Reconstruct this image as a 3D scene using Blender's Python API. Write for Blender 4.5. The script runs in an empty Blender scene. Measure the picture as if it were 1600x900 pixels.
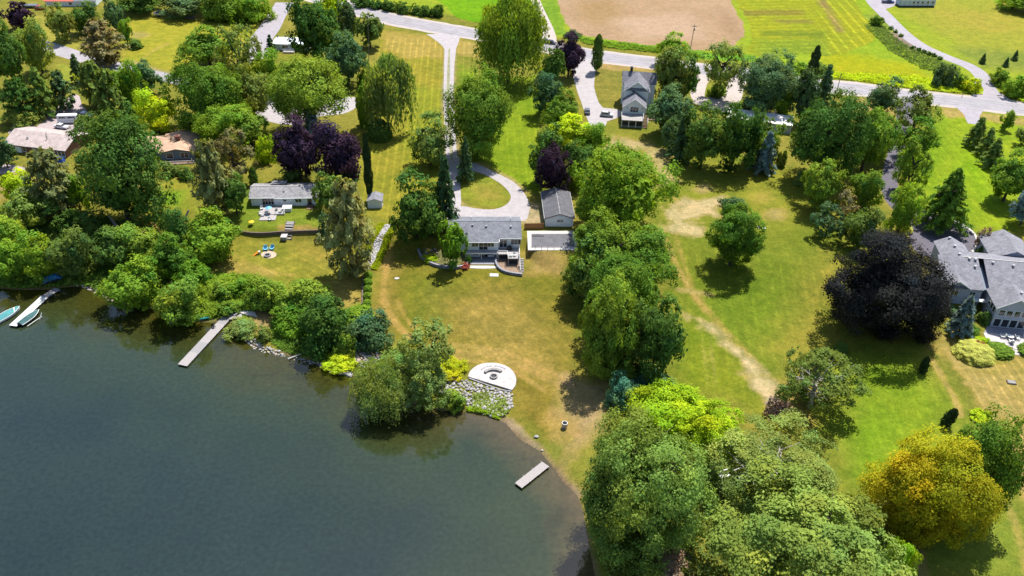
import bpy, bmesh, math, random
import numpy as np
from mathutils import Vector, Matrix
from mathutils.geometry import tessellate_polygon

random.seed(7)
RAD = math.radians
SC = bpy.context.scene
COL = SC.collection

# ------------------------------------------------------------------ camera, sky, sun, exposure
FOC, PITCH, ROLL, CAMZ = 1350.0, RAD(35.0), RAD(1.7), 121.8     # focal length in 1600ths of the frame width
_c, _s = math.cos(PITCH), math.sin(PITCH)
CF = Vector((0, _c, -_s)); _u0 = Vector((0, _s, _c)); _r0 = Vector((1, 0, 0))
CR = _r0 * math.cos(ROLL) + _u0 * math.sin(ROLL)
CU = _u0 * math.cos(ROLL) - _r0 * math.sin(ROLL)
cam_d = bpy.data.cameras.new('camera'); cam = bpy.data.objects.new('camera', cam_d); COL.objects.link(cam)
cam_d.sensor_width = 36.0; cam_d.lens = 36.0 * FOC / 1600.0
cam_d.clip_start = 1.0; cam_d.clip_end = 9000.0
m3 = Matrix((CR, CU, -CF)).transposed()
cam.matrix_world = Matrix.Translation((0, 0, CAMZ)) @ m3.to_4x4()
SC.camera = cam

SUN_EL, SUN_AZ = RAD(62.5), RAD(27.0)      # azimuth measured from +Y (away from the camera) towards +X
world = bpy.data.worlds.new('World'); SC.world = world; world.use_nodes = True
wn = world.node_tree.nodes; wl = world.node_tree.links
sky = wn.new('ShaderNodeTexSky'); sky.sky_type = 'NISHITA'; sky.sun_disc = False
sky.sun_elevation = SUN_EL; sky.sun_rotation = SUN_AZ
wl.new(sky.outputs[0], wn['Background'].inputs['Color']); wn['Background'].inputs['Strength'].default_value = 0.11
sd = bpy.data.lights.new('sun', 'SUN'); sd.energy = 4.9; sd.angle = RAD(0.55); sd.color = (1.0, 0.95, 0.87)
sun = bpy.data.objects.new('sun', sd); COL.objects.link(sun)
sv = Vector((math.sin(SUN_AZ) * math.cos(SUN_EL), math.cos(SUN_AZ) * math.cos(SUN_EL), math.sin(SUN_EL)))
sun.rotation_euler = sv.to_track_quat('Z', 'Y').to_euler(); sun.location = sv * 300
SC.view_settings.view_transform = 'Standard'; SC.view_settings.look = 'None'
SC.view_settings.exposure = 0.92; SC.view_settings.gamma = 1.0
SC.cycles.max_bounces = 6; SC.cycles.diffuse_bounces = 3; SC.cycles.transparent_max_bounces = 6

LIGHT = 3.0          # what a flat white surface in this sun shows; albedo = seen colour / LIGHT
def lin(c): return tuple(((v / 255) / 12.92 if v / 255 <= 0.04045 else ((v / 255 + 0.055) / 1.055) ** 2.4) for v in c)
def A(*c): return tuple(min(0.85, v / LIGHT) for v in lin(c))

# ------------------------------------------------------------------ the lie of the land
P = 3.2               # level of the upper terrace; the lake is 0
def un(px, py, z=P):
    """where the sight line of photo pixel (px, py) meets height z"""
    d = CF + CR * ((px - 800) / FOC) - CU * ((py - 450) / FOC)
    t = (z - CAMZ) / d.z
    return Vector((d.x * t, d.y * t, z))
def scale_at(p): return FOC / ((Vector(p) - Vector((0, 0, CAMZ))).dot(CF))
def alpha_at(p):
    v = Vector(p) - Vector((0, 0, CAMZ)); return math.asin(-v.z / v.length)

SHORE = [(-900, 440), (-300, 446), (-60, 450), (0, 451), (40, 453), (85, 452), (100, 449), (128, 447), (150, 455), (170, 470), (200, 478), (235, 482),
         (262, 496), (300, 503), (330, 504), (350, 502), (372, 508), (395, 541), (430, 552), (455, 556), (490, 566), (515, 579), (550, 587), (575, 598),
         (610, 618), (650, 634), (690, 642), (720, 642), (760, 649), (790, 661), (812, 686), (842, 704), (860, 724), (880, 753), (903, 775), (912, 800),
         (918, 840), (930, 900), (945, 980), (960, 1100)]
SHW = [un(x, y, 0) for x, y in SHORE]
SHP = np.array([(p.x, p.y) for p in SHW] + [(30, -400), (-2500, -2500), (-4000, 0), (-3000, SHW[0].y + 200)])

def poly_sd(X, Y, poly):
    """signed distance to a closed polygon, negative inside"""
    d2 = np.full(X.shape, 1e18); ins = np.zeros(X.shape, bool); n = len(poly)
    for i in range(n):
        ax, ay = poly[i]; bx, by = poly[(i + 1) % n]
        ex, ey = bx - ax, by - ay; L = ex * ex + ey * ey + 1e-12
        t = np.clip(((X - ax) * ex + (Y - ay) * ey) / L, 0, 1)
        d2 = np.minimum(d2, (X - ax - t * ex) ** 2 + (Y - ay - t * ey) ** 2)
        c = (ay > Y) != (by > Y)
        with np.errstate(divide='ignore', invalid='ignore'):
            ins ^= c & (X < ex * (Y - ay) / (by - ay if by != ay else 1e-12) + ax)
    d = np.sqrt(d2)
    return np.where(ins, -d, d)

def line_d(X, Y, pts):
    d2 = np.full(X.shape, 1e18)
    for (ax, ay), (bx, by) in zip(pts[:-1], pts[1:]):
        ex, ey = bx - ax, by - ay; L = ex * ex + ey * ey + 1e-12
        t = np.clip(((X - ax) * ex + (Y - ay) * ey) / L, 0, 1)
        d2 = np.minimum(d2, (X - ax - t * ex) ** 2 + (Y - ay - t * ey) ** 2)
    return np.sqrt(d2)

def vnoise(X, Y, sc, seed=0):
    x = X / sc + seed * 17.31; y = Y / sc + seed * 7.77
    xi = np.floor(x); yi = np.floor(y); fx = x - xi; fy = y - yi
    fx = fx * fx * (3 - 2 * fx); fy = fy * fy * (3 - 2 * fy)
    def hsh(a, b):
        v = np.sin(a * 127.1 + b * 311.7 + seed * 13.7) * 43758.5453
        return v - np.floor(v)
    return (hsh(xi, yi) * (1 - fx) + hsh(xi + 1, yi) * fx) * (1 - fy) + (hsh(xi, yi + 1) * (1 - fx) + hsh(xi + 1, yi + 1) * fx) * fy
def fbm(X, Y, sc, seed=0): return 0.55 * vnoise(X, Y, sc, seed) + 0.3 * vnoise(X, Y, sc * .45, seed + 1) + 0.15 * vnoise(X, Y, sc * .2, seed + 2)

TERR = [un(x, y, 2.0) for x, y in [(-700, 380), (-300, 350), (-60, 310), (120, 320), (250, 340), (340, 362), (372, 367), (440, 366), (515, 365), (560, 385), (640, 376),
        (700, 386), (728, 380), (800, 380), (822, 382), (832, 400), (900, 425), (1000, 425), (1200, 440), (1400, 476), (1470, 468), (1540, 470), (1570, 474), (1700, 490), (2300, 540)]]
TX = np.array([p.x for p in TERR]); TY = np.array([p.y for p in TERR])
TW_X = np.array([un(q, 400, 2.0).x for q in (340, 380, 840, 960, 1430, 1490)])
def height(X, Y):
    X = np.asarray(X, float); Y = np.asarray(Y, float)
    s = poly_sd(X, Y, SHP)
    hb = np.where(s < 0, np.maximum(-1.6, .35 * s), .75 * (1 - np.exp(-np.maximum(s, 0) / 1.3)) + .3 * np.minimum(np.maximum(s, 0) / 40, 1))
    t = np.clip((Y - np.interp(X, TX, TY)) / np.interp(X, TW_X, [14, 5, 5, 24, 20, 5]) + .5, 0, 1); t = t * t * (3 - 2 * t)
    t = np.where(s < 0, 0, t * np.clip(s / 6, 0, 1))
    return hb + (P - hb) * t
def hz(x, y): return float(height(np.array([x]), np.array([y]))[0])
def gp(px, py):
    z = P
    for _ in range(9):
        p = un(px, py, z); z = .5 * z + .5 * hz(p.x, p.y)
    return Vector((p.x, p.y, hz(p.x, p.y)))

# ------------------------------------------------------------------ material helpers
def nodemat(name):
    m = bpy.data.materials.new(name); m.use_nodes = True
    nt = m.node_tree; return m, nt.nodes, nt.links, nt.nodes['Principled BSDF']
def _coord(n, l, scale=(1, 1, 1)):
    tc = n.new('ShaderNodeTexCoord'); mp = n.new('ShaderNodeMapping'); mp.inputs['Scale'].default_value = scale
    l.new(tc.outputs['Object'], mp.inputs[0]); return mp.outputs[0]
def _ramp(n, l, fac, stops):
    r = n.new('ShaderNodeValToRGB'); e = r.color_ramp.elements
    while len(e) < len(stops): e.new(.5)
    for q, (p, c) in zip(e, stops): q.position = p; q.color = (*c, 1) if len(c) == 3 else c
    l.new(fac, r.inputs[0]); return r.outputs[0]
def mat(name, col, rough=.75, var=.25, scale=2.0, bump=0.0, metal=0.0, spec=.3, stretch=(1, 1, 1), detail=5):
    """plain surface with grain, blotches and a little relief"""
    col = tuple(v * .85 for v in col)
    m, n, l, b = nodemat(name)
    co = _coord(n, l, stretch)
    t = n.new('ShaderNodeTexNoise'); t.inputs['Scale'].default_value = scale; t.inputs['Detail'].default_value = detail; t.inputs['Roughness'].default_value = .65
    l.new(co, t.inputs['Vector'])
    lo = tuple(v * (1 - var) for v in col); hi = tuple(min(.9, v * (1 + var)) for v in col)
    c = _ramp(n, l, t.outputs['Fac'], [(.3, lo), (.7, hi)])
    l.new(c, b.inputs['Base Color']); b.inputs['Roughness'].default_value = rough; b.inputs['Metallic'].default_value = metal
    b.inputs['Specular IOR Level'].default_value = spec
    if bump:
        bp = n.new('ShaderNodeBump'); bp.inputs['Strength'].default_value = bump; bp.inputs['Distance'].default_value = .05
        l.new(t.outputs['Fac'], bp.inputs['Height']); l.new(bp.outputs[0], b.inputs['Normal'])
    return m
def lined(name, col, axis, period, depth=.35, dark=.6, var=.15, rough=.7):
    """clapboard, metal ribs or roof courses: regular fine relief along one axis"""
    col = tuple(v * .88 for v in col)
    m, n, l, b = nodemat(name)
    co = _coord(n, l)
    sep = n.new('ShaderNodeSeparateXYZ'); l.new(co, sep.inputs[0])
    dv = n.new('ShaderNodeMath'); dv.operation = 'DIVIDE'; dv.inputs[1].default_value = period; l.new(sep.outputs[axis], dv.inputs[0])
    fr = n.new('ShaderNodeMath'); fr.operation = 'FRACT'; l.new(dv.outputs[0], fr.inputs[0])
    t = n.new('ShaderNodeTexNoise'); t.inputs['Scale'].default_value = 1.3; t.inputs['Detail'].default_value = 6; l.new(co, t.inputs['Vector'])
    base = _ramp(n, l, t.outputs['Fac'], [(.3, tuple(v * (1 - var) for v in col)), (.7, tuple(min(.88, v * (1 + var)) for v in col))])
    sh = _ramp(n, l, fr.outputs[0], [(0, (dark,) * 3), (.15, (1, 1, 1))])
    mx = n.new('ShaderNodeMix'); mx.data_type = 'RGBA'; mx.blend_type = 'MULTIPLY'; mx.inputs['Factor'].default_value = 1
    l.new(base, mx.inputs[6]); l.new(sh, mx.inputs[7]); l.new(mx.outputs[2], b.inputs['Base Color'])
    bp = n.new('ShaderNodeBump'); bp.inputs['Strength'].default_value = depth; bp.inputs['Distance'].default_value = .03
    l.new(fr.outputs[0], bp.inputs['Height']); l.new(bp.outputs[0], b.inputs['Normal'])
    b.inputs['Roughness'].default_value = rough; b.inputs['Specular IOR Level'].default_value = .25
    return m
def shingle(name, col, var=.2):
    col = tuple(v * .88 for v in col)
    m, n, l, b = nodemat(name)
    co = _coord(n, l)
    br = n.new('ShaderNodeTexBrick'); br.inputs['Scale'].default_value = 1; br.inputs['Brick Width'].default_value = .5; br.inputs['Row Height'].default_value = .2
    br.inputs['Mortar Size'].default_value = .02; br.inputs['Color1'].default_value = (*[v * (1 - var) for v in col], 1); br.inputs['Color2'].default_value = (*[min(.85, v * (1 + var)) for v in col], 1)
    br.inputs['Mortar'].default_value = (*[v * .5 for v in col], 1); l.new(co, br.inputs['Vector'])
    t = n.new('ShaderNodeTexNoise'); t.inputs['Scale'].default_value = .7; t.inputs['Detail'].default_value = 6; l.new(co, t.inputs['Vector'])
    st = _ramp(n, l, t.outputs['Fac'], [(.3, (.78,) * 3), (.7, (1.12,) * 3)])
    mx = n.new('ShaderNodeMix'); mx.data_type = 'RGBA'; mx.blend_type = 'MULTIPLY'; mx.inputs['Factor'].default_value = 1
    l.new(br.outputs['Color'], mx.inputs[6]); l.new(st, mx.inputs[7]); l.new(mx.outputs[2], b.inputs['Base Color'])
    b.inputs['Roughness'].default_value = .85; b.inputs['Specular IOR Level'].default_value = .2
    return m
def leafmat(name, col, trans=.3):
    m, n, l, b = nodemat(name); n.remove(b)
    at = n.new('ShaderNodeAttribute'); at.attribute_name = 'tint'
    oi = n.new('ShaderNodeObjectInfo')
    hs = n.new('ShaderNodeHueSaturation'); hs.inputs['Color'].default_value = (*col, 1)
    mr = n.new('ShaderNodeMapRange'); mr.inputs[3].default_value = .485; mr.inputs[4].default_value = .515; l.new(oi.outputs['Random'], mr.inputs[0]); l.new(mr.outputs[0], hs.inputs['Hue'])
    mv = n.new('ShaderNodeMapRange'); mv.inputs[3].default_value = 1.18; mv.inputs[4].default_value = .84; l.new(oi.outputs['Random'], mv.inputs[0]); l.new(mv.outputs[0], hs.inputs['Value'])
    mx = n.new('ShaderNodeMix'); mx.data_type = 'RGBA'; mx.blend_type = 'MULTIPLY'; mx.inputs['Factor'].default_value = 1
    l.new(hs.outputs[0], mx.inputs[6]); l.new(at.outputs['Color'], mx.inputs[7])
    d = n.new('ShaderNodeBsdfDiffuse'); l.new(mx.outputs[2], d.inputs['Color'])
    tr = n.new('ShaderNodeBsdfTranslucent'); br = n.new('ShaderNodeMix'); br.data_type = 'RGBA'; br.blend_type = 'MULTIPLY'; br.inputs['Factor'].default_value = 1
    br.inputs[7].default_value = (1.35, 1.25, .35, 1); l.new(mx.outputs[2], br.inputs[6]); l.new(br.outputs[2], tr.inputs['Color'])
    mi = n.new('ShaderNodeMixShader'); mi.inputs[0].default_value = trans; l.new(d.outputs[0], mi.inputs[1]); l.new(tr.outputs[0], mi.inputs[2])
    l.new(mi.outputs[0], n['Material Output'].inputs['Surface'])
    return m
def groundmat(name, grain=.35, stripe=True, bump=.3, fine=3.0):
    """painted albedo ('Col') broken up by grass grain, plus mowing stripes where the mower went"""
    m, n, l, b = nodemat(name)
    at = n.new('ShaderNodeAttribute'); at.attribute_name = 'Col'
    co = _coord(n, l)
    t1 = n.new('ShaderNodeTexNoise'); t1.inputs['Scale'].default_value = .45; t1.inputs['Detail'].default_value = 8; t1.inputs['Roughness'].default_value = .7; l.new(co, t1.inputs['Vector'])
    t2 = n.new('ShaderNodeTexNoise'); t2.inputs['Scale'].default_value = fine; t2.inputs['Detail'].default_value = 5; t2.inputs['Roughness'].default_value = .75; l.new(co, t2.inputs['Vector'])
    c1 = _ramp(n, l, t1.outputs['Fac'], [(.3, (1 - grain * .9, 1 - grain * .65, 1 - grain * .8)), (.7, (1 + grain, 1 + grain * .75, 1 + grain * .8))])
    c2 = _ramp(n, l, t2.outputs['Fac'], [(.28, (1 - grain,) * 3), (.72, (1 + grain,) * 3)])
    def mul(a, c):
        mx = n.new('ShaderNodeMix'); mx.data_type = 'RGBA'; mx.blend_type = 'MULTIPLY'; mx.inputs['Factor'].default_value = 1
        l.new(a, mx.inputs[6]); l.new(c, mx.inputs[7]); return mx.outputs[2]
    t3 = n.new('ShaderNodeTexNoise'); t3.inputs['Scale'].default_value = fine * .42; t3.inputs['Detail'].default_value = 3; t3.inputs['Roughness'].default_value = .8; l.new(co, t3.inputs['Vector'])
    c3 = _ramp(n, l, t3.outputs['Fac'], [(.36, (1 - grain * .6, 1 - grain * .4, 1 - grain * .5)), (.64, (1 + grain * .5, 1 + grain * .38, 1 + grain * .5))])
    c = mul(mul(mul(at.outputs['Color'], c1), c2), c3)
    if stripe:
        ph = n.new('ShaderNodeAttribute'); ph.attribute_name = 'phase'; am = n.new('ShaderNodeAttribute'); am.attribute_name = 'stripe'
        ad = n.new('ShaderNodeMath'); ad.operation = 'MULTIPLY_ADD'; ad.inputs[1].default_value = 1.6; l.new(t1.outputs['Fac'], ad.inputs[0]); l.new(ph.outputs['Fac'], ad.inputs[2])
        si = n.new('ShaderNodeMath'); si.operation = 'SINE'; l.new(ad.outputs[0], si.inputs[0])
        mxm = n.new('ShaderNodeMath'); mxm.operation = 'MAXIMUM'; mxm.inputs[1].default_value = 0; l.new(si.outputs[0], mxm.inputs[0])
        pw = n.new('ShaderNodeMath'); pw.operation = 'POWER'; pw.inputs[1].default_value = 2.2; l.new(mxm.outputs[0], pw.inputs[0])
        m1 = n.new('ShaderNodeMath'); m1.operation = 'MULTIPLY'; l.new(pw.outputs[0], m1.inputs[0]); l.new(am.outputs['Fac'], m1.inputs[1])
        gt = n.new('ShaderNodeMapRange'); gt.inputs[1].default_value = .38; gt.inputs[2].default_value = .62; gt.inputs[3].default_value = .5; gt.inputs[4].default_value = 1.7; l.new(t1.outputs['Fac'], gt.inputs[0])
        wob = n.new('ShaderNodeMath'); wob.operation = 'MULTIPLY'; l.new(m1.outputs[0], wob.inputs[0]); l.new(gt.outputs[0], wob.inputs[1])
        pl = n.new('ShaderNodeMath'); pl.operation = 'ADD'; pl.inputs[1].default_value = 1; l.new(wob.outputs[0], pl.inputs[0])
        cb = n.new('ShaderNodeCombineColor'); l.new(pl.outputs[0], cb.inputs[0]); 
        h2 = n.new('ShaderNodeMath'); h2.operation = 'MULTIPLY_ADD'; h2.inputs[1].default_value = .9; h2.inputs[2].default_value = .1; l.new(pl.outputs[0], h2.inputs[0])
        l.new(h2.outputs[0], cb.inputs[1]); l.new(h2.outputs[0], cb.inputs[2])
        c = mul(c, cb.outputs[0])
    l.new(c, b.inputs['Base Color']); b.inputs['Roughness'].default_value = .95; b.inputs['Specular IOR Level'].default_value = .05
    if bump:
        bp = n.new('ShaderNodeBump'); bp.inputs['Strength'].default_value = bump; bp.inputs['Distance'].default_value = .25
        l.new(t2.outputs['Fac'], bp.inputs['Height']); l.new(bp.outputs[0], b.inputs['Normal'])
    return m

# ------------------------------------------------------------------ object helpers
def link(name, me, m=None, parent=None, loc=None):
    o = bpy.data.objects.new(name, me); COL.objects.link(o)
    if m is not None and me is not None and not me.materials:
        for q in (m if isinstance(m, (list, tuple)) else [m]): me.materials.append(q)
    if parent: o.parent = parent
    if loc is not None: o.location = loc
    return o
def tag(o, label=None, cat=None, group=None, kind=None):
    if label: o['label'] = label
    if cat: o['category'] = cat
    if group: o['group'] = group
    if kind: o['kind'] = kind
    return o
def thing(name, label, cat, loc=(0, 0, 0), yaw=0.0, group=None):
    o = bpy.data.objects.new(name, None); COL.objects.link(o); o.empty_display_size = .3
    o.location = loc; o.rotation_euler = (0, 0, yaw); return tag(o, label, cat, group)
def clone(root, label, loc, yaw=0, group=None, scale=None):
    r = root.copy(); COL.objects.link(r); r.location = loc; r.rotation_euler = (0, 0, yaw)
    if scale: r.scale = scale
    r['label'] = label
    if group: r['group'] = group
    for ch in list(root.children):
        c = ch.copy(); COL.objects.link(c); c.parent = r
        for g in list(ch.children):
            d = g.copy(); COL.objects.link(d); d.parent = c
    return r
class MB:
    """collects boxes, bars, slabs and prisms; build() links them as one mesh"""
    def __init__(s): s.v = []; s.f = []; s.mi = []
    def add(s, vs, fs, mi=0):
        o = len(s.v); s.v += [tuple(v) for v in vs]; s.f += [tuple(i + o for i in f) for f in fs]; s.mi += [mi] * len(fs); return s
    def box(s, x0, x1, y0, y1, z0, z1, mi=0):
        return s.add([(x, y, z) for z in (z0, z1) for y in (y0, y1) for x in (x0, x1)],
                     [(0, 2, 3, 1), (4, 5, 7, 6), (0, 1, 5, 4), (2, 6, 7, 3), (0, 4, 6, 2), (1, 3, 7, 5)], mi)
    def hexa(s, bot, top, mi=0):
        return s.add(list(bot) + list(top), [(3, 2, 1, 0), (4, 5, 6, 7), (0, 1, 5, 4), (1, 2, 6, 5), (2, 3, 7, 6), (3, 0, 4, 7)], mi)
    def prism(s, poly, z0, z1, mi=0):
        n = len(poly)
        a = sum(poly[i][0] * poly[(i + 1) % n][1] - poly[(i + 1) % n][0] * poly[i][1] for i in range(n))
        if a < 0: poly = poly[::-1]
        return s.add([(x, y, z0) for x, y in poly] + [(x, y, z1) for x, y in poly],
                     [tuple(range(n))[::-1], tuple(range(n, 2 * n))] + [(i, (i + 1) % n, n + (i + 1) % n, n + i) for i in range(n)], mi)
    def bar(s, p, q, r=.05, n=6, r2=None, mi=0):
        p, q = Vector(p), Vector(q); d = (q - p).normalized(); a = d.orthogonal().normalized(); b = d.cross(a); r2 = r if r2 is None else r2
        vs = []
        for c, rr in ((p, r), (q, r2)):
            for i in range(n):
                t = 2 * math.pi * i / n; vs.append(c + a * math.cos(t) * rr + b * math.sin(t) * rr)
        return s.add(vs, [tuple(range(n))[::-1], tuple(range(n, 2 * n))] + [(i, (i + 1) % n, n + (i + 1) % n, n + i) for i in range(n)], mi)
    def slab(s, quad, th, mi=0):
        """a sloping slab: quad is its top, seen counter-clockwise from above"""
        q = [Vector(p) for p in quad]; nrm = (q[1] - q[0]).cross(q[-1] - q[0]).normalized()
        if nrm.z < 0: nrm = -nrm; q = q[::-1]
        return s.hexa([p - nrm * th for p in q], q, mi) if len(q) == 4 else s.add([p - nrm * th for p in q] + q,
            [tuple(range(len(q)))[::-1], tuple(range(len(q), 2 * len(q)))] + [(i, (i + 1) % len(q), len(q) + (i + 1) % len(q), len(q) + i) for i in range(len(q))], mi)
    def build(s, name, m, parent=None, loc=None, bevel=0):
        me = bpy.data.meshes.new(name); me.from_pydata(s.v, [], s.f); me.update()
        o = link(name, me, m, parent, loc)
        if any(s.mi):
            me.polygons.foreach_set('material_index', s.mi)
        if bevel:
            bm = bmesh.new(); bm.from_mesh(me); bmesh.ops.bevel(bm, geom=bm.edges[:], offset=bevel, segments=2, affect='EDGES', clamp_overlap=True); bm.to_mesh(me); bm.free()
        return o
def add_gable(mb, x0, x1, y0, y1, ze, zr, axis='x', mi=0):
    """the triangular tops of two end walls, as thin prisms; axis = ridge direction"""
    t = .15
    if axis == 'x':
        ym = (y0 + y1) / 2
        for xa, xb in ((x0, x0 + t), (x1 - t, x1)):
            mb.add([(xa, y0, ze), (xa, y1, ze), (xa, ym, zr), (xb, y0, ze), (xb, y1, ze), (xb, ym, zr)], [(0, 2, 1), (3, 4, 5), (0, 1, 4, 3), (1, 2, 5, 4), (2, 0, 3, 5)], mi)
    else:
        xm = (x0 + x1) / 2
        for ya, yb in ((y0, y0 + t), (y1 - t, y1)):
            mb.add([(x0, ya, ze), (x1, ya, ze), (xm, ya, zr), (x0, yb, ze), (x1, yb, ze), (xm, yb, zr)], [(0, 1, 2), (3, 5, 4), (0, 3, 4, 1), (1, 4, 5, 2), (2, 5, 3, 0)], mi)
def add_gable_roof(mb, x0, x1, y0, y1, ze, zr, axis='x', o=.4, th=.14, mi=0):
    """two slabs meeting at a ridge, walls x0..x1, y0..y1, eaves overhanging by o"""
    if axis == 'x':
        ym = (y0 + y1) / 2; k = (zr - ze) / (ym - y0); d = o * k
        mb.slab([(x0 - o, y0 - o, ze - d + th), (x1 + o, y0 - o, ze - d + th), (x1 + o, ym, zr + th), (x0 - o, ym, zr + th)], th, mi)
        mb.slab([(x0 - o, ym, zr + th), (x1 + o, ym, zr + th), (x1 + o, y1 + o, ze - d + th), (x0 - o, y1 + o, ze - d + th)], th, mi)
    else:
        xm = (x0 + x1) / 2; k = (zr - ze) / (xm - x0); d = o * k
        mb.slab([(x0 - o, y0 - o, ze - d + th), (xm, y0 - o, zr + th), (xm, y1 + o, zr + th), (x0 - o, y1 + o, ze - d + th)], th, mi)
        mb.slab([(xm, y0 - o, zr + th), (x1 + o, y0 - o, ze - d + th), (x1 + o, y1 + o, ze - d + th), (xm, y1 + o, zr + th)], th, mi)
def window(parent, x, y, z, w, h, face=0, mull=1, name='window', frame=None, rows=1):
    """frame proud of the wall with recessed panes; (x, y, z) centre, face = outward direction in quarter turns from -y"""
    f = MB(); t = .09
    f.box(-w / 2 - t, w / 2 + t, -.07, .03, -h / 2 - t, -h / 2); f.box(-w / 2 - t, w / 2 + t, -.07, .03, h / 2, h / 2 + t)
    f.box(-w / 2 - t, -w / 2, -.07, .03, -h / 2, h / 2); f.box(w / 2, w / 2 + t, -.07, .03, -h / 2, h / 2)
    for k in range(1, mull + 1):
        u = -w / 2 + w * k / (mull + 1); f.box(u - .045, u + .045, -.06, .02, -h / 2, h / 2)
    o = f.build(name, frame or M['trim'], parent, (x, y, z)); o.rotation_euler = (0, 0, face * math.pi / 2)
    for k in range(mull + 1):
        g = MB(); u0 = -w / 2 + w * k / (mull + 1) + (.045 if k else 0); u1 = -w / 2 + w * (k + 1) / (mull + 1) - (.045 if k < mull else 0)
        g.box(u0, u1, -.02, .0, -h / 2, h / 2).build('pane', M['glass'], o)
    return o
def flat(name, pts, z, m, th=0.0, kind='structure', parent=None):
    """a level sheet (or slab of thickness th) over world points"""
    me = bpy.data.meshes.new(name)
    P2 = [Vector((p[0], p[1], 0)) for p in pts]
    tris = tessellate_polygon([P2]); n = len(P2)
    vs = [(p.x, p.y, z) for p in P2]; fs = []
    for t in tris:
        a, b, c = (P2[i] for i in t); fs.append(t if (b - a).cross(c - a).z > 0 else t[::-1])
    if th:
        ar = sum(P2[i].x * P2[(i + 1) % n].y - P2[(i + 1) % n].x * P2[i].y for i in range(n))
        vs += [(p.x, p.y, z - th) for p in P2]
        fs += [((i, n + i, n + (i + 1) % n, (i + 1) % n) if ar > 0 else ((i + 1) % n, n + (i + 1) % n, n + i, i)) for i in range(n)]
    me.from_pydata(vs, [], fs); me.update()
    o = link(name, me, m, parent)
    if kind and not parent: o['kind'] = kind
    return o
def smooth(pts, k=6, closed=False):
    """Catmull-Rom through points"""
    pts = [Vector(p) for p in pts]; n = len(pts); out = []
    for i in range(n if closed else n - 1):
        g = (lambda j: pts[j % n]) if closed else (lambda j: pts[max(0, min(n - 1, j))])
        p0, p1, p2, p3 = g(i - 1), g(i), g(i + 1), g(i + 2)
        for j in range(k):
            t = j / k
            out.append(.5 * ((2 * p1) + (p2 - p0) * t + (2 * p0 - 5 * p1 + 4 * p2 - p3) * t * t + (3 * p1 - p0 - 3 * p2 + p3) * t ** 3))
    if not closed: out.append(pts[-1])
    return out
def strip_pts(pts, widths):
    L, R_ = [], []
    for i, p in enumerate(pts):
        d = (pts[min(i + 1, len(pts) - 1)] - pts[max(i - 1, 0)]); d.z = 0; d.normalize(); nn = Vector((-d.y, d.x, 0))
        w = widths[i] if hasattr(widths, '__len__') else widths
        L.append(p + nn * w / 2); R_.append(p - nn * w / 2)
    return L, R_
def strip(name, pts, width, z, m, kind='structure', parent=None):
    L, R_ = strip_pts(pts, width); n = len(L)
    me = bpy.data.meshes.new(name)
    me.from_pydata([(p.x, p.y, z) for p in L] + [(p.x, p.y, z) for p in R_], [], [(n + i, n + i + 1, i + 1, i) for i in range(n - 1)]); me.update()
    o = link(name, me, m, parent)
    if kind and not parent: o['kind'] = kind
    return o
# ------------------------------------------------------------------ materials
M = {}
M['trim'] = mat('white_trim', (.74, .75, .75), .5, .06, 3)
M['glass'] = mat('window_glass', (.02, .026, .034), .06, .3, .8, spec=.8)
M['white_siding'] = lined('white_siding', (.78, .80, .82), 2, .2, .3, .75, .06)
M['blue_siding'] = lined('blue_grey_siding', (.17, .21, .27), 2, .22, .3, .7, .1)
M['bluegrey_siding'] = lined('slate_siding', (.36, .39, .48), 2, .22, .3, .75, .08)
M['pale_siding'] = lined('pale_siding', (.62, .68, .72), 2, .2, .3, .78, .06)
M['brick'] = mat('red_brown_brick', (.22, .10, .075), .85, .35, 6, .4)
M['grey_shingle'] = shingle('grey_shingle', (.185, .195, .225)); M['dark_shingle'] = shingle('dark_shingle', (.115, .115, .13))
M['light_shingle'] = shingle('weathered_grey_shingle', (.27, .265, .275), .25)
M['slate_shingle'] = shingle('blue_grey_shingle', (.225, .225, .255), .22)
M['farm_shingle'] = shingle('farmhouse_shingle', (.20, .20, .23))
M['tan_shingle'] = shingle('tan_shingle', (.50, .33, .23), .12)
M['beige_shingle'] = shingle('beige_shingle', (.46, .38, .36), .1)
M['white_metal_roof'] = lined('white_metal_roof', (.66, .72, .76), 0, .6, .4, .85, .05, .4)
M['red_metal'] = lined('red_metal_roof', (.5, .13, .10), 0, .6, .4, .8, .1, .4)
M['membrane'] = mat('white_roof_membrane', (.74, .72, .70), .6, .06, .8)
M['dark_trim'] = mat('dark_trim', (.03, .032, .04), .5, .2, 3)
M['concrete'] = mat('pale_concrete', (.44, .42, .405), .85, .12, 1.2, .2)
M['paver'] = shingle('patio_pavers', (.50, .465, .46), .1)
M['greypatio'] = mat('grey_patio_stone', (.23, .23, .26), .85, .2, 1.6, .2)
M['block'] = lined('retaining_block', (.24, .24, .26), 2, .2, .6, .45, .3, .9)
M['timber'] = mat('old_timber', (.13, .10, .08), .85, .35, 4, .3)
M['deckwood'] = mat('weathered_planks', (.33, .305, .30), .8, .22, 3, .3, stretch=(1, 6, 1))
M['greywood'] = mat('silver_grey_planks', (.27, .26, .265), .8, .25, 3, .3, stretch=(1, 6, 1))
M['fencewood'] = mat('red_brown_fence_boards', (.32, .14, .055), .75, .3, 3, .3)
M['brownwood'] = mat('brown_deck_boards', (.17, .10, .07), .75, .3, 3, .3)
M['polewood'] = mat('grey_pole_wood', (.20, .17, .15), .85, .3, 6, .3)
M['metal'] = mat('galvanised_metal', (.38, .39, .40), .35, .15, 4, metal=.7)
M['black'] = mat('black_plastic', (.012, .012, .014), .45, .3, 4)
M['rubber'] = mat('tyre_rubber', (.018, .018, .018), .8, .3, 6)
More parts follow.
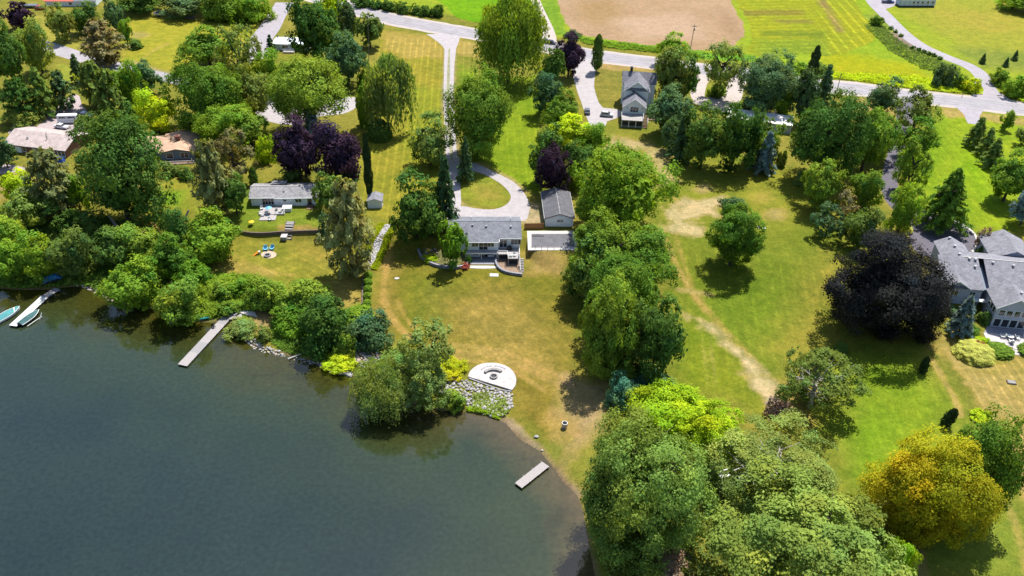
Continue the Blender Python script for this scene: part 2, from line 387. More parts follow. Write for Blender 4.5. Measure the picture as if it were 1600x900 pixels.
M['carglass'] = mat('tinted_glass', (.012, .015, .02), .05, .2, 1, spec=.9)
for k, c in dict(silver=(.42, .44, .47), grey=(.11, .12, .14), white=(.72, .73, .75), blue=(.02, .055, .19), red=(.34, .02, .02), dark=(.03, .033, .04), navy=(.05, .08, .14)).items():
    M['paint_' + k] = mat(k + '_car_paint', c, .25, .05, 2, spec=.6)
M['teal_cover'] = mat('teal_boat_cover', (.06, .24, .25), .8, .25, 3, .5)
M['darkteal_cover'] = mat('dark_teal_boat_cover', (.035, .10, .105), .8, .3, 3, .5)
M['gel'] = mat('white_gelcoat', (.60, .61, .61), .3, .05, 2, spec=.5)
M['bluetarp'] = mat('blue_tarp', (.01, .17, .38), .5, .3, 4, .6)
M['royaltarp'] = mat('royal_blue_tarp', (.01, .05, .33), .5, .3, 4, .6)
M['teal'] = mat('teal_plastic', (.01, .17, .17), .45, .15, 3)
M['skyblue'] = mat('sky_blue_paint', (.13, .40, .60), .5, .12, 3)
M['pink'] = mat('pink_plastic', (.55, .03, .12), .45, .15, 3)
M['yellow'] = mat('yellow_fabric', (.75, .45, .02), .7, .15, 3)
M['stone'] = mat('pale_limestone', (.36, .345, .34), .9, .4, 2.5, .4)
M['greystone'] = mat('grey_fieldstone', (.25, .245, .24), .9, .4, 2.5, .4)
M['pinkstone'] = mat('pinkish_boulder', (.42, .33, .29), .9, .35, 2.5, .4)
M['bark'] = mat('brown_bark', (.075, .055, .042), .95, .4, 5, .5)
M['palebark'] = mat('pale_bark', (.42, .40, .36), .9, .3, 4, .4)
M['asphalt'] = mat('sun_bleached_asphalt', (.285, .268, .285), .9, .2, .22, .15, detail=12)
M['worn'] = mat('worn_asphalt', (.235, .222, .238), .9, .25, .3, .1, detail=12)
M['median'] = mat('grassy_gravel', (.21, .21, .125), .95, .35, .8, .4, detail=10)
M['lane'] = mat('lane_asphalt', (.285, .262, .285), .9, .14, .5, .15, detail=9)
M['gravel'] = mat('pale_gravel', (.33, .305, .31), .95, .15, .6, .4, detail=10)
M['dirtlane'] = mat('farm_lane_gravel', (.37, .32, .29), .95, .15, .8, .3, detail=9)
M['blacktop'] = mat('dark_blacktop', (.10, .092, .115), .9, .15, .6, .15, detail=9)
M['pinkconc'] = mat('pinkish_concrete', (.34, .28, .285), .9, .12, .7, .15, detail=8)
M['poolcover'] = mat('grey_pool_cover', (.095, .095, .11), .7, .35, .45, .2, detail=8)
M['ground'] = groundmat('ground_cover', .30)
M['crop'] = groundmat('crop_rows', .30, fine=2.2)
M['soil'] = groundmat('stubble_soil', .18, fine=1.6)

# ------------------------------------------------------------------ painted albedo over the ground
def ev(poly):
    return np.array([(q.x, q.y) for q in (gp(*p) for p in poly)])
def near(X, Y, pw, pad):
    return (X > pw[:, 0].min() - pad) & (X < pw[:, 0].max() + pad) & (Y > pw[:, 1].min() - pad) & (Y < pw[:, 1].max() + pad)
def paint(X, Y, C, poly, col, soft=2.0, amt=1.0, rag=1.0, seed=3):
    """lay a patch of another ground colour over C, edges ragged"""
    pw = ev(poly); k = near(X, Y, pw, soft * 2 + rag * 2)
    if not k.any(): return
    x, y = X[k], Y[k]
    d = poly_sd(x, y, pw) + (fbm(x, y, 4, seed) - .5) * 2 * rag * 2
    a = np.clip(.5 - d / (2 * soft), 0, 1) * amt
    C[k] = C[k] * (1 - a[:, None]) + np.array(A(*col)) * a[:, None]
def track(X, Y, C, pts, width, col, amt=.6, soft=.5, seed=5, gap=.35):
    """a wheel track or worn line"""
    w = smooth([gp(*p) for p in pts], 5); pw = np.array([(q.x, q.y) for q in w]); k = near(X, Y, pw, width + 3)
    if not k.any(): return
    x, y = X[k], Y[k]
    d = line_d(x, y, pw) + (fbm(x, y, 2.5, seed) - .5) * 1.0
    a = np.clip((width / 2 + soft - d) / (2 * soft), 0, 1) * amt * np.clip((fbm(x, y, 7, seed + 9) - gap) * 4 + .6, .15, 1)
    C[k] = C[k] * (1 - a[:, None]) + np.array(A(*col)) * a[:, None]
def ell(cx, cy, rx, ry, n=12, rot=0):
    return [(cx + rx * math.cos(t) * math.cos(rot) - ry * math.sin(t) * math.sin(rot), cy + rx * math.cos(t) * math.sin(rot) + ry * math.sin(t) * math.cos(rot)) for t in (2 * math.pi * i / n for i in range(n))]
def stripes(X, Y, PH, ST, poly, a, b, period, amt, soft=2):
    pw = ev(poly); k = near(X, Y, pw, 6); p, q = gp(*a), gp(*b); d = (q - p); d.z = 0; d.normalize()
    x, y = X[k], Y[k]
    s = np.clip(.5 - poly_sd(x, y, pw) / (2 * soft), 0, 1) * amt
    ph = (x * -d.y + y * d.x) * 2 * math.pi / period
    u = s > ST[k]; i = np.where(k)[0][u]; PH[i] = ph[u]; ST[i] = s[u]

def ground_colours(X, Y):
    n = X.shape[0]; C = np.zeros((n, 3)); PH = np.zeros(n); ST = np.zeros(n)
    a = fbm(X, Y, 22, 1)[:, None]; C[:] = np.array(A(112, 128, 42)) * (1 - a) + np.array(A(146, 143, 62)) * a
    p = lambda *r, **k: paint(X, Y, C, *r, **k)
    t = lambda *r, **k: track(X, Y, C, *r, **k)
    # beyond the road
    p([(-400, -60), (430, -60), (560, 8), (690, 20), (850, 55), (1030, 82), (1270, 118), (1530, 142), (2000, 195), (2300, -60)], (150, 172, 45), 2)
    p([(1150, -20), (1360, -20), (1420, 60), (1500, 110), (1525, 145), (1400, 135), (1290, 120), (1180, 98)], (140, 172, 38), 3)
    p([(1280, 80), (1340, 85), (1420, 100), (1460, 125), (1380, 128), (1300, 112)], (178, 182, 22), 4, .8)
    p([(1380, 15), (1420, 60), (1500, 105), (1480, 112), (1400, 70), (1350, 25)], (128, 150, 60), 2.5, .8)
    p([(1392, 50), (1412, 55), (1445, 76), (1430, 80), (1400, 64)], (150, 132, 125), 1.5, .9)
    p([(1400, 5), (1700, -20), (1800, 120), (1560, 110), (1500, 70), (1420, 30)], (158, 165, 58), 4, .9)
    p([(1460, 15), (1600, 20), (1600, 50), (1480, 45)], (178, 170, 68), 5, .6)
    p([(1480, 70), (1620, 85), (1640, 110), (1530, 108)], (120, 140, 62), 4, .7)
    p([(838, 0), (870, 0), (885, 45), (905, 60), (1000, 70), (1110, 82), (1120, 92), (1040, 84), (910, 64), (862, 50)], (112, 155, 42), 1.5, .9)
    p([(905, 58), (1090, 80), (1180, 88), (1190, 98), (1080, 90), (912, 66)], (100, 160, 40), 1, .9)
    # yard of the farmhouse and between road and hedges
    p([(925, 105), (985, 108), (975, 165), (930, 160), (925, 130)], (128, 130, 55), 1.5)
    p([(935, 97), (1030, 104), (1030, 112), (935, 108)], (205, 165, 105), 1, .8)
    p([(1095, 130), (1140, 130), (1145, 155), (1098, 160)], (125, 140, 45), 1.2)
    p([(935, 185), (1015, 200), (1000, 222), (940, 215)], (130, 138, 50), 2)
    p([(940, 215), (1000, 220), (1060, 232), (1100, 255), (1060, 262), (1010, 235), (945, 230)], (222, 190, 132), 2, .95, 2.4)
    # left lawn above, both sides of the drive
    p([(585, 45), (690, 58), (700, 160), (703, 300), (610, 345), (560, 330), (560, 220), (600, 120)], (140, 142, 48), 2)
    p([(600, 48), (688, 58), (694, 90), (640, 92), (598, 78)], (188, 160, 85), 2, .7, 2)
    p([(575, 100), (620, 110), (612, 190), (570, 250)], (140, 150, 45), 3, .6)
    p([(635, 130), (695, 140), (700, 280), (630, 290)], (125, 146, 38), 4, .6)
    p([(712, 62), (745, 66), (748, 90), (716, 86)], (196, 166, 92), 1.5, .8)
    t([(703, 76), (702, 100), (701, 150), (703, 200), (705, 240)], 4.6, (206, 184, 140), .8)
    p([(750, 120), (845, 118), (850, 300), (800, 290), (745, 250)], (124, 152, 32), 2)
    p([(716, 100), (745, 110), (740, 130), (715, 130)], (118, 148, 40), 2)
    p([(716, 275), (742, 268), (770, 280), (797, 305), (780, 322), (740, 320), (716, 305)], (128, 146, 46), 1, .9)
    p([(740, 285), (775, 290), (785, 310), (745, 312)], (160, 148, 70), 2, .6)
    for q in [[(706, 255), (711, 290), (716, 312), (735, 325), (770, 331)], [(745, 255), (765, 262), (803, 283), (822, 300)]]:
        t(q, 1.2, (222, 186, 130), .8)
    p([(818, 315), (845, 318), (846, 350), (816, 350)], (214, 184, 140), 1, .9)
    # neighbours to the left
    p([(195, 20), (320, 22), (430, 45), (400, 75), (260, 110), (195, 95)], (158, 162, 52), 2)
    p([(205, 50), (235, 52), (230, 60), (208, 60)], (206, 184, 110), 1.5, .7)
    t([(225, 90), (245, 76), (262, 68)], 1.6, (205, 182, 90), .8)
    t([(200, 94), (240, 108), (270, 116)], 2.0, (210, 190, 130), .8)
    p([(60, 25), (110, 40), (130, 80), (90, 82), (70, 60)], (165, 165, 70), 1.5)
    p([(95, 100), (120, 108), (115, 140), (92, 138)], (150, 165, 62), 1.5)
    p([(215, 280), (300, 278), (305, 330), (235, 355), (205, 320)], (140, 146, 50), 2)
    p([(232, 300), (285, 300), (280, 322), (235, 318)], (112, 160, 35), 2, .8)
    p([(200, 275), (230, 270), (225, 300), (200, 310)], (180, 150, 88), 1.5, .7)
    p([(225, 340), (250, 345), (248, 370), (222, 360)], (206, 160, 96), 1.5, .8)
    p([(0, 265), (35, 262), (25, 300), (0, 310)], (204, 170, 110), 1.5, .8)
    p([(365, 300), (500, 330), (505, 362), (400, 362), (370, 360)], (120, 142, 45), 1.5)
    p([(440, 355), (512, 353), (512, 363), (440, 363)], (190, 150, 90), .8, .7)
    p([(365, 366), (560, 372), (560, 440), (520, 470), (320, 432), (335, 405)], (132, 138, 50), 1.5)
    p([(340, 410), (430, 420), (420, 434), (325, 432)], (172, 150, 82), 2, .6)
    t([(360, 395), (390, 412), (420, 425), (460, 430)], 1, (186, 160, 88), .5); t([(350, 400), (385, 420), (410, 430)], 1, (186, 160, 88), .5)
    p([(455, 378), (520, 385), (525, 430), (500, 425)], (150, 140, 62), 3, .6)
    p([(515, 440), (562, 430), (562, 475), (530, 485), (514, 460)], (168, 150, 76), 1.5, .8)
    # lower lawn of the house
    p([(590, 370), (650, 380), (720, 420), (880, 410), (905, 560), (870, 640), (800, 600), (620, 540), (585, 480)], (120, 122, 42), 2)
    p([(650, 430), (720, 440), (700, 500), (640, 495)], (104, 124, 36), 5, .7)
    p([(590, 395), (618, 400), (620, 520), (590, 490)], (150, 130, 66), 2, .7)
    p([(690, 470), (800, 455), (860, 500), (880, 590), (800, 570), (720, 545)], (156, 136, 72), 7, .7, 2)
    p([(800, 425), (880, 420), (890, 470), (820, 470)], (112, 118, 40), 4, .7)
    p([(825, 395), (880, 398), (880, 425), (822, 430)], (186, 152, 94), 2, .8)
    p([(705, 540), (790, 545), (850, 575), (890, 610), (860, 612), (790, 570), (715, 565)], (178, 150, 84), 2.5, .65)
    p([(805, 590), (850, 600), (880, 650), (850, 680), (800, 645)], (128, 116, 48), 3, .8)
    p([(880, 590), (950, 600), (945, 660), (900, 700), (870, 740), (905, 770), (880, 745), (870, 690)], (196, 160, 118), 2, .85)
    p([(770, 645), (800, 655), (845, 695), (870, 735), (905, 772), (896, 780), (848, 731), (803, 691), (770, 662)], (214, 178, 142), .5, .95, .4)
    p(ell(880, 668, 28, 22), (172, 142, 74), 2, .7)
    p([(840, 690), (890, 690), (885, 720), (862, 720)], (118, 132, 46), 1.5, .8)
    for q in [[(612, 385), (605, 420), (600, 460), (618, 500), (650, 530), (705, 545)], [(606, 400), (597, 460), (612, 500), (640, 528)], [(622, 470), (640, 505), (680, 530)]]:
        t(q, .8, (204, 162, 92), .7)
    for q in [[(705, 538), (760, 545), (820, 562), (880, 592)], [(705, 548), (765, 555), (820, 575), (870, 600)], [(710, 558), (790, 575), (850, 610)]]:
        t(q, .9, (206, 164, 96), .6)
    # big lawn to the right
    p([(1010, 200), (1240, 265), (1320, 360), (1320, 500), (1230, 560), (1200, 660), (1060, 600), (1050, 380)], (118, 134, 42), 3)
    p([(1080, 430), (1200, 420), (1290, 520), (1220, 560), (1100, 500)], (106, 134, 34), 7, .8)
    p([(1060, 500), (1130, 530), (1190, 640), (1060, 600)], (122, 142, 32), 4, .7)
    p([(1060, 280), (1120, 250), (1240, 270), (1310, 350), (1180, 350), (1070, 330)], (138, 146, 50), 6, .7)
    p([(1000, 228), (1045, 235), (1050, 290), (1025, 290), (1012, 255)], (220, 188, 126), 2.2, .9, 2.4)
    p([(1045, 318), (1090, 316), (1125, 310), (1128, 330), (1070, 345), (1125, 350), (1085, 368), (1048, 358)], (230, 198, 142), 1.8, 1, 2.4)
    p(ell(1097, 296, 10, 6), (214, 182, 124), 2, .8); p(ell(1212, 335, 12, 8), (212, 182, 116), 2, .8); p(ell(1190, 310, 10, 6), (190, 168, 90), 3, .5)
    t([(1030, 240), (1040, 265), (1052, 300), (1062, 330)], 1, (214, 180, 112), .7); t([(1018, 240), (1030, 280)], 1, (214, 180, 112), .7)
    t([(1040, 375), (1060, 420), (1090, 470), (1130, 520), (1170, 570)], 1.0, (198, 164, 96), .7); t([(1050, 400), (1075, 445), (1120, 500), (1160, 545)], .8, (196, 162, 92), .6)
    t([(1055, 360), (1065, 400), (1085, 450), (1130, 510), (1185, 570)], .7, (190, 164, 92), .5)
    p([(1072, 492), (1092, 494), (1130, 520), (1165, 555), (1195, 580), (1215, 620), (1205, 645), (1180, 615), (1155, 560), (1110, 520)], (234, 202, 150), 1.4, 1, 1.5)
    t([(1062, 453), (1085, 456), (1110, 460)], 1.4, (214, 186, 118), .7)
    t([(1095, 520), (1102, 560), (1106, 600)], .5, (176, 170, 90), .5); t([(1108, 520), (1114, 570), (1118, 600)], .5, (176, 170, 90), .5)
    p([(1290, 390), (1320, 420), (1300, 480), (1310, 540), (1240, 560), (1210, 540), (1240, 480)], (154, 144, 62), 5, .6)
    p([(1200, 650), (1225, 600), (1260, 660)], (200, 165, 100), 2, .6)
    # round and below the big house
    p([(1300, 560), (1430, 550), (1500, 640), (1480, 760), (1400, 760), (1310, 680)], (116, 152, 30), 6, .8)
    p([(1310, 660), (1380, 650), (1400, 740), (1330, 760)], (106, 150, 28), 5, .75)
    p([(1460, 520), (1492, 525), (1500, 560), (1545, 570), (1600, 560), (1640, 640), (1640, 800), (1560, 700), (1520, 600), (1480, 560)], (176, 152, 90), 3, .8, 2)
    p([(1465, 560), (1490, 560), (1525, 640), (1505, 650)], (112, 128, 46), 2, .7)
    for q in [[(1475, 540), (1510, 590), (1545, 640), (1585, 700), (1605, 780)], [(1488, 520), (1500, 560), (1540, 610), (1580, 650)], [(1495, 575), (1550, 575), (1610, 565)], [(1510, 600), (1560, 590), (1615, 590)], [(1455, 560), (1490, 620), (1500, 650)], [(1570, 780), (1590, 830), (1606, 900)]]:
        t(q, 1.2, (214, 178, 108), .7)
    p([(1430, 780), (1580, 790), (1610, 900), (1430, 900)], (124, 148, 52), 3, .8)
    t([(1430, 860), (1440, 910)], 3, (190, 165, 110), .6)
    # lawn by the right-hand lane
    p([(1470, 170), (1700, 180), (1740, 380), (1530, 360), (1440, 330), (1430, 250)], (136, 164, 34), 3)
    p([(1440, 200), (1475, 180), (1470, 260), (1432, 300)], (110, 152, 25), 3, .8)
    p([(1500, 220), (1545, 260), (1560, 330), (1500, 280)], (118, 166, 20), 4, .7)
    p([(1470, 168), (1500, 172), (1600, 184), (1600, 195), (1480, 182)], (205, 168, 105), 1.2, .8)
    p([(1335, 152), (1405, 160), (1405, 180), (1340, 172)], (206, 168, 100), 1.2, .75)
    p([(1560, 370), (1620, 350), (1640, 395), (1565, 400)], (170, 158, 60), 3, .7)
    p([(1380, 280), (1400, 290), (1400, 330), (1380, 310)], (200, 170, 100), 1.5, .6)
    # lush banks
    for q in [[(240, 470), (330, 425), (400, 430), (450, 450), (440, 500), (330, 500), (265, 492)], [(420, 500), (480, 490), (500, 560), (440, 550)], [(495, 545), (560, 560), (560, 585), (510, 580)]]:
        p(q, (92, 128, 34), 1.5, .9)
    p([(395, 480), (425, 482), (425, 520), (400, 515)], (186, 154, 110), 1.2, .8)
    p([(120, 435), (160, 432), (165, 452), (128, 446)], (170, 158, 70), 1, .8)
    for poly, a, b, per, am in [(q0, q1, q2, q3, q4 * .6) for q0, q1, q2, q3, q4 in [
        ([(590, 60), (690, 62), (700, 300), (610, 340), (565, 320), (565, 220)], (646, 88), (632, 195), 2.4, .42),
        ([(750, 120), (845, 118), (852, 300), (800, 285)], (808, 150), (816, 215), 2.4, .22),
        ([(716, 64), (745, 66), (745, 130), (716, 120)], (725, 70), (724, 110), 2.0, .3),
        ([(630, 420), (720, 425), (880, 420), (900, 560), (800, 570), (700, 540), (625, 490)], (650, 470), (700, 535), 2.6, .16),
        ([(1060, 380), (1300, 400), (1300, 520), (1200, 640), (1060, 600)], (1110, 520), (1118, 600), 2.6, .16),
        ([(1300, 560), (1480, 540), (1500, 640), (1400, 760), (1300, 690)], (1380, 560), (1420, 680), 2.4, .15),
        ([(1500, 550), (1640, 560), (1640, 800), (1560, 700)], (1510, 590), (1570, 690), 2.0, .4),
        ([(335, 400), (560, 375), (560, 440), (520, 470), (330, 430)], (350, 400), (410, 430), 2.2, .2),
        ([(200, 25), (420, 45), (260, 110)], (220, 30), (400, 45), 2.6, .12),
        ([(1440, 175), (1700, 180), (1740, 380), (1440, 330)], (1470, 230), (1545, 330), 2.4, .2),
        ([(940, 110), (985, 110), (975, 165), (930, 160)], (940, 120), (980, 124), 1.6, .2)]]:
        stripes(X, Y, PH, ST, poly, a, b, per, am)
    # grass never grows evenly: dry and lush drifts at two sizes over everything
    a = np.clip((fbm(X, Y, 11, 31) - .5) * 2.6, -1, 1)[:, None]; b = np.clip((fbm(X, Y, 3.2, 37) - .5) * 2.6, -1, 1)[:, None]
    c = np.clip((fbm(X, Y, 1.5, 41) - .5) * 2.8, -1, 1)[:, None]
    C *= 1 + a * np.array([.15, .06, .14]) + b * np.array([.14, .09, .14]) + c * np.array([.13, .10, .13])
    tan = np.clip((C[:, :1] / (C[:, 1:2] + 1e-6) - 1.1) / .3, 0, 1); C *= 1 + tan * np.array([-.02, .10, .08])
    L = C.mean(1, keepdims=True) * LIGHT; C *= 1 + np.clip((.40 - L) / .18, 0, 1) * np.array([.60, .42, .40])
    s = poly_sd(X, Y, SHP)
    k = (s > -3) & (s < 1.1); w = np.clip(1 - np.abs(s[k] - .0) / 1.1, 0, 1) * np.clip(fbm(X[k], Y[k], 3, 8) * 2 - .3, 0, 1)
    C[k] = C[k] * (1 - w[:, None]) + np.array(A(172, 144, 112)) * w[:, None]
    k = s < -.2; C[k] = np.array(A(70, 66, 45))
    return C, PH, ST

def fan_grid(y0, y1, base, ncol, yfar, k0, xo):
    """rows that get coarser with distance, columns spread over the frame plus an outer belt reaching far"""
    ys = [y0]; 
    while ys[-1] < y1: ys.append(ys[-1] + base * max(1, (ys[-1] / 150.0)) ** 1.5)
    ys = [-600, -250, -80, 20] + [q for q in (45, 65) if q < y0] + ys + yfar
    u = [-xo, -xo * .35, -3.2, -2.0, -1.45] + list(np.linspace(-1.2, 1.2, ncol)) + [1.45, 2.0, 3.2, xo * .35, xo]
    Y, U = np.meshgrid(np.array(ys, float), np.array(u), indexing='ij')
    hw = 45 + .475 * np.clip(Y, 60, 900)
    X = U * hw
    return X, Y
def grid_mesh(name, X, Y, Z, m, attrs, sm=True):
    r, c = X.shape; me = bpy.data.meshes.new(name)
    co = np.stack([X, Y, Z], -1).reshape(-1, 3).astype(np.float32)
    i = np.arange((r - 1) * (c - 1)); a = (i // (c - 1)) * c + i % (c - 1)
    q = np.stack([a, a + 1, a + c + 1, a + c], -1).astype(np.int32)
    me.vertices.add(len(co)); me.vertices.foreach_set('co', co.ravel())
    me.loops.add(q.size); me.loops.foreach_set('vertex_index', q.ravel())
    me.polygons.add(len(q)); me.polygons.foreach_set('loop_start', np.arange(0, q.size, 4, dtype=np.int32))
    me.polygons.foreach_set('use_smooth', np.full(len(q), sm)); me.update(calc_edges=True)
    for nm, v in attrs.items():
        if v.ndim == 2:
            at = me.attributes.new(nm, 'FLOAT_COLOR', 'POINT'); at.data.foreach_set('color', np.concatenate([v, np.ones((len(v), 1))], 1).astype(np.float32).ravel())
        else:
            at = me.attributes.new(nm, 'FLOAT', 'POINT'); at.data.foreach_set('value', v.astype(np.float32))
    return link(name, me, m)

GX, GY = fan_grid(70, 500, .42, 620, [540, 600, 700, 900, 1300, 2000, 3500, 6000], 1, 14)
gx, gy = GX.ravel(), GY.ravel()
gc, gph, gst = ground_colours(gx, gy)
ground = grid_mesh('ground', GX, GY, height(gx, gy).reshape(GX.shape), M['ground'], dict(Col=gc, phase=gph, stripe=gst))
tag(ground, 'mown lawns and dry grass sloping from the road down to the lake', kind='structure')

# the lake: colour by depth (silt and weed show near the shore), mirror-like with small ripples
wm, n_, l_, b_ = nodemat('lake_water')
at_ = n_.new('ShaderNodeAttribute'); at_.attribute_name = 'Col'
co_ = _coord(n_, l_)
w1 = n_.new('ShaderNodeTexNoise'); w1.inputs['Scale'].default_value = 1.1; w1.inputs['Detail'].default_value = 4; l_.new(co_, w1.inputs['Vector'])
w2 = n_.new('ShaderNodeTexNoise'); w2.inputs['Scale'].default_value = .045; w2.inputs['Detail'].default_value = 4; l_.new(co_, w2.inputs['Vector'])
wr = _ramp(n_, l_, w2.outputs['Fac'], [(.3, (.78, .84, .92)), (.7, (1.2, 1.14, 1.04))])
w3 = _ramp(n_, l_, w1.outputs['Fac'], [(.3, (.80, .80, .80)), (.75, (1.22, 1.22, 1.22))])
mx_ = n_.new('ShaderNodeMix'); mx_.data_type = 'RGBA'; mx_.blend_type = 'MULTIPLY'; mx_.inputs['Factor'].default_value = 1; l_.new(at_.outputs['Color'], mx_.inputs[6]); l_.new(wr, mx_.inputs[7])
my_ = n_.new('ShaderNodeMix'); my_.data_type = 'RGBA'; my_.blend_type = 'MULTIPLY'; my_.inputs['Factor'].default_value = 1; l_.new(mx_.outputs[2], my_.inputs[6]); l_.new(w3, my_.inputs[7])
l_.new(my_.outputs[2], b_.inputs['Base Color']); b_.inputs['Roughness'].default_value = .05; b_.inputs['IOR'].default_value = 1.36; b_.inputs['Specular IOR Level'].default_value = .9
bp_ = n_.new('ShaderNodeBump'); bp_.inputs['Strength'].default_value = .10; bp_.inputs['Distance'].default_value = .05; l_.new(w1.outputs['Fac'], bp_.inputs['Height']); l_.new(bp_.outputs[0], b_.inputs['Normal'])
WX, WY = fan_grid(70, 190, 1.0, 260, [230, 300, 500, 1200, 4000], 1, 18)
wx, wy = WX.ravel(), WY.ravel()
ws = -poly_sd(wx, wy, SHP) + (fbm(wx, wy, 9, 4) - .5) * 6
WC = np.zeros((len(wx), 3)); deep = np.array(A(54, 73, 68)); mid = np.array(A(66, 84, 54)); sh = np.array(A(88, 84, 24)); br = np.array(A(126, 108, 72))
f1 = np.clip((ws - 8) / 30, 0, 1)[:, None]; WC[:] = mid * (1 - f1) + deep * f1
east = np.clip((wx + 22) / 14, 0, 1)[:, None]; shc = sh * (1 - east) + br * east
f0 = np.clip(1 - (ws + .5) / (15 - 6 * east[:, 0]), 0, 1)[:, None] ** .8 * .95; WC = WC * (1 - f0) + shc * f0
wd = np.clip((vnoise(wx, wy, 2.6, 6) * .6 + vnoise(wx, wy, 1.1, 7) * .4 - .52) * 5, 0, 1)[:, None] * np.clip(1 - np.abs(ws - 5) / 6, 0, 1)[:, None] * .55; WC = WC * (1 - wd) + np.array(A(52, 58, 34)) * wd
water = grid_mesh('lake_water', WX, WY, np.zeros_like(WX), wm, dict(Col=WC)); tag(water, 'still dark grey green lake with brown weed along its edge', kind='structure')

# ------------------------------------------------------------------ fields, roads and lanes on the upper terrace
def sheet(name, poly, dz, m, sm=0, field=False, tagl=None, stripe=None, col=None, seed=2):
    pts = [gp(*p) for p in poly]
    if sm: pts = smooth(pts, sm, True)
    if not field: return tag(flat(name, pts, P + dz, m), tagl)
    pw = np.array([(q.x, q.y) for q in pts]); lo, hi = pw.min(0) - 2, pw.max(0) + 2
    nx = int(min(240, (hi[0] - lo[0]) / .8)); ny = int(min(240, (hi[1] - lo[1]) / .8))
    X, Y = np.meshgrid(np.linspace(lo[0], hi[0], nx), np.linspace(lo[1], hi[1], ny)); x, y = X.ravel(), Y.ravel()
    s = poly_sd(x, y, pw) + (fbm(x, y, 5, seed) - .5) * 3
    return x, y, s, nx, ny
def field(name, label, poly, dz, m, c1, c2, sc, rows=None, paints=(), sm=5, seed=2):
    x, y, s, nx, ny = sheet(name, poly, dz, m, sm, True, seed=seed)
    a = fbm(x, y, sc, seed)[:, None]; C = np.array(A(*c1)) * (1 - a) + np.array(A(*c2)) * a
    for q in paints: paint(x, y, C, *q)
    PH = np.zeros(len(x)); ST = np.zeros(len(x))
    for r in rows or []: stripes(x, y, PH, ST, *r)
    keep = (s < 0).reshape(ny, nx); kq = keep[:-1, :-1] & keep[1:, :-1] & keep[:-1, 1:] & keep[1:, 1:]
    i = np.arange(ny * nx).reshape(ny, nx); q = np.stack([i[:-1, :-1][kq], i[:-1, 1:][kq], i[1:, 1:][kq], i[1:, :-1][kq]], -1)
    used = np.unique(q); rm = np.full(nx * ny, -1); rm[used] = np.arange(len(used))
    me = bpy.data.meshes.new(name); me.from_pydata(np.stack([x[used], y[used], np.full(len(used), P + dz)], -1).tolist(), [], rm[q].tolist()); me.update()
    for nm, v in (('phase', PH), ('stripe', ST)):
        at = me.attributes.new(nm, 'FLOAT', 'POINT'); at.data.foreach_set('value', v[used].astype(np.float32))
    at = me.attributes.new('Col', 'FLOAT_COLOR', 'POINT'); at.data.foreach_set('color', np.concatenate([C[used], np.ones((len(used), 1))], 1).astype(np.float32).ravel())
    return tag(link(name, me, m), label, kind='structure')
field('bare_field', 'tan stubble field with a rounded corner beyond the road', [(862, -70), (866, -10), (872, 10), (882, 38), (910, 56), (990, 68), (1060, 76), (1120, 79), (1152, 70), (1164, 50), (1155, 25), (1140, -5), (1120, -70)], .02, M['soil'],
      (226, 190, 152), (204, 168, 128), 14, paints=[([(900, 5), (960, 0), (975, 25), (940, 40), (905, 30)], (196, 160, 104), 5, .7), ([(960, 30), (1080, 20), (1100, 60), (1000, 58)], (234, 200, 168), 5, .7), ([(1120, 10), (1150, 30), (1150, 60), (1125, 40)], (190, 150, 116), 4, .6)])
field('crop_field', 'bright green crop field beyond the road', [(600, -80), (640, -14), (688, 4), (706, 24), (738, 34), (790, 40), (836, 46), (842, 30), (832, 0), (815, -40), (800, -80)], .02, M['crop'],
      (120, 178, 18), (146, 200, 24), 16, rows=[([(600, -70), (850, -70), (850, 60), (600, 30)], (660, 10), (800, 40), 2.6, .14)], seed=4)
field('row_crop_field', 'yellow green field with faint crop rows beyond the road', [(1130, -70), (1145, -5), (1166, 30), (1172, 60), (1168, 82), (1200, 90), (1250, 84), (1300, 88), (1345, 74), (1368, 62), (1362, 40), (1340, 5), (1310, -70)], .024, M['crop'],
      (164, 180, 42), (190, 188, 40), 12, rows=[([(1265, -60), (1350, -60), (1380, 90), (1290, 90)], (1285, 0), (1345, 70), 4.5, .34), ([(1140, -60), (1262, -60), (1285, 90), (1160, 90)], (1160, 42), (1260, 40), 4.5, .2)],
      paints=[([(1278, 0), (1290, 0), (1318, 50), (1308, 50)], (168, 140, 90), 1.5, .8), ([(1150, 15), (1255, 15), (1255, 24), (1150, 24)], (150, 128, 66), 1.5, .6), ([(1210, 30), (1270, 31), (1270, 37), (1210, 36)], (150, 132, 70), 1.2, .6), ([(1190, 48), (1290, 50), (1290, 60), (1190, 56)], (128, 150, 45), 2, .7), ([(1185, 62), (1290, 60), (1300, 92), (1185, 92)], (142, 172, 50), 3, .7)], seed=6)

ROADC = [(380, -60), (440, -22), (520, 3), (600, 27), (682, 43), (747, 54), (850, 72), (930, 87), (1030, 99.5), (1100, 109), (1190, 119), (1280, 134), (1340, 139), (1410, 149), (1500, 158.5), (1600, 170), (1760, 190), (2100, 232), (2600, 300)]
rp = smooth([gp(*p) for p in ROADC], 5)
tag(strip('gravel_shoulder', rp, [13.2 + 1.6 * random.random() for _ in rp], P + .010, M['dirtlane']), 'pale gravel shoulder along both edges of the road')
tag(strip('road', rp, 10.4, P + .022, M['asphalt']), 'sun bleached grey two lane country road')
for o, w_ in ((-3.6, .8), (-1.7, .8), (1.6, .8), (3.5, .8), (0, .25)):
    lp = strip_pts(rp, 2 * abs(o) + .001)[0 if o > 0 else 1]
    tag(strip('worn_wheel_track', lp, [w_ * random.uniform(.7, 1.3) for _ in lp], P + .028, M['worn']), 'darker worn wheel track along the road')
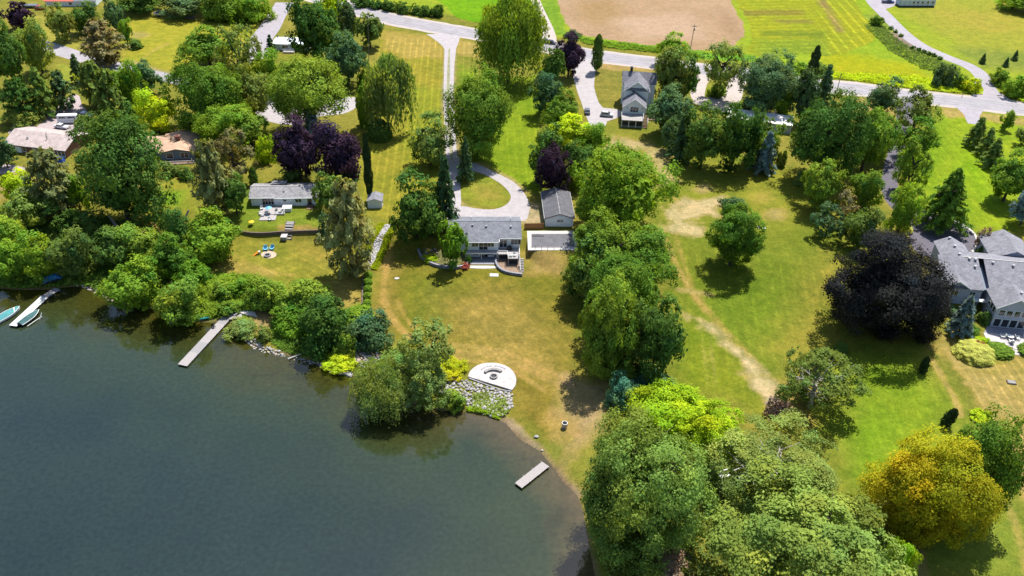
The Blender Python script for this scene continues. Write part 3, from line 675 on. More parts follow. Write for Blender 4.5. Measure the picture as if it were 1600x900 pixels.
def lane(name, label, pts, w, dz, m, k=5):
    q = smooth([gp(*p) for p in pts], k)
    if hasattr(w, '__len__'):
        w = np.interp(np.linspace(0, len(w) - 1, len(q)), np.arange(len(w)), w)
    return tag(strip(name, q, w, P + dz, m), label)
lane('driveway', 'long straight pale gravel driveway from the road to the house', [(694, 52), (703, 72), (702, 100), (701, 150), (703, 200), (705, 240), (708, 272), (709, 296), (709, 318), (706, 334)], [15, 4.6, 3.7, 3.5, 3.4, 3.5, 3.8, 4, 4], .016, M['gravel'])
lane('grass_strip', 'thin grassy strip down the middle of the long driveway', [(702, 76), (701, 110), (700, 150), (701, 180), (704, 220), (706, 250)], [.5, 1.1, .9, .5, 1.2, .6], .02, M['median'])
sheet('turning_loop', [(712, 244), (728, 252), (745, 256), (775, 270), (802, 284), (818, 300), (827, 318), (826, 334), (819, 345), (790, 347), (745, 347), (700, 344), (706, 326), (722, 322), (745, 326), (772, 327), (792, 319), (798, 306), (786, 290), (764, 276), (742, 268), (724, 268), (712, 262)], .013, M['gravel'], 3, tagl='pale gravel turning loop round the grass island behind the house')
lane('farm_track', 'twin rut farm track running up between the fields', [(855, 66), (858, 52), (850, 30), (840, 8), (826, -30), (812, -80)], [8, 5, 4.2, 4, 4, 4], .026, M['dirtlane'])
lane('grass_strip', 'green strip between the ruts of the farm track', [(856, 48), (849, 28), (840, 8), (826, -30), (812, -80)], [1, 1.5, 1.6, 1.6, 1.6], .03, M['median'])
lane('farmhouse_driveway', 'grey gravel driveway beside the farmhouse', [(912, 92), (912, 110), (914, 135), (922, 160), (932, 178), (934, 196)], [15, 9, 6.6, 6, 8, 5], .016, M['gravel'])
sheet('parking_apron', [(918, 165), (940, 168), (968, 172), (968, 182), (945, 190), (922, 190)], .013, M['gravel'], 3, tagl='pale gravel parking apron beside the farmhouse')
lane('curving_lane', 'pale lane curving from the mobile home to the road', [(1352, -30), (1362, 0), (1385, 25), (1412, 52), (1440, 72), (1480, 90), (1515, 104), (1535, 120), (1541, 140), (1552, 158)], [6, 6, 6, 6, 6, 6, 6, 6, 8, 16], .014, M['lane'])
sheet('parking_apron', [(1362, -4), (1402, -6), (1404, 5), (1385, 14), (1374, 12)], .012, M['lane'], 2, tagl='pale parking spot beside the mobile home')
lane('neighbour_driveway', 'dark tarmac driveway running down to the big house', [(1412, 158), (1414, 180), (1408, 215), (1396, 255), (1390, 300), (1412, 330), (1440, 345)], [9, 5.5, 5, 5, 4.6, 5, 7], .016, M['blacktop'])
sheet('blacktop_court', [(1424, 334), (1440, 330), (1470, 338), (1500, 350), (1518, 362), (1525, 378), (1520, 392), (1500, 400), (1440, 400), (1420, 370)], .020, M['blacktop'], 3, tagl='dark tarmac turning court behind the big house')
e = [gp(*p) for p in [(1436, 327), (1455, 333), (1480, 341), (1506, 352), (1522, 366), (1527, 380), (1519, 394)]]
cb = smooth(e, 4); L_, R_ = strip_pts(cb, .7); k_ = MB()
for i in range(len(L_) - 1):
    k_.hexa([(R_[i].x, R_[i].y, P), (R_[i + 1].x, R_[i + 1].y, P), (L_[i + 1].x, L_[i + 1].y, P), (L_[i].x, L_[i].y, P)], [(R_[i].x, R_[i].y, P + .15), (R_[i + 1].x, R_[i + 1].y, P + .15), (L_[i + 1].x, L_[i + 1].y, P + .15), (L_[i].x, L_[i].y, P + .15)])
tag(k_.build('kerb', M['concrete']), 'pale concrete kerb round the tarmac court', kind='structure')
lane('side_driveway', 'short grey driveway mouth on the far side of the lawn', [(1513, 164), (1518, 180), (1522, 194)], [12, 5, 4], .018, M['lane'])
lane('side_lane', 'bleached lane passing the brush pile lawn', [(40, 62), (90, 78), (140, 93), (200, 108), (265, 122), (330, 140), (400, 155)], [8, 8, 7.5, 7, 6.5, 7, 7], .014, M['asphalt'])
sheet('gravel_court', [(395, 140), (430, 150), (480, 148), (530, 150), (560, 154), (556, 168), (535, 178), (500, 182), (470, 195), (420, 190), (395, 170)], .017, M['gravel'], 3, tagl='pale gravel court under the flat spreading tree')
lane('trailer_drive', 'pale driveway leading to the white roofed trailer', [(445, 4), (432, 25), (420, 45), (408, 62), (405, 80), (400, 100)], [8, 8, 9, 9, 8, 6], .015, M['lane'])
sheet('concrete_court', [(20, 196), (60, 184), (95, 163), (112, 148), (124, 150), (128, 164), (142, 182), (140, 205), (100, 214), (20, 216)], .019, M['pinkconc'], 2, tagl='pinkish concrete court behind the beige roofed house')
sheet('concrete_pad', [(-60, 256), (10, 256), (24, 259), (40, 262), (40, 268), (10, 270), (-60, 285)], .012, M['pinkconc'], 1, tagl='pale concrete pad beside the beige roofed house')
sheet('yard_gravel', [(1118, 150), (1150, 150), (1150, 166), (1240, 182), (1240, 196), (1110, 172), (1082, 160), (1090, 156)], .013, M['dirtlane'], 1, tagl='pale yard behind the long white roof')
lane('yard_entrance', 'pale entrance from the road beside the small grass triangle', [(1160, 118), (1150, 132), (1146, 150), (1140, 160)], [10, 6, 6, 6], .012, M['dirtlane'])
lane('yard_entrance', 'short pale entrance on the farmhouse side of the grass triangle', [(1100, 112), (1094, 130), (1090, 150), (1100, 162)], [8, 5, 5, 5], .012, M['dirtlane'])
# ------------------------------------------------------------------ plants
LEAF = {}
for k, c, tr in [('mid', (0.142, 0.239, 0.032), 0.4), ('deep', (0.085, 0.160, 0.032), 0.35), ('bright', (0.171, 0.291, 0.030), 0.44999999999999996), ('lime', (0.335, 0.461, 0.022), 0.44999999999999996), ('olive', (0.160, 0.217, 0.048), 0.4),
                 ('pale', (0.203, 0.285, 0.057), 0.4), ('willow', (0.225, 0.300, 0.080), 0.44999999999999996), ('silver', (0.182, 0.257, 0.063), 0.4), ('bluegreen', (0.097, 0.171, 0.071), 0.35), ('bluespruce', (0.150, 0.221, 0.221), 0.30000000000000004),
                 ('spruce', (0.068, 0.120, 0.043), .2), ('pine', (0.199, 0.217, 0.080), 0.35), ('browngreen', (0.222, 0.199, 0.085), 0.35), ('purple', (0.040, 0.024, 0.042), .2), ('crimson', (0.027, 0.027, 0.025), .15), ('gold', (0.370, 0.335, 0.020), 0.44999999999999996),
                 ('bronze', (0.318, 0.212, 0.052), 0.4), ('teal', (0.106, 0.229, 0.132), 0.4), ('chartreuse', (0.345, 0.391, 0.017), 0.44999999999999996), ('cream', (0.620, 0.620, 0.160), 0.44999999999999996), ('dry', (0.265, 0.186, 0.132), 0.2), ('flower', (0.743, 0.567, 0.071), 0.4), ('redleaf', (0.283, 0.088, 0.052), 0.4), ('cedar', (0.034, 0.058, 0.022), .15)]:
    LEAF[k] = leafmat(k + '_leaves', c, tr)

def leaf_mesh(name, pos, nrm, size, tint, rng, long=1.0, hang=None):
    """one diamond leaf (or leaf spray) per point"""
    n = len(pos)
    a = np.cross(nrm, rng.normal(size=(n, 3))); a /= np.linalg.norm(a, axis=1, keepdims=True) + 1e-9
    if hang is not None: a = a * (1 - hang) + np.array([0, 0, -1.0]) * hang; a /= np.linalg.norm(a, axis=1, keepdims=True) + 1e-9
    b = np.cross(nrm, a); b /= np.linalg.norm(b, axis=1, keepdims=True) + 1e-9
    s = (size * (.5 + 1.05 * rng.random(n) ** 1.6))[:, None] * 1.1
    v = np.stack([pos - a * s * .55 * long, pos + b * s * .42 + a * s * .05, pos + a * s * .6 * long + nrm * s * .12, pos - b * s * .42 + a * s * .05], 1).reshape(-1, 3).astype(np.float32)
    me = bpy.data.meshes.new(name)
    me.vertices.add(4 * n); me.vertices.foreach_set('co', v.ravel())
    me.loops.add(4 * n); me.loops.foreach_set('vertex_index', np.arange(4 * n, dtype=np.int32))
    me.polygons.add(n); me.polygons.foreach_set('loop_start', np.arange(0, 4 * n, 4, dtype=np.int32)); me.update(calc_edges=True)
    at = me.attributes.new('tint', 'FLOAT_COLOR', 'POINT')
    at.data.foreach_set('color', np.repeat(np.concatenate([tint, np.ones((n, 1))], 1), 4, 0).astype(np.float32).ravel())
    return me
def sph(n, rng):
    d = rng.normal(size=(n, 3)); return d / np.linalg.norm(d, axis=1, keepdims=True)
def clump_tint(k, rng, amt=.22):
    v = rng.normal(1, amt * .6, (k, 1)).clip(.55, 1.5); w = rng.normal(0, amt * .35, (k, 1))
    return np.concatenate([v * (1 + w), v, v * (1 - w)], 1)
def crown_points(kind, n, rng, fine):
    """points and outward normals of a crown inside the unit box: lobes carrying clumps carrying leaves"""
    if kind in ('broad', 'dense', 'tall', 'open', 'shrub', 'flatop', 'conic'):
        K1 = {0: 7, 1: 9, 2: 11, 3: 14, 4: 17}[fine]; K2 = {0: 3, 1: 5, 2: 8, 3: 12, 4: 16}[fine]
        if kind == 'open': K1 = int(K1 * 1.1)
        i = np.arange(K1); g = np.pi * (3 - 5 ** .5); z = 1 - 2 * (i + .5) / K1
        d = np.stack([np.sqrt(1 - z * z) * np.cos(g * i), np.sqrt(1 - z * z) * np.sin(g * i), z], 1) + rng.normal(0, .22, (K1, 3))
        d /= np.linalg.norm(d, axis=1, keepdims=True)
        c1 = d * (rng.uniform(.42, .68, K1) if kind != 'dense' else rng.uniform(.56, .64, K1))[:, None]; r1 = rng.uniform(.30, .46, K1) * (1.0 if fine < 3 else .9)
        if kind == 'dense': r1 = rng.uniform(.38, .44, K1)
        m = int(K1 * (.2 if kind == 'open' else .75)); q = sph(m, rng) * rng.uniform(.18, .42, (m, 1)); c1 = np.concatenate([c1, q]); r1 = np.concatenate([r1, rng.uniform(.34, .48, m)])
        if kind == 'conic':
            c1[:, :2] *= (1.1 - .75 * (c1[:, 2:3] + .7) / 1.4); r1 *= np.clip(1.05 - .45 * (c1[:, 2] + .7) / 1.4, .4, 1.2); c1[:, 2] *= 1.25
        if kind == 'flatop': c1[:, 2] = np.where(c1[:, 2] < 0, c1[:, 2] * .4, c1[:, 2] * .8)
        lo = {'shrub': .65, 'dense': .95, 'broad': .8, 'tall': .9, 'open': .9}.get(kind, 1.0); c1[:, 2] = np.where(c1[:, 2] < 0, c1[:, 2] * lo, c1[:, 2])
        t1 = clump_tint(len(c1), rng, .2)
        c2, r2, o2, t2 = [], [], [], []
        for j in range(len(c1)):
            q = sph(K2, rng); o = c1[j] / (np.linalg.norm(c1[j]) + 1e-6); f = (q @ o) < -.35; q[f] -= 2 * (q[f] @ o)[:, None] * o
            c2.append(c1[j] + q * r1[j] * rng.uniform(.6, 1.0, (K2, 1)) * np.array([1, 1, .85])); r2.append(r1[j] * rng.uniform(.32, .62, K2) * {0: 1.5, 1: 1.2, 2: 1, 3: .85, 4: .75}[fine])
            o2.append(q * .7 + o * .5); t2.append(t1[j] * clump_tint(K2, rng, .16))
        c2, r2, o2, t2 = map(np.concatenate, (c2, r2, o2, t2))
        w = r2 ** 2; w /= w.sum(); k = rng.choice(len(c2), n, p=w)
        q = sph(n, rng); f = (q * o2[k]).sum(1) < -.3; q[f] *= -1
        pos = c2[k] + q * (r2[k] * rng.uniform(.35, 1.12, n))[:, None] * np.array([1.05, 1.05, .8])
        cut = {'open': .38, 'broad': .13, 'tall': .16, 'conic': .14}.get(kind, 0)
        hole = vnoise(pos[:, 0] * 4.5 + pos[:, 2] * 1.5, pos[:, 1] * 4.5 + pos[:, 2] * 3, 1.0, 3) + rng.normal(0, .05, n) > cut
        pos, q, k = pos[hole], q[hole], k[hole]
        nr = q * .7 + o2[k] * .45 + np.array([0, 0, .4]) + rng.normal(0, .42, pos.shape)
        return pos, nr, t2[k] * rng.uniform(.8, 1.2, (len(pos), 1)), None, 1.15
    if kind == 'mound':
        q = sph(n, rng); q[:, 2] = np.where(q[:, 2] < -.45, -q[:, 2], q[:, 2]); bump = vnoise(q[:, 0] * 5 + 9, q[:, 1] * 5 + q[:, 2] * 3, 1.0, 7)
        pos = q * (.82 + .18 * bump + rng.normal(0, .03, n))[:, None]; v = (.78 + .4 * bump)[:, None] * rng.uniform(.8, 1.2, (n, 1))
        return pos, q + np.array([0, 0, .4]) + rng.normal(0, .45, pos.shape), np.repeat(v, 3, 1), None, 1.1
    if kind == 'weep':
        m = {0: 5, 1: 6, 2: 9, 3: 12, 4: 14}[fine]; S = int(n * .62) // m; D = n - S * m
        K = {0: 8, 1: 14, 2: 22, 3: 34, 4: 44}[fine]
        d = sph(K, rng); d[:, 2] = np.abs(d[:, 2]) * .95 - .1; c = d * rng.uniform(.55, .82, (K, 1)); ti = clump_tint(K, rng, .2)
        k0 = rng.integers(0, K, D); q0 = sph(D, rng); q0[:, 2] = np.abs(q0[:, 2]); p0 = c[k0] + q0 * .27 * rng.uniform(.5, 1.1, (D, 1))
        k = rng.integers(0, K, S); st = c[k] + sph(S, rng) * .24 * np.array([1, 1, .6]); hr = np.linalg.norm(st[:, :2], axis=1)
        ln = (st[:, 2] + 1) * rng.uniform(.35, 1.0, S) * np.clip(.35 + hr, .3, 1.05)
        t = np.tile(np.linspace(0, 1, m), S); kk = np.repeat(k, m); b = np.repeat(st, m, 0); L = np.repeat(ln, m)
        o = b.copy(); o[:, 2] = 0; o /= np.linalg.norm(o, axis=1, keepdims=True) + .15
        pos = b + o * (np.sin(t * 1.6) * .10)[:, None]; pos[:, 2] -= t * L; pos += rng.normal(0, .022, pos.shape)
        nr = np.concatenate([q0 * .6 + np.array([0, 0, .4]) + rng.normal(0, .5, p0.shape), o * .7 + np.array([0, 0, .45]) + rng.normal(0, .45, pos.shape)])
        pos = np.concatenate([p0, pos]); kk = np.concatenate([k0, kk])
        return pos, nr, ti[kk] * rng.uniform(.82, 1.18, (len(pos), 1)), .6, 1.5
    if kind in ('cone', 'pine'):
        Ly = {0: 7, 1: 10, 2: 15, 3: 20, 4: 24}[fine]; out_p, out_n, out_t = [], [], []
        nb = {0: 6, 1: 7, 2: 9, 3: 11, 4: 12}[fine]; per = max(3, n // (Ly * nb))
        for j in range(Ly):
            h = (j + rng.uniform(-.2, .2)) / Ly
            R = (1 - h) ** .85 if kind == 'cone' else (1 - abs(h - .35) * 1.1) * rng.uniform(.7, 1.05)
            R = max(.05, R) * rng.uniform(.86, 1.08)
            for b in range(nb):
                if kind == 'pine' and rng.random() < .22: continue
                an = 2 * np.pi * (b + rng.uniform(-.3, .3)) / nb + j * .8; L = R * rng.uniform(.72, 1.08)
                t = rng.uniform(.12, 1, per) ** .7; wv = (1 - t * .6) * L * .22
                side = rng.uniform(-1, 1, per) * wv; dx, dy = math.cos(an), math.sin(an)
                z0 = -1 + 2 * h
                zz = z0 + (-.16 * t * L if kind == 'cone' else .18 * t * L) + rng.normal(0, .025 if kind == 'cone' else .045, per)
                out_p.append(np.stack([dx * t * L - dy * side, dy * t * L + dx * side, zz], 1))
                out_n.append(np.stack([dx * .45 + rng.normal(0, .3, per), dy * .45 + rng.normal(0, .3, per), .8 + rng.normal(0, .25, per)], 1))
                out_t.append(np.tile(clump_tint(1, rng, .2), (per, 1)) * (.78 + .35 * t[:, None]))
        return np.concatenate(out_p), np.concatenate(out_n), np.concatenate(out_t), None, 1.7
    if kind == 'column':
        z = rng.uniform(-1, 1, n); r = np.sqrt(np.clip(1 - np.abs(z) ** 3.2, 0, 1)) * (1 - .35 * (z + 1) / 2) * rng.uniform(.7, 1.05, n); a = rng.uniform(0, 6.283, n)
        r *= 1 + .18 * np.sin(9 * z + 2 * np.cos(a * 2))
        pos = np.stack([r * np.cos(a), r * np.sin(a), z], 1); nr = np.stack([np.cos(a), np.sin(a), np.full(n, .5)], 1) + rng.normal(0, .4, pos.shape)
        v = (.8 + .4 * vnoise(a * 2, z * 6, 1.0, 5))[:, None]
        return pos, nr, np.repeat(v, 3, 1), .4, 1.5
CROWNS = {}
NLEAF = {0: 800, 1: 2600, 2: 8000, 3: 24000, 4: 72000}; LSIZE = {0: .20, 1: .118, 2: .070, 3: .042, 4: .0265}
def crown(kind, fine, var):
    key = (kind, fine, var)
    if key not in CROWNS:
        rng = np.random.default_rng(hash((len(kind) * 7 + ord(kind[0]), fine, var)) % 99991)
        n = NLEAF[fine]
        if kind in ('cone', 'pine', 'column'): n = int(n * 1.15)
        if kind == 'open': n = int(n * .95)
        pos, nr, ti, hang, lg = crown_points(kind, n, rng, fine)
        nr /= np.linalg.norm(nr, axis=1, keepdims=True) + 1e-9
        lo, hi = np.quantile(pos, .004, axis=0), np.quantile(pos, .996, axis=0)
        pos = (pos - (lo + hi) / 2) / ((hi - lo) / 2)
        sz = np.full(len(pos), LSIZE[fine] * (1.1 if kind in ('cone', 'pine') else 1))
        if kind in ('broad', 'dense', 'tall', 'conic', 'flatop', 'shrub', 'weep'):
            m = int(len(pos) * {0: .10, 1: .10, 2: .07, 3: .05, 4: .04}[fine]); q = sph(m, rng) * (rng.random((m, 1)) ** .4) * .60; q[:, 2] -= .08
            if kind == 'conic': q[:, :2] *= 1.0 - .45 * q[:, 2:3]
            pos = np.concatenate([pos, q]); nn = q + np.array([0, 0, .3]) + rng.normal(0, .3, q.shape); nr = np.concatenate([nr, nn / np.linalg.norm(nn, axis=1, keepdims=True)])
            ti = np.concatenate([ti, np.full((m, 3), .95)]); sz = np.concatenate([sz, np.full(m, LSIZE[fine] * 2.6)])
        CROWNS[key] = leaf_mesh('crown', pos, nr, sz, ti, rng, lg, hang)
    return CROWNS[key]
TRUNKS = {}
def trunk(kind, var):
    """unit trunk: height 1 = whole tree, radius 1 = crown radius"""
    key = (kind, var)
    if key not in TRUNKS:
        rg = random.Random(var * 31 + len(kind)); b = MB()
        top = .97 if kind in ('cone', 'pine', 'column') else .62
        z, x, y, r0 = -.03, 0, 0, .075
        for i in range(5):
            z2 = -.03 + (top + .03) * (i + 1) / 5; x2, y2 = x + rg.uniform(-.03, .03), y + rg.uniform(-.03, .03); r2 = .075 * (1 - .17 * (i + 1))
            b.bar((x, y, z), (x2, y2, z2), r0, 7, r2); x, y, z, r0 = x2, y2, z2, r2
        for i in range({'limbs': 9, 'birch': 17}.get(kind, 6)):
            a = i * 2.4 + rg.random(); zz = rg.uniform(.26, .6); L = rg.uniform(.45, .85); up = rg.uniform(.12, .34)
            m_ = (math.cos(a) * L * .5, math.sin(a) * L * .5, zz + up * .6); e_ = (math.cos(a + .2) * L, math.sin(a + .2) * L, zz + up)
            th = .55 if kind == 'birch' else 1
            b.bar((0, 0, zz), m_, .035 * th, 5, .022 * th); b.bar(m_, e_, .022 * th, 5, .006)
            if kind in ('limbs', 'birch'):
                for s in (-.5, .5): b.bar(m_, (math.cos(a + s) * L * .95, math.sin(a + s) * L * .95, zz + up * 1.15), .016 * th, 4, .003)
        me = bpy.data.meshes.new('trunk'); me.from_pydata(b.v, [], b.f); me.update(); TRUNKS[key] = me
    return TRUNKS[key]
def put(me, name, m, parent):
    o = bpy.data.objects.new(name, me); COL.objects.link(o); o.parent = parent
    if not me.materials: me.materials.append(m)
    o.material_slots[0].link = 'OBJECT'; o.material_slots[0].material = m
    return o
_vc = [0]
def plant(name, kind, leaf, box, label, cat='tree', gap=.18, group=None, bark='bark', limbs='plain', lean=None, fine=None, var=None, sink=None):
    """a tree or shrub whose crown fills the given box of the photograph, standing on the ground below it"""
    x0, y0, x1, y1 = box; cx, cy = (x0 + x1) / 2, (y0 + y1) / 2; W, H = x1 - x0, y1 - y0
    z = P; b = 3.0
    for _ in range(8):
        p = un(cx, cy, z); s = scale_at(p); al = alpha_at(p); r = W / 2 / s
        q = (H / 2 / s) ** 2 - (r * math.sin(al)) ** 2
        b = math.sqrt(max(q, 0)) / math.cos(al) if q > 0 else 0
        b = max(b, (.30 if cat == 'shrub' else .5) * r); g = hz(p.x, p.y)
        if sink is not None: c = b * sink
        elif cat == 'shrub': c = b * .62
        else: c = b * (1 + gap)
        z = .5 * z + .5 * (max(g, 0) + c)
    g = max(hz(p.x, p.y), -.1); base = Vector((p.x, p.y, g)); cz = z - g
    px = r * s * .64
    if fine is None: fine = 0 if px < 7 else 1 if px < 15 else 2 if px < 30 else 3 if px < 56 else 4
    _vc[0] += 1; v = (_vc[0] % (4 if fine < 2 else 3 if fine < 4 else 2)) if var is None else var
    yaw = (_vc[0] * 2.399) % 6.283
    t = thing(name, label, cat, base, yaw, group)
    c = put(crown(kind, fine, v), 'crown' if cat == 'tree' else 'foliage', LEAF[leaf], t); c.location = (0, 0, cz); c.scale = (r, r, b)
    if cat == 'tree':
        k = put(trunk(limbs if limbs != 'plain' else kind if kind in ('cone', 'pine', 'column') else 'plain', v % 2), 'trunk', M[bark], t)
        tr = max(.35, min(1, 2.2 / r)) if limbs == 'plain' else .8
        k.scale = (r, r, cz + b * .8)
    else:
        s_ = put(trunk('plain', v % 2), 'stems', M[bark], t); s_.scale = (r * .6, r * .6, cz + b * .2)
    if lean: t.rotation_euler = (lean[0], lean[1], yaw)
    return t
T = plant
# --- far corner beyond the beige roofed house
T('purple_tree', 'broad', 'purple', (6, 2, 50, 42), 'dark purple tree beside the small red vehicle in the far corner')
T('tree', 'broad', 'pale', (28, 28, 78, 108), 'tall pale green tree just below the far corner purple tree')
T('tree', 'broad', 'deep', (-22, 26, 36, 130), 'dark green tree cut by the frame edge under the purple tree')
T('tree', 'broad', 'olive', (72, 8, 114, 60), 'dull olive tree below the red roofed building')
T('tree', 'broad', 'deep', (106, 3, 154, 48), 'very dark tree at the end of the red roofed building')
T('tree', 'pine', 'browngreen', (128, 32, 190, 100), 'brownish evergreen hanging over the shaded side lane')
T('tree', 'broad', 'bluegreen', (164, -4, 196, 52), 'tall blue green tree at the corner of the brush pile lawn')
T('tree', 'broad', 'bright', (184, 30, 206, 66), 'small bright green tree on the edge of the brush pile lawn')
T('shrub', 'shrub', 'deep', (196, 60, 224, 78), 'low dark green bush poking into the brush pile lawn', 'shrub')
T('tree', 'broad', 'deep', (186, -18, 252, 18), 'dark wide tree at the top of the brush pile lawn behind the trailer boat')
T('tree', 'broad', 'spruce', (245, -18, 322, 20), 'darkest wide tree on the top edge between trailer boat and big bush')
T('bush', 'shrub', 'mid', (314, -22, 378, 41), 'huge rounded green bush at the top of the brush pile lawn', 'shrub')
T('bush', 'shrub', 'bright', (358, -14, 424, 42), 'huge leafy bush next to the pale trailer driveway', 'shrub')
T('spruce_tree', 'cone', 'spruce', (106, 86, 132, 128), 'young dark spruce between the side lane and its branch drive')
T('pine_tree', 'pine', 'olive', (118, 98, 164, 162), 'olive pine above the pinkish court, nearer to the lane')
T('pine_tree', 'pine', 'olive', (148, 112, 192, 192), 'large ragged olive pine beside the blue pickup')
T('tree', 'cone', 'pale', (40, 108, 82, 176), 'pale feathery conifer beside the branch drive')
T('tree', 'pine', 'spruce', (74, 112, 112, 168), 'dark conifer hedge tree lining the branch drive')
T('tree', 'pine', 'deep', (4, 124, 54, 186), 'dark evergreen between the frame edge and the pale conifer')
T('shrub', 'shrub', 'pale', (4, 166, 62, 202), 'pale bushy shrub along the upper rim of the pinkish court', 'shrub')
T('shrub', 'mound', 'silver', (116, 180, 148, 210), 'round silvery shrub beside the parked white car', 'shrub')
T('shrub', 'shrub', 'olive', (142, 176, 178, 214), 'olive shrub behind the round silvery one', 'shrub')
T('tree', 'broad', 'bright', (172, 92, 226, 168), 'bright green tree just below the side lane')
T('tree', 'conic', 'bluegreen', (206, 92, 248, 142), 'grey green pointed tree at the edge of the side lane')
T('tree', 'broad', 'lime', (210, 138, 270, 206), 'glowing lime green tree behind the tan roofed house')
T('shrub', 'shrub', 'deep', (178, 158, 220, 216), 'deep green tree-like shrub beside the lime green tree', 'shrub')
T('tree', 'broad', 'mid', (284, 40, 362, 100), 'spreading fresh green tree just under the nearer brush pile')
T('tree', 'open', 'olive', (336, 42, 410, 138), 'loose olive tree in the middle of the grove')
T('tree', 'tall', 'mid', (260, 76, 376, 196), 'largest tall green tree of the grove')
T('tree', 'broad', 'bright', (302, 158, 396, 228), 'bright rounded tree at the foot of the grove')
T('tree', 'broad', 'bright', (386, 76, 446, 144), 'light green tree just below the white roofed trailer')
T('tree', 'broad', 'olive', (364, 104, 420, 180), 'olive green tree beside the gravel court')
T('tree', 'broad', 'mid', (356, 170, 420, 226), 'mid green tree filling in behind the lime shrub')
T('spruce_tree', 'cone', 'spruce', (414, 56, 430, 80), 'tiny dark spruce at the corner of the white roofed trailer')
T('tree', 'broad', 'deep', (450, -6, 530, 92), 'large dark tree shading the white roofed trailer')
T('tree', 'broad', 'lime', (498, -14, 542, 34), 'yellow green tree behind the large dark shading one')
T('tree', 'tall', 'spruce', (524, 4, 562, 62), 'dark narrow tree by the bend of the road')
T('tree', 'broad', 'olive', (556, 22, 598, 70), 'dark olive thicket tree beside the power pole')
T('tree', 'broad', 'bluegreen', (508, 50, 572, 128), 'round blue green tree at the head of the gravel court')
T('tree', 'flatop', 'mid', (420, 84, 538, 186), 'flat spreading tree over the gravel court', limbs='limbs', gap=.6)
T('willow_tree', 'weep', 'willow', (566, 88, 640, 198), 'yellow green weeping willow beside the striped lawn')
T('shrub', 'shrub', 'mid', (556, 98, 584, 144), 'green shrub wedged behind the yellow green willow', 'shrub')
T('shrub', 'tall', 'mid', (554, 132, 582, 214), 'tall narrow green shrub climbing beside the yellow green willow', 'shrub')
T('shrub', 'mound', 'deep', (572, 186, 612, 224), 'round dark shrub at the foot of the yellow green willow', 'shrub')
T('purple_tree', 'broad', 'purple', (426, 180, 502, 276), 'purple tree behind the bungalow, the one further from the lawn')
T('purple_tree', 'broad', 'purple', (484, 186, 566, 282), 'purple tree behind the bungalow, the one next to the lawn')
T('spruce_tree', 'cone', 'bluespruce', (468, 158, 502, 212), 'pale blue spruce rising behind the pair of purple trees')
T('cedar_tree', 'column', 'cedar', (567, 210, 581, 306), 'very thin dark column cedar standing above the garden shed', fine=2)
T('shrub', 'shrub', 'lime', (398, 212, 430, 264), 'lime green shrub beside the purple trees', 'shrub')
T('shrub', 'shrub', 'silver', (440, 258, 472, 286), 'grey green shrub against the back of the bungalow roof', 'shrub')
T('tree', 'broad', 'deep', (490, 270, 534, 324), 'dense green tree at the end of the bungalow')
T('shrub', 'shrub', 'bluegreen', (522, 262, 562, 296), 'blue green shrub between dense tree and purple tree', 'shrub')
T('pine_tree', 'pine', 'pine', (502, 284, 582, 424), 'large khaki pine between the bungalow and the stone creek bed')
T('shrub', 'shrub', 'bluegreen', (498, 330, 524, 376), 'dark shrub at the bungalow end of the retaining wall', 'shrub')
T('shrub', 'shrub', 'redleaf', (550, 400, 574, 424), 'small reddish shrub at the foot of the khaki pine', 'shrub')
# --- along the drive
T('willow_tree', 'weep', 'mid', (744, -6, 848, 120), 'enormous weeping willow beside the road')
T('tree', 'broad', 'mid', (696, 116, 798, 242), 'large rounded tree overhanging the long gravel driveway', gap=.12)
T('tree', 'broad', 'silver', (640, 180, 704, 256), 'soft silvery green tree on the striped lawn side of the driveway', gap=.1)
T('spruce_tree', 'cone', 'spruce', (713, 216, 741, 278), 'dark spruce at the tip of the grass island')
T('spruce_tree', 'cone', 'spruce', (674, 248, 716, 352), 'tall slim spruce beside the corner of the grey roofed house')
T('tree', 'broad', 'deep', (608, 272, 692, 376), 'dense dark tree between garden shed and tall slim spruce', gap=.05)
T('tree', 'broad', 'bright', (686, 344, 728, 418), 'fresh green garden tree inside the curved planter wall', gap=.1)
# --- hedgerow and trees by the farmhouse
T('purple_tree', 'broad', 'purple', (864, 50, 916, 116), 'purple tree at the mouth of the farmhouse driveway')
T('column_tree', 'column', 'deep', (925, 56, 943, 107), 'slender column tree on the road corner opposite the purple tree', fine=1)
T('shrub', 'shrub', 'spruce', (880, 48, 910, 60), 'low dark hedge shrub beyond the road above the purple tree', 'shrub')
T('tree', 'conic', 'deep', (842, 78, 882, 140), 'pointed dark tree heading the hedgerow by the road')
T('tree', 'broad', 'bluegreen', (830, 112, 884, 176), 'dark full tree second along the hedgerow')
T('tree', 'broad', 'mid', (848, 142, 904, 206), 'mid green tree beside the gravel farmhouse driveway')
T('tree', 'broad', 'lime', (858, 176, 924, 232), 'lime green tree in the hedgerow opposite the parked cars')
T('tree', 'broad', 'bright', (900, 188, 954, 238), 'yellowish green tree closing the farmhouse driveway')
T('tree', 'broad', 'deep', (834, 192, 878, 246), 'dark tree on the striped lawn side of the hedgerow')
T('tree', 'broad', 'deep', (826, 226, 862, 282), 'deep green tree left half hidden by the hedgerow purple tree')
T('purple_tree', 'tall', 'purple', (836, 228, 890, 300), 'purple tree directly behind the garage')
T('tree', 'broad', 'deep', (878, 222, 934, 282), 'dark tree between the purple one and the broad bright crown')
T('tree', 'broad', 'bright', (884, 250, 918, 294), 'small bright tree touching the purple one behind the garage')
T('tree', 'broad', 'mid', (898, 278, 955, 350), 'mid green tree beside the garage roof')
T('tree', 'broad', 'bright', (912, 232, 1054, 366), 'very broad bright green crown beside the bare dirt patch')
T('tree', 'open', 'mid', (896, 332, 1014, 452), 'broad feathery tree overhanging the pool', gap=.25)
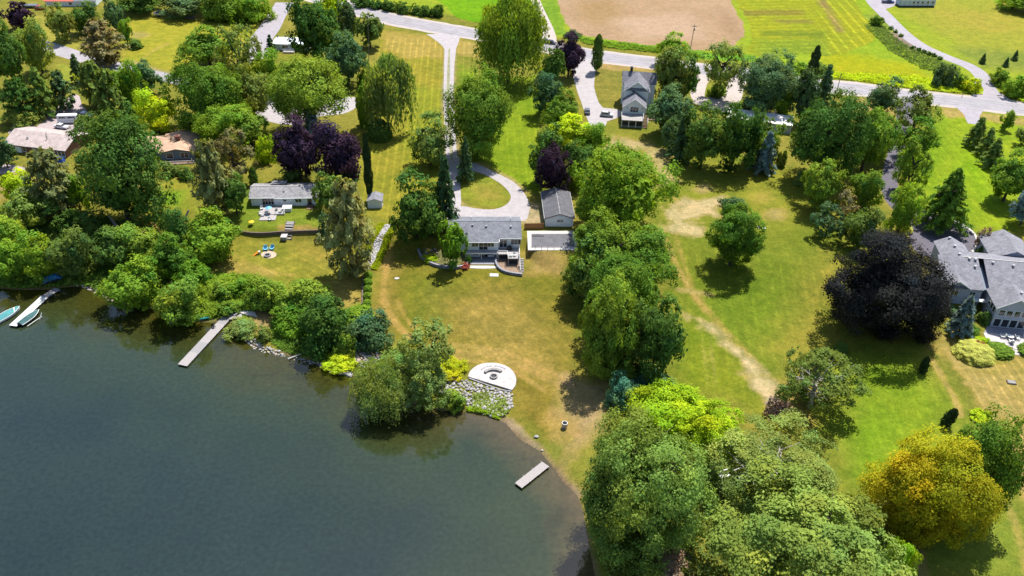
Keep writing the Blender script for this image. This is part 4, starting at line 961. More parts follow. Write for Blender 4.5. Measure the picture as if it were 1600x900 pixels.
T('tree', 'broad', 'deep', (884, 376, 966, 472), 'dark tree throwing shade on the lower lawn below the pool')
T('tree', 'broad', 'mid', (928, 394, 1058, 524), 'largest mid green crown in the middle of the tree belt', gap=.25)
T('tree', 'dense', 'mid', (906, 434, 1000, 590), 'tall full tree on the lawn edge of the tree belt', gap=.02)
T('tree', 'broad', 'mid', (940, 350, 1050, 450), 'rounded crown in the tree belt between the pool and the bare dirt patch', gap=.2)
T('tree', 'dense', 'deep', (980, 466, 1070, 588), 'dark rounded tree at the lower end of the belt beside the worn track')
T('shrub', 'conic', 'mid', (962, 552, 996, 604), 'pointed green shrub below the tall full tree', 'shrub')
T('shrub', 'shrub', 'teal', (948, 584, 1002, 644), 'blue green sumac bush next to the bare path', 'shrub')
T('shrub', 'shrub', 'teal', (984, 572, 1050, 616), 'blue green sumac bush nearer to the worn track', 'shrub')
T('tree', 'broad', 'lime', (984, 600, 1122, 690), 'wide lime green tree above the two huge shore trees')
T('tree', 'broad', 'lime', (1064, 630, 1166, 724), 'lime green tree tucked behind the huge pale branched tree')
T('shrub', 'shrub', 'dry', (1196, 622, 1240, 664), 'dry brown brush heap below the white limbed birch', 'shrub')
# --- farmhouse side
T('tree', 'broad', 'bright', (1026, 50, 1078, 100), 'light green tree rising in front of the far stubble field')
T('spruce_tree', 'conic', 'olive', (1022, 74, 1082, 156), 'green conifer right beside the farmhouse gable')
T('tree', 'broad', 'deep', (1052, 88, 1092, 156), 'dark tree between the conifer and the bent trunk tree')
T('tree', 'broad', 'bluegreen', (1012, 132, 1084, 206), 'dark rounded tree against the farmhouse porch')
T('tree', 'open', 'silver', (1096, 68, 1162, 134), 'airy tree with a bent bare trunk on the grass triangle', limbs='limbs', gap=.7)
T('shrub', 'shrub', 'mid', (1106, 128, 1136, 156), 'shrub on the shaded side of the grass triangle', 'shrub')
T('tree', 'broad', 'bluegreen', (1150, 84, 1246, 172), 'big blue green tree across the road from the crop rows')
T('tree', 'broad', 'bright', (1198, 114, 1250, 176), 'bright green tree between the blue green one and the spruces')
T('spruce_tree', 'conic', 'spruce', (1238, 110, 1282, 186), 'broad dark spruce behind the long white roof')
T('spruce_tree', 'cone', 'bluegreen', (1272, 104, 1306, 172), 'narrow dark spruce next to the roadside pole')
T('dead_spruce', 'column', 'cedar', (1265, 74, 1281, 116), 'leaning thin dark spire in front of the yellow green field', lean=(0, .12), fine=1)
T('shrub', 'shrub', 'deep', (1252, 96, 1300, 120), 'dark hedge shrub at the foot of the thin spire', 'shrub')
T('shrub', 'shrub', 'bright', (1232, 96, 1262, 116), 'bright shrub on the field side of the road near the spire', 'shrub')
T('shrub', 'shrub', 'pale', (1154, 152, 1186, 172), 'pale green shrub behind the pink tractor', 'shrub')
for q, lf, kd, lb in [((1034, 184, 1064, 232), 'bluegreen', 'dense', 'small dark tree first in the screen below the farmhouse'), ((1048, 176, 1090, 246), 'spruce', 'cone', 'dark pointed spruce second in the screen below the farmhouse'),
                      ((1068, 164, 1138, 256), 'deep', 'dense', 'full green tree in the screen in front of the pale yard'), ((1116, 166, 1186, 262), 'deep', 'dense', 'dark full tree in the screen under the pink tractor'),
                      ((1160, 182, 1222, 254), 'mid', 'dense', 'green tree in the screen half hiding the long white roof'), ((1180, 206, 1216, 266), 'bluespruce', 'cone', 'blue spruce at the lawn end of the screen')]:
    T('spruce_tree' if kd == 'cone' else 'tree', kd, lf, q, lb)
T('shrub', 'shrub', 'bright', (1162, 242, 1184, 260), 'low light green shrub at the foot of the blue spruce', 'shrub')
for q, lb in [((1213, 238, 1222, 260), 'small column shrub next to the blue spruce'), ((1220, 236, 1230, 260), 'small column shrub on the side away from the blue spruce')]:
    T('column_shrub', 'column', 'olive', q, lb, 'shrub', sink=1.0, fine=0)
T('tree', 'dense', 'deep', (1238, 146, 1350, 276), 'large leafy tree at the corner of the long white roof')
T('tree', 'broad', 'mid', (1328, 170, 1392, 262), 'green tree between the large leafy one and the dark driveway')
T('tree', 'broad', 'bluegreen', (1360, 120, 1408, 178), 'grey green tree standing by the road at the driveway mouth')
T('tree', 'open', 'olive', (1404, 138, 1470, 204), 'loose olive tree on the lawn side of the driveway mouth')
T('tree', 'broad', 'mid', (1346, 176, 1410, 246), 'leafy tree leaning over the dark tarmac driveway')
T('tree', 'broad', 'mid', (1406, 186, 1462, 246), 'leafy tree across the driveway from the leaning one')
T('tree', 'open', 'mid', (1402, 216, 1456, 294), 'thin green tree halfway down the dark driveway')
T('tree', 'conic', 'mid', (1254, 250, 1314, 324), 'dense conical tree on the big lawn near the small round bush')
T('shrub', 'shrub', 'silver', (1240, 264, 1266, 294), 'small grey green bush behind the dense conical tree', 'shrub')
T('tree', 'broad', 'mid', (1332, 262, 1384, 324), 'rounded tree beside the dark driveway on the big lawn side')
T('tree', 'open', 'bluegreen', (1268, 318, 1324, 370), 'low dark open tree casting spiky shade on the big lawn')
T('tree', 'open', 'browngreen', (1308, 298, 1344, 338), 'thin dull tree between two rounded trees near the driveway')
T('tree', 'broad', 'olive', (1320, 318, 1378, 386), 'yellowish green tree above the black leaved tree')
T('shrub', 'shrub', 'silver', (1338, 360, 1364, 386), 'grey shrub touching the top of the black leaved tree', 'shrub')
T('tree', 'tall', 'bright', (1390, 286, 1440, 362), 'fresh green tree beside the light pole')
T('shrub', 'shrub', 'cream', (1400, 350, 1426, 366), 'pale yellow flowering shrub above the black leaved tree', 'shrub')
T('tree', 'cone', 'mid', (1448, 262, 1522, 352), 'large conical tree beside the tarmac turning court')
T('tree', 'dense', 'crimson', (1306, 361, 1478, 528), 'huge black leaved tree beside the big blue grey house', gap=.03, fine=4)
T('tree', 'dense', 'crimson', (1412, 444, 1478, 532), 'smaller black leaved tree tucked against the huge black one', gap=.02, fine=3)
T('tree', 'cone', 'silver', (1512, 184, 1546, 226), 'first pale tree of the row leading away from the side driveway')
T('tree', 'cone', 'silver', (1530, 200, 1560, 240), 'second pale tree of the row leading away from the side driveway')
T('tree', 'cone', 'silver', (1538, 216, 1572, 258), 'third pale tree of the row leading away from the side driveway')
T('tree', 'broad', 'mid', (1548, 232, 1620, 312), 'big leafy tree at the near end of the pale row')
T('tree', 'conic', 'bluespruce', (1584, 290, 1630, 350), 'bluish conifer cut by the frame edge')
T('tree', 'broad', 'mid', (1566, 172, 1586, 202), 'young tree alone on the lawn by the road')
T('tree', 'broad', 'silver', (1588, 198, 1616, 226), 'small pale tree at the frame edge below the young lone one')
T('shrub', 'shrub', 'dry', (1526, 355, 1552, 396), 'bare brown shrub between turning court and big house', 'shrub')
T('shrub', 'shrub', 'deep', (1528, 384, 1554, 404), 'dark shrub at the back wall of the big house', 'shrub')
for q, lb in [((1455, 98, 1476, 142), 'dark upright bush on the verge beside the curving lane'), ((1472, 102, 1494, 142), 'dark upright bush next to the lime verge bushes')]:
    T('shrub', 'tall', 'spruce', q, lb, 'shrub')
T('shrub', 'shrub', 'mid', (1488, 116, 1512, 142), 'mid green verge bush in the fork of road and curving lane', 'shrub')
T('shrub', 'shrub', 'lime', (1504, 122, 1532, 148), 'lime green verge bush in the fork of road and curving lane', 'shrub')
T('shrub', 'shrub', 'mid', (1546, 106, 1578, 138), 'rounded bush on the far side of the curving lane mouth', 'shrub')
T('shrub', 'shrub', 'bright', (1566, 116, 1606, 158), 'tall bright bush by the road at the frame edge', 'shrub')
T('shrub', 'shrub', 'lime', (1590, 140, 1640, 162), 'low lime bush cut by the frame edge beside the road', 'shrub')
for q, lb in [((1360, 24, 1380, 42), 'solitary bush at the bend of the curving lane')]:
    T('shrub', 'shrub', 'mid', q, lb, 'shrub')
for q, lb in [((1532, 84, 1542, 99), 'little dark spruce on the far lawn nearest the curving lane'), ((1568, 90, 1578, 104), 'little pale spruce between two dark ones on the far lawn'), ((1582, 79, 1592, 94), 'little dark spruce farthest from the curving lane')]:
    T('spruce_tree', 'cone', 'spruce' if 'pale' not in lb else 'bluegreen', q, lb, gap=.03, fine=1)
T('tree', 'broad', 'bright', (1560, -22, 1616, 12), 'bright tree in the far corner above the far lawn')
T('tree', 'broad', 'mid', (1588, -6, 1640, 20), 'tree half out of the frame in the far corner')
# bushes of the hedgerow and lane edges: nothing tells the members of a row apart
for q in [(548, -8, 580, 14), (576, -2, 604, 16), (598, 0, 622, 20), (618, 3, 642, 24), (640, 6, 660, 26), (656, 8, 676, 28), (672, 8, 694, 30)]:
    T('shrub', 'shrub', 'deep', q, 'dark bush in the hedgerow on the far side of the road', 'shrub', group='bushes in the hedgerow beyond the road')
for q in [(1404, 52, 1412, 58), (1388, 40, 1396, 47), (1396, 46, 1403, 52), (1422, 71, 1430, 78), (1432, 74, 1440, 81), (1440, 77, 1449, 84), (1448, 80, 1457, 87), (1456, 83, 1464, 90), (1464, 87, 1473, 94)]:
    T('shrub', 'shrub', 'deep', q, 'tiny dark bush edging the curving lane', 'shrub', group='tiny bushes edging the curving lane')
# --- big house garden and the near right corner
T('spruce_tree', 'cone', 'bluespruce', (1490, 462, 1528, 522), 'blue spruce in front of the big blue grey house')
T('shrub', 'shrub', 'mid', (1502, 504, 1532, 526), 'green shrub at the foot of the garden blue spruce', 'shrub')
T('shrub', 'shrub', 'olive', (1522, 486, 1538, 504), 'mottled shrub against the house wall', 'shrub')
T('shrub', 'mound', 'deep', (1532, 486, 1548, 510), 'dark clipped shrub at the corner of the house wall', 'shrub')
T('shrub', 'shrub', 'bluegreen', (1470, 472, 1500, 492), 'leafy bed under the side windows of the big house', 'shrub')
T('shrub', 'mound', 'cream', (1492, 530, 1553, 568), 'mounded cream variegated bush below the patio', 'shrub', fine=3)
T('shrub', 'shrub', 'redleaf', (1516, 532, 1538, 546), 'small dark red shrub set into the cream variegated bush', 'shrub', sink=2.6)
T('shrub', 'shrub', 'lime', (1518, 524, 1546, 540), 'lime shrub between patio and cream variegated bush', 'shrub')
T('hedge', 'mound', 'mid', (1542, 538, 1584, 556), 'clipped green hedge along the patio edge before the steps', 'shrub')
T('hedge', 'mound', 'mid', (1594, 540, 1640, 558), 'clipped green hedge beyond the patio steps at the frame edge', 'shrub')
T('shrub', 'mound', 'deep', (1304, 534, 1326, 553), 'lone round bush on the lawn below the black leaved tree', 'shrub')
T('birch_tree', 'open', 'olive', (1216, 538, 1342, 650), 'birch with bare white limbs on the big lawn', limbs='birch', bark='palebark', gap=.12)
T('cedar_tree', 'column', 'cedar', (1439, 557, 1452, 584), 'small pointed cedar standing alone under the black leaved tree', gap=.02, fine=1)
T('cedar_tree', 'column', 'cedar', (1472, 634, 1490, 666), 'small leaning cedar beside the golden tree', gap=.02, fine=1, lean=(0, .2))
T('shrub', 'shrub', 'lime', (1516, 640, 1552, 662), 'yellow green shrub peeping over the dark tree by the golden one', 'shrub')
T('tree', 'broad', 'mid', (1490, 642, 1604, 800), 'dark green tree behind the golden tree')
T('tree', 'broad', 'gold', (1374, 668, 1552, 848), 'golden yellow tree with bronze patches', gap=.05)
T('tree', 'broad', 'pale', (908, 648, 1104, 868), 'huge pale green tree at the water beside the short dock', gap=.1, limbs='limbs', fine=4)
T('tree', 'open', 'silver', (1108, 654, 1306, 800), 'tall loose silvery tree with pale limbs behind the huge shore tree', gap=.1, limbs='birch', bark='palebark', fine=4, var=0)
T('tree', 'open', 'pale', (1122, 742, 1422, 964), 'huge loose green tree running out of the bottom frame edge', gap=.1, bark='bark', fine=4, var=1)
T('shrub', 'shrub', 'lime', (1384, 842, 1434, 912), 'lime shrub under the huge loose tree at the bottom edge', 'shrub')
T('shrub', 'shrub', 'dry', (1000, 850, 1080, 912), 'dry twiggy undergrowth at the foot of the huge pale shore tree', 'shrub')
# --- neighbours' bank
T('tree', 'conic', 'spruce', (-14, 214, 22, 260), 'dark spruce at the frame edge beside the beige roofed house')
T('tree', 'pine', 'pine', (40, 234, 116, 336), 'olive pine in front of the beige roofed house')
T('tree', 'broad', 'lime', (4, 264, 48, 316), 'yellow lime tree beside the pale pad')
T('tree', 'broad', 'pale', (6, 288, 86, 356), 'soft grey green crown below the yellow lime tree')
T('tree', 'broad', 'bright', (98, 268, 136, 330), 'bright tree squeezed between olive pine and giant maple')
T('maple_tree', 'broad', 'deep', (114, 188, 250, 352), 'giant dark maple between the two neighbouring houses', gap=.15)
T('shrub', 'shrub', 'olive', (248, 250, 282, 278), 'olive shrub under the deck of the tan roofed house', 'shrub')
T('shrub', 'shrub', 'deep', (278, 260, 306, 284), 'small round shrub beside the deck post', 'shrub')
T('pine_tree', 'pine', 'pine', (298, 222, 356, 334), 'tall grey green pine below the tan roofed house')
T('tree', 'open', 'browngreen', (324, 202, 396, 280), 'brownish open tree beside the tan roofed house')
T('tree', 'broad', 'deep', (342, 272, 388, 332), 'dark green tree by the chalk white end of the bungalow')
T('cedar_shrub', 'column', 'deep', (388, 262, 402, 290), 'upright cedar shrub at the bungalow corner', 'shrub', sink=1, fine=1)
T('shrub', 'shrub', 'deep', (82, 326, 132, 370), 'dark shrub in the shade of the giant maple', 'shrub')
T('shrub', 'shrub', 'deep', (118, 328, 168, 372), 'shaded green shrub beside the dead trunk', 'shrub')
for q, lf, lb in [((-30, 330, 40, 400), 'bright', 'fresh green bank tree at the frame edge above the boats'), ((-16, 372, 48, 440), 'bright', 'bright bank tree over the dark shaded water'), ((30, 360, 88, 440), 'bright', 'sunlit bank tree between shaded water and blue tarp'),
                  ((78, 352, 148, 436), 'olive', 'olive bank tree directly above the blue tarp'), ((140, 352, 206, 420), 'deep', 'deep green bank tree under the dead trunk'), ((176, 346, 250, 412), 'mid', 'mid green bank tree just below the dead trunk tip'),
                  ((160, 400, 250, 482), 'bright', 'dense bank tree overhanging the brown shallows'), ((236, 362, 300, 440), 'mid', 'bank tree between the overhanging one and the two forked ones'),
                  ((252, 322, 306, 408), 'deep', 'dark forked tree on the slope facing the bungalow lawn'), ((280, 330, 368, 410), 'bright', 'lime topped tree casting shade on the bungalow lawn'),
                  ((272, 404, 328, 456), 'bright', 'round green tree on the bank beside the shaded bungalow lawn'), ((244, 428, 324, 506), 'mid', 'bank bush leaning over the teal kayak')]:
    T('tree', 'broad', lf, q, lb, gap=.02)
T('dead_tree', 'open', 'dry', (100, 372, 132, 410), 'dead rusty brown treetop among the bank trees', limbs='birch', bark='palebark', fine=0)
for q, lf, lb in [((384, 428, 448, 490), 'mid', 'rounded bank bush above the head of the longest dock'), ((352, 496, 402, 532), 'silver', 'grey green waterside bush beside the longest dock'), ((398, 508, 426, 534), 'olive', 'small olive bush on the stony point'),
                  ((424, 428, 516, 506), 'mid', 'big bank bush below the bungalow lawn'), ((424, 470, 494, 524), 'bright', 'bright bank bush at the top of the shaded slope'), ((462, 462, 552, 560), 'deep', 'tall dark bank bush shading the water'),
                  ((520, 474, 586, 520), 'bright', 'bank bush at the end of the clipped bush row'), ((542, 486, 612, 552), 'bluegreen', 'dark blue green bush above the stone slope'), ((522, 520, 556, 566), 'mid', 'narrow bush between dark bushes and stone slope'),
                  ((504, 548, 556, 584), 'lime', 'low lime green bush edged by boulders')]:
    T('bush', 'shrub', lf, q, lb, 'shrub')
for q, lf, lb in [((326, 438, 366, 472), 'mid', 'green bush among the vines nearest the bank trees'), ((356, 430, 396, 464), 'bright', 'bright bush at the top of the vine bank below the bungalow lawn'), ((340, 466, 378, 494), 'mid', 'bush above the landing at the head of the longest dock')]:
    T('bush', 'shrub', lf, q, lb, 'shrub')
T('willow_tree', 'open', 'willow', (626, 500, 712, 586), 'upright crown of the shore willows nearest the lower lawn', gap=.95, limbs='limbs')
T('willow_tree', 'weep', 'willow', (552, 562, 648, 646), 'drooping shore willow hanging over the water', gap=.25)
T('willow_tree', 'open', 'willow', (600, 556, 696, 640), 'leaning shore willow above the riprap stones', gap=.45)
T('shrub', 'shrub', 'pale', (590, 540, 660, 590), 'pale green brush on the stone slope behind the willows', 'shrub')
T('shrub', 'shrub', 'chartreuse', (668, 558, 730, 592), 'yellow flowering shrub beside the fire pit patio', 'shrub', fine=3)
T('shrub', 'shrub', 'mid', (688, 606, 728, 642), 'green shrub at the waterline under the riprap', 'shrub')
for i, q in enumerate([(567, 424, 582, 436), (567, 434, 582, 446), (567, 445, 581, 457), (567, 456, 580, 468), (566, 467, 580, 479), (565, 477, 580, 489)]):
    T('shrub', 'mound', 'bright', q, 'small round green bush in the clipped row beside the timber edging', 'shrub', group='clipped bushes along the timber edging')
T('tree', 'broad', 'mid', (1108, 322, 1192, 418), 'lone round green tree in the middle of the big lawn', gap=.06, fine=3, var=1)
T('tree', 'broad', 'bluegreen', (1126, 304, 1174, 350), 'small darker tree directly behind the lone round one on the big lawn', gap=.1)
# ------------------------------------------------------------------ buildings
def house(name, label, px, pz, yaw, zb, cat='house'):
    o = un(px[0], px[1], pz); t = thing(name, label, cat, (o.x, o.y, zb), RAD(yaw)); return t
def vent(parent, x, y, z, name='roof_vent', h=.45, w=.35, m='metal'):
    b = MB(); b.box(-w / 2, w / 2, -w / 2, w / 2, -.2, h * .7); b.box(-w * .7, w * .7, -w * .7, w * .7, h * .7, h)
    return b.build(name, M[m], parent, (x, y, z))
def railing(parent, pts, z, h=1.0, m='trim', gap=.5, name='railing'):
    b = MB()
    for (x0, y0), (x1, y1) in zip(pts[:-1], pts[1:]):
        L = math.hypot(x1 - x0, y1 - y0); n = max(1, round(L / gap))
        b.bar((x0, y0, z + h), (x1, y1, z + h), .055, 4); b.bar((x0, y0, z + .12), (x1, y1, z + .12), .035, 4)
        for i in range(n + 1):
            x, y = x0 + (x1 - x0) * i / n, y0 + (y1 - y0) * i / n; r = .06 if i in (0, n) else .022
            b.box(x - r, x + r, y - r, y + r, z, z + h)
    return b.build(name, M[m], parent)
def steps(parent, x0, x1, y0, y1, z0, z1, n, m, name='step'):
    for i in range(n):
        b = MB(); ya = y0 + (y1 - y0) * i / n; yb = y0 + (y1 - y0) * (i + 1) / n; zt = z0 + (z1 - z0) * (i + 1) / n
        b.box(x0, x1, min(ya, yb), max(ya, yb), zt - .22, zt); b.build(name, M[m], parent)
def chimney(parent, x, y, z0, z1, m='brick', w=.7):
    b = MB(); b.box(-w / 2, w / 2, -w / 2, w / 2, z0, z1); b.box(-w / 2 - .08, w / 2 + .08, -w / 2 - .08, w / 2 + .08, z1, z1 + .12); b.box(-.15, .15, -.15, .15, z1 + .12, z1 + .4)
    return b.build('chimney', M[m], parent, (x, y, 0))

# the grey roofed house in the middle: walk-out basement towards the lake
E_ = house('house', 'grey roofed bungalow with a raised deck and a glazed basement facing the lake', (728.7, 378.7), P + 2.6, 3.2, .9)
F_, EV = P - .9, P - .9 + 2.6; RZ = EV + 2.3
w = MB(); w.box(0, 8.1, .5, 12.4, -.1, EV); w.box(8.1, 13.6, 1.7, 10.5, -.1, EV + .3); w.box(-4.3, 0, 2.5, 10.5, -.1, EV + .4); w.box(-4.3, 0, 10.5, 12.4, -.1, EV - .02); w.box(8.1, 13.6, 10.5, 12.4, -.1, EV - .02)
for x in (-4.3, 13.45):
    y0 = 2.5 if x < 0 else 1.7
    w.add([(x, y0, EV + .3), (x, 12.4, EV), (x, 6.4, RZ - .05), (x + .15, y0, EV + .3), (x + .15, 12.4, EV), (x + .15, 6.4, RZ - .05)], [(0, 1, 2), (3, 5, 4), (0, 3, 4, 1), (1, 4, 5, 2), (2, 5, 3, 0)])
w.build('wall', M['white_siding'], E_)
r = MB(); kz = lambda v: EV + (RZ - EV) * v / 6.4
for u0, u1, v0 in ((-4.8, 0, 1.9), (0, 8.3, -.05), (8.3, 14.1, 1.15)):
    r.slab([(u0, v0, kz(v0) + .12), (u1, v0, kz(v0) + .12), (u1, 6.4, RZ + .12), (u0, 6.4, RZ + .12)], .14)
r.slab([(-4.8, 6.4, RZ + .12), (14.1, 6.4, RZ + .12), (14.1, 13.0, EV - .1), (-4.8, 13.0, EV - .1)], .14)
ro = r.build('roof', M['grey_shingle'], E_)
g = MB(); g.box(-.0, 8.3, -.17, -.05, EV - .14, EV + .06); g.box(8.42, 14.1, 1.03, 1.15, kz(1.15) - .12, kz(1.15) + .06); g.box(-4.8, -.15, 1.78, 1.9, kz(1.9) - .12, kz(1.9) + .06); g.box(8.3, 8.42, -.17, 1.15, EV - .1, EV + .3)
g.build('gutter', M['trim'], E_)
g = MB(); g.box(-4.8, 14.1, 6.32, 6.48, RZ + .12, RZ + .17); g.build('ridge_cap', M['grey_shingle'], ro)
for x, y in ((-2.6, 5.4), (1.6, 5.0), (5.1, 4.6), (11.4, 4.5)): vent(ro, x, y, kz(y) + .1)
for x, y in ((1.2, 9), (11.4, 7.2)): vent(ro, x, y, RZ - (y - 6.4) * .35 + .1, 'vent_pipe', .8, .16, 'trim')
d = MB(); d.bar((0, 0, 0), (0, -.1, .7), .05)
for i in range(10):
    a, c = 2 * math.pi * i / 10, 2 * math.pi * (i + 1) / 10
    d.add([(0, -.12, .75), (math.cos(a) * .5, -.35, .75 + math.sin(a) * .5), (math.cos(c) * .5, -.35, .75 + math.sin(c) * .5), (0, -.2, .75)], [(0, 1, 2), (3, 2, 1)])
d.build('satellite_dish', M['gel'], ro, (0, 1.9, kz(1.9) + .1))
for x, w_, h_, mu, z_ in ((2.2, 1.5, 1.45, 1, .9), (4.3, 2.1, 2.05, 1, .0), (6.2, 1.5, 1.45, 1, .9)): window(E_, x, .5, F_ + z_ + h_ / 2 + .12, w_, h_, 0, mu)
for x, w_, h_, mu, z_ in ((2.4, 1.5, 1.2, 1, .75), (4.5, 1.9, 2.0, 1, .0), (6.2, 1.4, 1.2, 1, .75)): window(E_, x, .5, z_ + h_ / 2 + .05, w_, h_, 0, mu)
for x, w_, h_, mu, z_ in ((9.4, 1.8, 2.05, 1, .0), (12.6, 2.4, 1.3, 2, .9)): window(E_, x, 1.7, F_ + z_ + h_ / 2 + .12, w_, h_, 0, mu)
window(E_, -1.2, 2.5, F_ + 1.5, 1.2, 1.3, 0, 0); window(E_, 13.6, 5, F_ + 1.5, 1.2, 1.1, 1, 0)
b = MB(); b.box(-.3, 8.0, -.95, .49, F_ - .25, F_); b.build('balcony', M['deckwood'], E_)
b = MB(); b.box(-.3, 8.0, -1.0, -.95, F_ - .3, F_ + .05)
for x in (-.2, 3.8, 7.8): b.box(x - .08, x + .08, -.9, -.74, 0, F_ - .25)
b.build('balcony_edge', M['trim'], E_)
dk = MB(); dk.box(8.02, 13.6, -1.45, 1.69, F_ - .22, F_ - .02); dk.box(10.4, 13.2, -3.5, -1.47, F_ - .22, F_ - .02)
for x, y in ((8.2, -1.3), (10.6, -3.3), (13.0, -3.3), (13.4, -1.3)): dk.box(x - .1, x + .1, y - .1, y + .1, -.05, F_ - .22)
deck = dk.build('deck', M['deckwood'], E_)
railing(E_, [(8.05, -1.4), (10.4, -1.4), (10.4, -3.45), (13.15, -3.45)], F_, .95); railing(E_, [(13.2, -3.45), (13.4, -1.4), (13.55, 1.6)], F_, .95)
b = MB(); b.box(8.3, 13.3, -.5, 1.6, -.05, F_ - .24); b.box(10.6, 13.0, -3.0, -.52, -.05, F_ - .24); b.build('underdeck_block', M['dark_trim'], E_)  # dark boxes filling the space below the deck
b = MB(); b.bar((13.35, -3.4, F_ + .9), (13.5, -6.6, 1.0), .07); b.bar((13.35, -3.5, F_), (13.5, -6.6, .05), .08); b.bar((13.5, -6.6, 0), (13.5, -6.6, 1.0), .07); b.build('stair_rail', M['trim'], E_)
steps(E_, 13.55, 14.4, -6.6, -3.4, 0, F_, 9, 'deckwood')
t = thing('barbecue', 'black covered barbecue on the raised house deck', 'barbecue', E_.matrix_basis @ Vector((11.0, .7, F_)), RAD(3))
b = MB(); b.hexa([(-.7, -.35, .0), (.7, -.35, .0), (.7, .35, .0), (-.7, .35, .0)], [(-.6, -.28, .85), (.6, -.28, .85), (.6, .28, .85), (-.6, .28, .85)]); b.build('cover', M['black'], t, bevel=.05)
b = MB(); b.hexa([(-.45, -.3, .85), (.45, -.3, .85), (.45, .3, .85), (-.45, .3, .85)], [(-.36, -.14, 1.2), (.36, -.14, 1.2), (.36, .14, 1.2), (-.36, .14, 1.2)]); b.build('lid', M['black'], t, bevel=.06)
for i, (u, v) in enumerate(((12.2, -2.4), (11.3, -2.5))):
    t = thing('deck_chair', ('pale patio chair at the outer rail of the raised deck', 'pale patio chair nearer to the black barbecue')[i], 'chair', E_.matrix_basis @ Vector((u, v, F_)), RAD(20 + 60 * i))
    b = MB(); b.box(-.3, .3, -.3, .3, .38, .46); b.build('seat', M['gel'], t); b = MB(); b.hexa([(-.3, .26, .46), (.3, .26, .46), (.3, .32, .46), (-.3, .32, .46)], [(-.3, .36, 1), (.3, .36, 1), (.3, .42, 1), (-.3, .42, 1)]); b.build('backrest', M['gel'], t)
    for sx in (-.26, .26):
        for sy in (-.26, .26): b = MB(); b.box(sx - .03, sx + .03, sy - .03, sy + .03, 0, .38); b.build('leg', M['gel'], t)
def EL(u, v, z=0): return E_.matrix_basis @ Vector((u, v, z))
tag(flat('patio', [EL(.4, -3.0), EL(7.3, -3.0), EL(7.3, .48), EL(.4, .48)], 1.14, M['greypatio'], .3), 'grey stone patio under the balcony of the house')
tag(flat('patio_step', smooth([EL(-.2, -3.6), EL(7.2, -3.7), EL(8, -4.6), EL(4, -4.9), EL(.6, -4.5)], 3, True), 1.11, M['concrete'], .25), 'curved pale step along the house patio')
for i, (px, py) in enumerate(((772, 430),)):
    q = gp(px, py); b = MB(); b.box(-1.1, 1.1, -.7, .7, 0, .12); tag(b.build('stone_slab', M['concrete'], None, q, .03), 'pale flat stone slab lying on the grass below the patio', 'slab')
def wall_run(name, label, pts, h, th, m, zb=None, parent=None, cap=None, blocks=None):
    """a retaining wall along a curve; big blocks become separate parts"""
    q = smooth(pts, 4); t = thing(name, label, 'retaining wall', q[0])
    L_, R_ = strip_pts(q, th); b = MB()
    for i in range(len(q) - 1):
        z0 = min(hz(q[i].x, q[i].y), hz(q[i + 1].x, q[i + 1].y)) - .2 if zb is None else zb
        c = [(p.x - q[0].x, p.y - q[0].y) for p in (R_[i], R_[i + 1], L_[i + 1], L_[i])]
        b.hexa([(x, y, z0 - q[0].z) for x, y in c], [(x, y, z0 + .2 + h - q[0].z) for x, y in c])
    b.build('wall', M[m], t)
    if cap:
        L_, R_ = strip_pts(q, th + .12)
        for i in range(len(q) - 1):
            z0 = min(hz(q[i].x, q[i].y), hz(q[i + 1].x, q[i + 1].y)) if zb is None else zb + .2
            c = [(p.x - q[0].x, p.y - q[0].y) for p in (R_[i], R_[i + 1], L_[i + 1], L_[i])]; k = MB(); k.hexa([(x, y, z0 + h - q[0].z + .001) for x, y in c], [(x, y, z0 + h + .11 - q[0].z) for x, y in c]); k.build('cap_stone', M[cap], t)
    return t
wall_run('retaining_wall', 'curved grey block wall below the raised deck', [EL(7.3, .2, .1), EL(7.6, -3.4, .1), EL(8.6, -5.8, .1), EL(10.6, -7.3, .1), EL(13.9, -8.2, .1)], .75, .4, 'block', .75, cap='greypatio')
tag(flat('soil_bed', [EL(7.7, .2), EL(7.8, -3.2), EL(8.9, -5.6), EL(10.7, -7.0), EL(13.7, -7.9), EL(13.6, .4)], 1.32, mat('bare_soil', (.23, .16, .11), .95, .3, 1.5, .4), .4), 'bare brown soil bed behind the curved block wall')
wall_run('planter_wall', 'curved grey block planter wall round the fresh green garden tree', [EL(-12.4, 3.4), EL(-11.6, .2), EL(-9.2, -2.8), EL(-6.2, -4.5), EL(-2.6, -4.9), EL(-.2, -4.0), EL(.3, -2.2)], .75, .4, 'block', .8, cap='greypatio')
tag(flat('planter_bed', [EL(-12.2, 3.6), EL(-11.3, .4), EL(-9, -2.5), EL(-6.1, -4.2), EL(-2.7, -4.6), EL(-.5, -3.8), EL(-.1, 2.4), EL(-4.2, 2.4), EL(-4.5, 5)], 1.5, mat('mulch_and_grass', (.10, .10, .03), .95, .5, .9, .4), .5), 'planted bed inside the curved planter wall')
T('shrub', 'shrub', 'redleaf', (718, 410, 734, 422), 'rust red shrub in the planter beside the patio', 'shrub', fine=1)
T('shrub', 'shrub', 'deep', (726, 398, 738, 414), 'dark rounded shrub between planter and basement windows', 'shrub', fine=1)
T('shrub', 'shrub', 'lime', (660, 396, 684, 412), 'yellow green ground shrub in the far arm of the planter', 'shrub', fine=1)
T('shrub', 'shrub', 'flower', (664, 388, 674, 396), 'small peach flowering shrub by the planter wall end', 'shrub', fine=0)

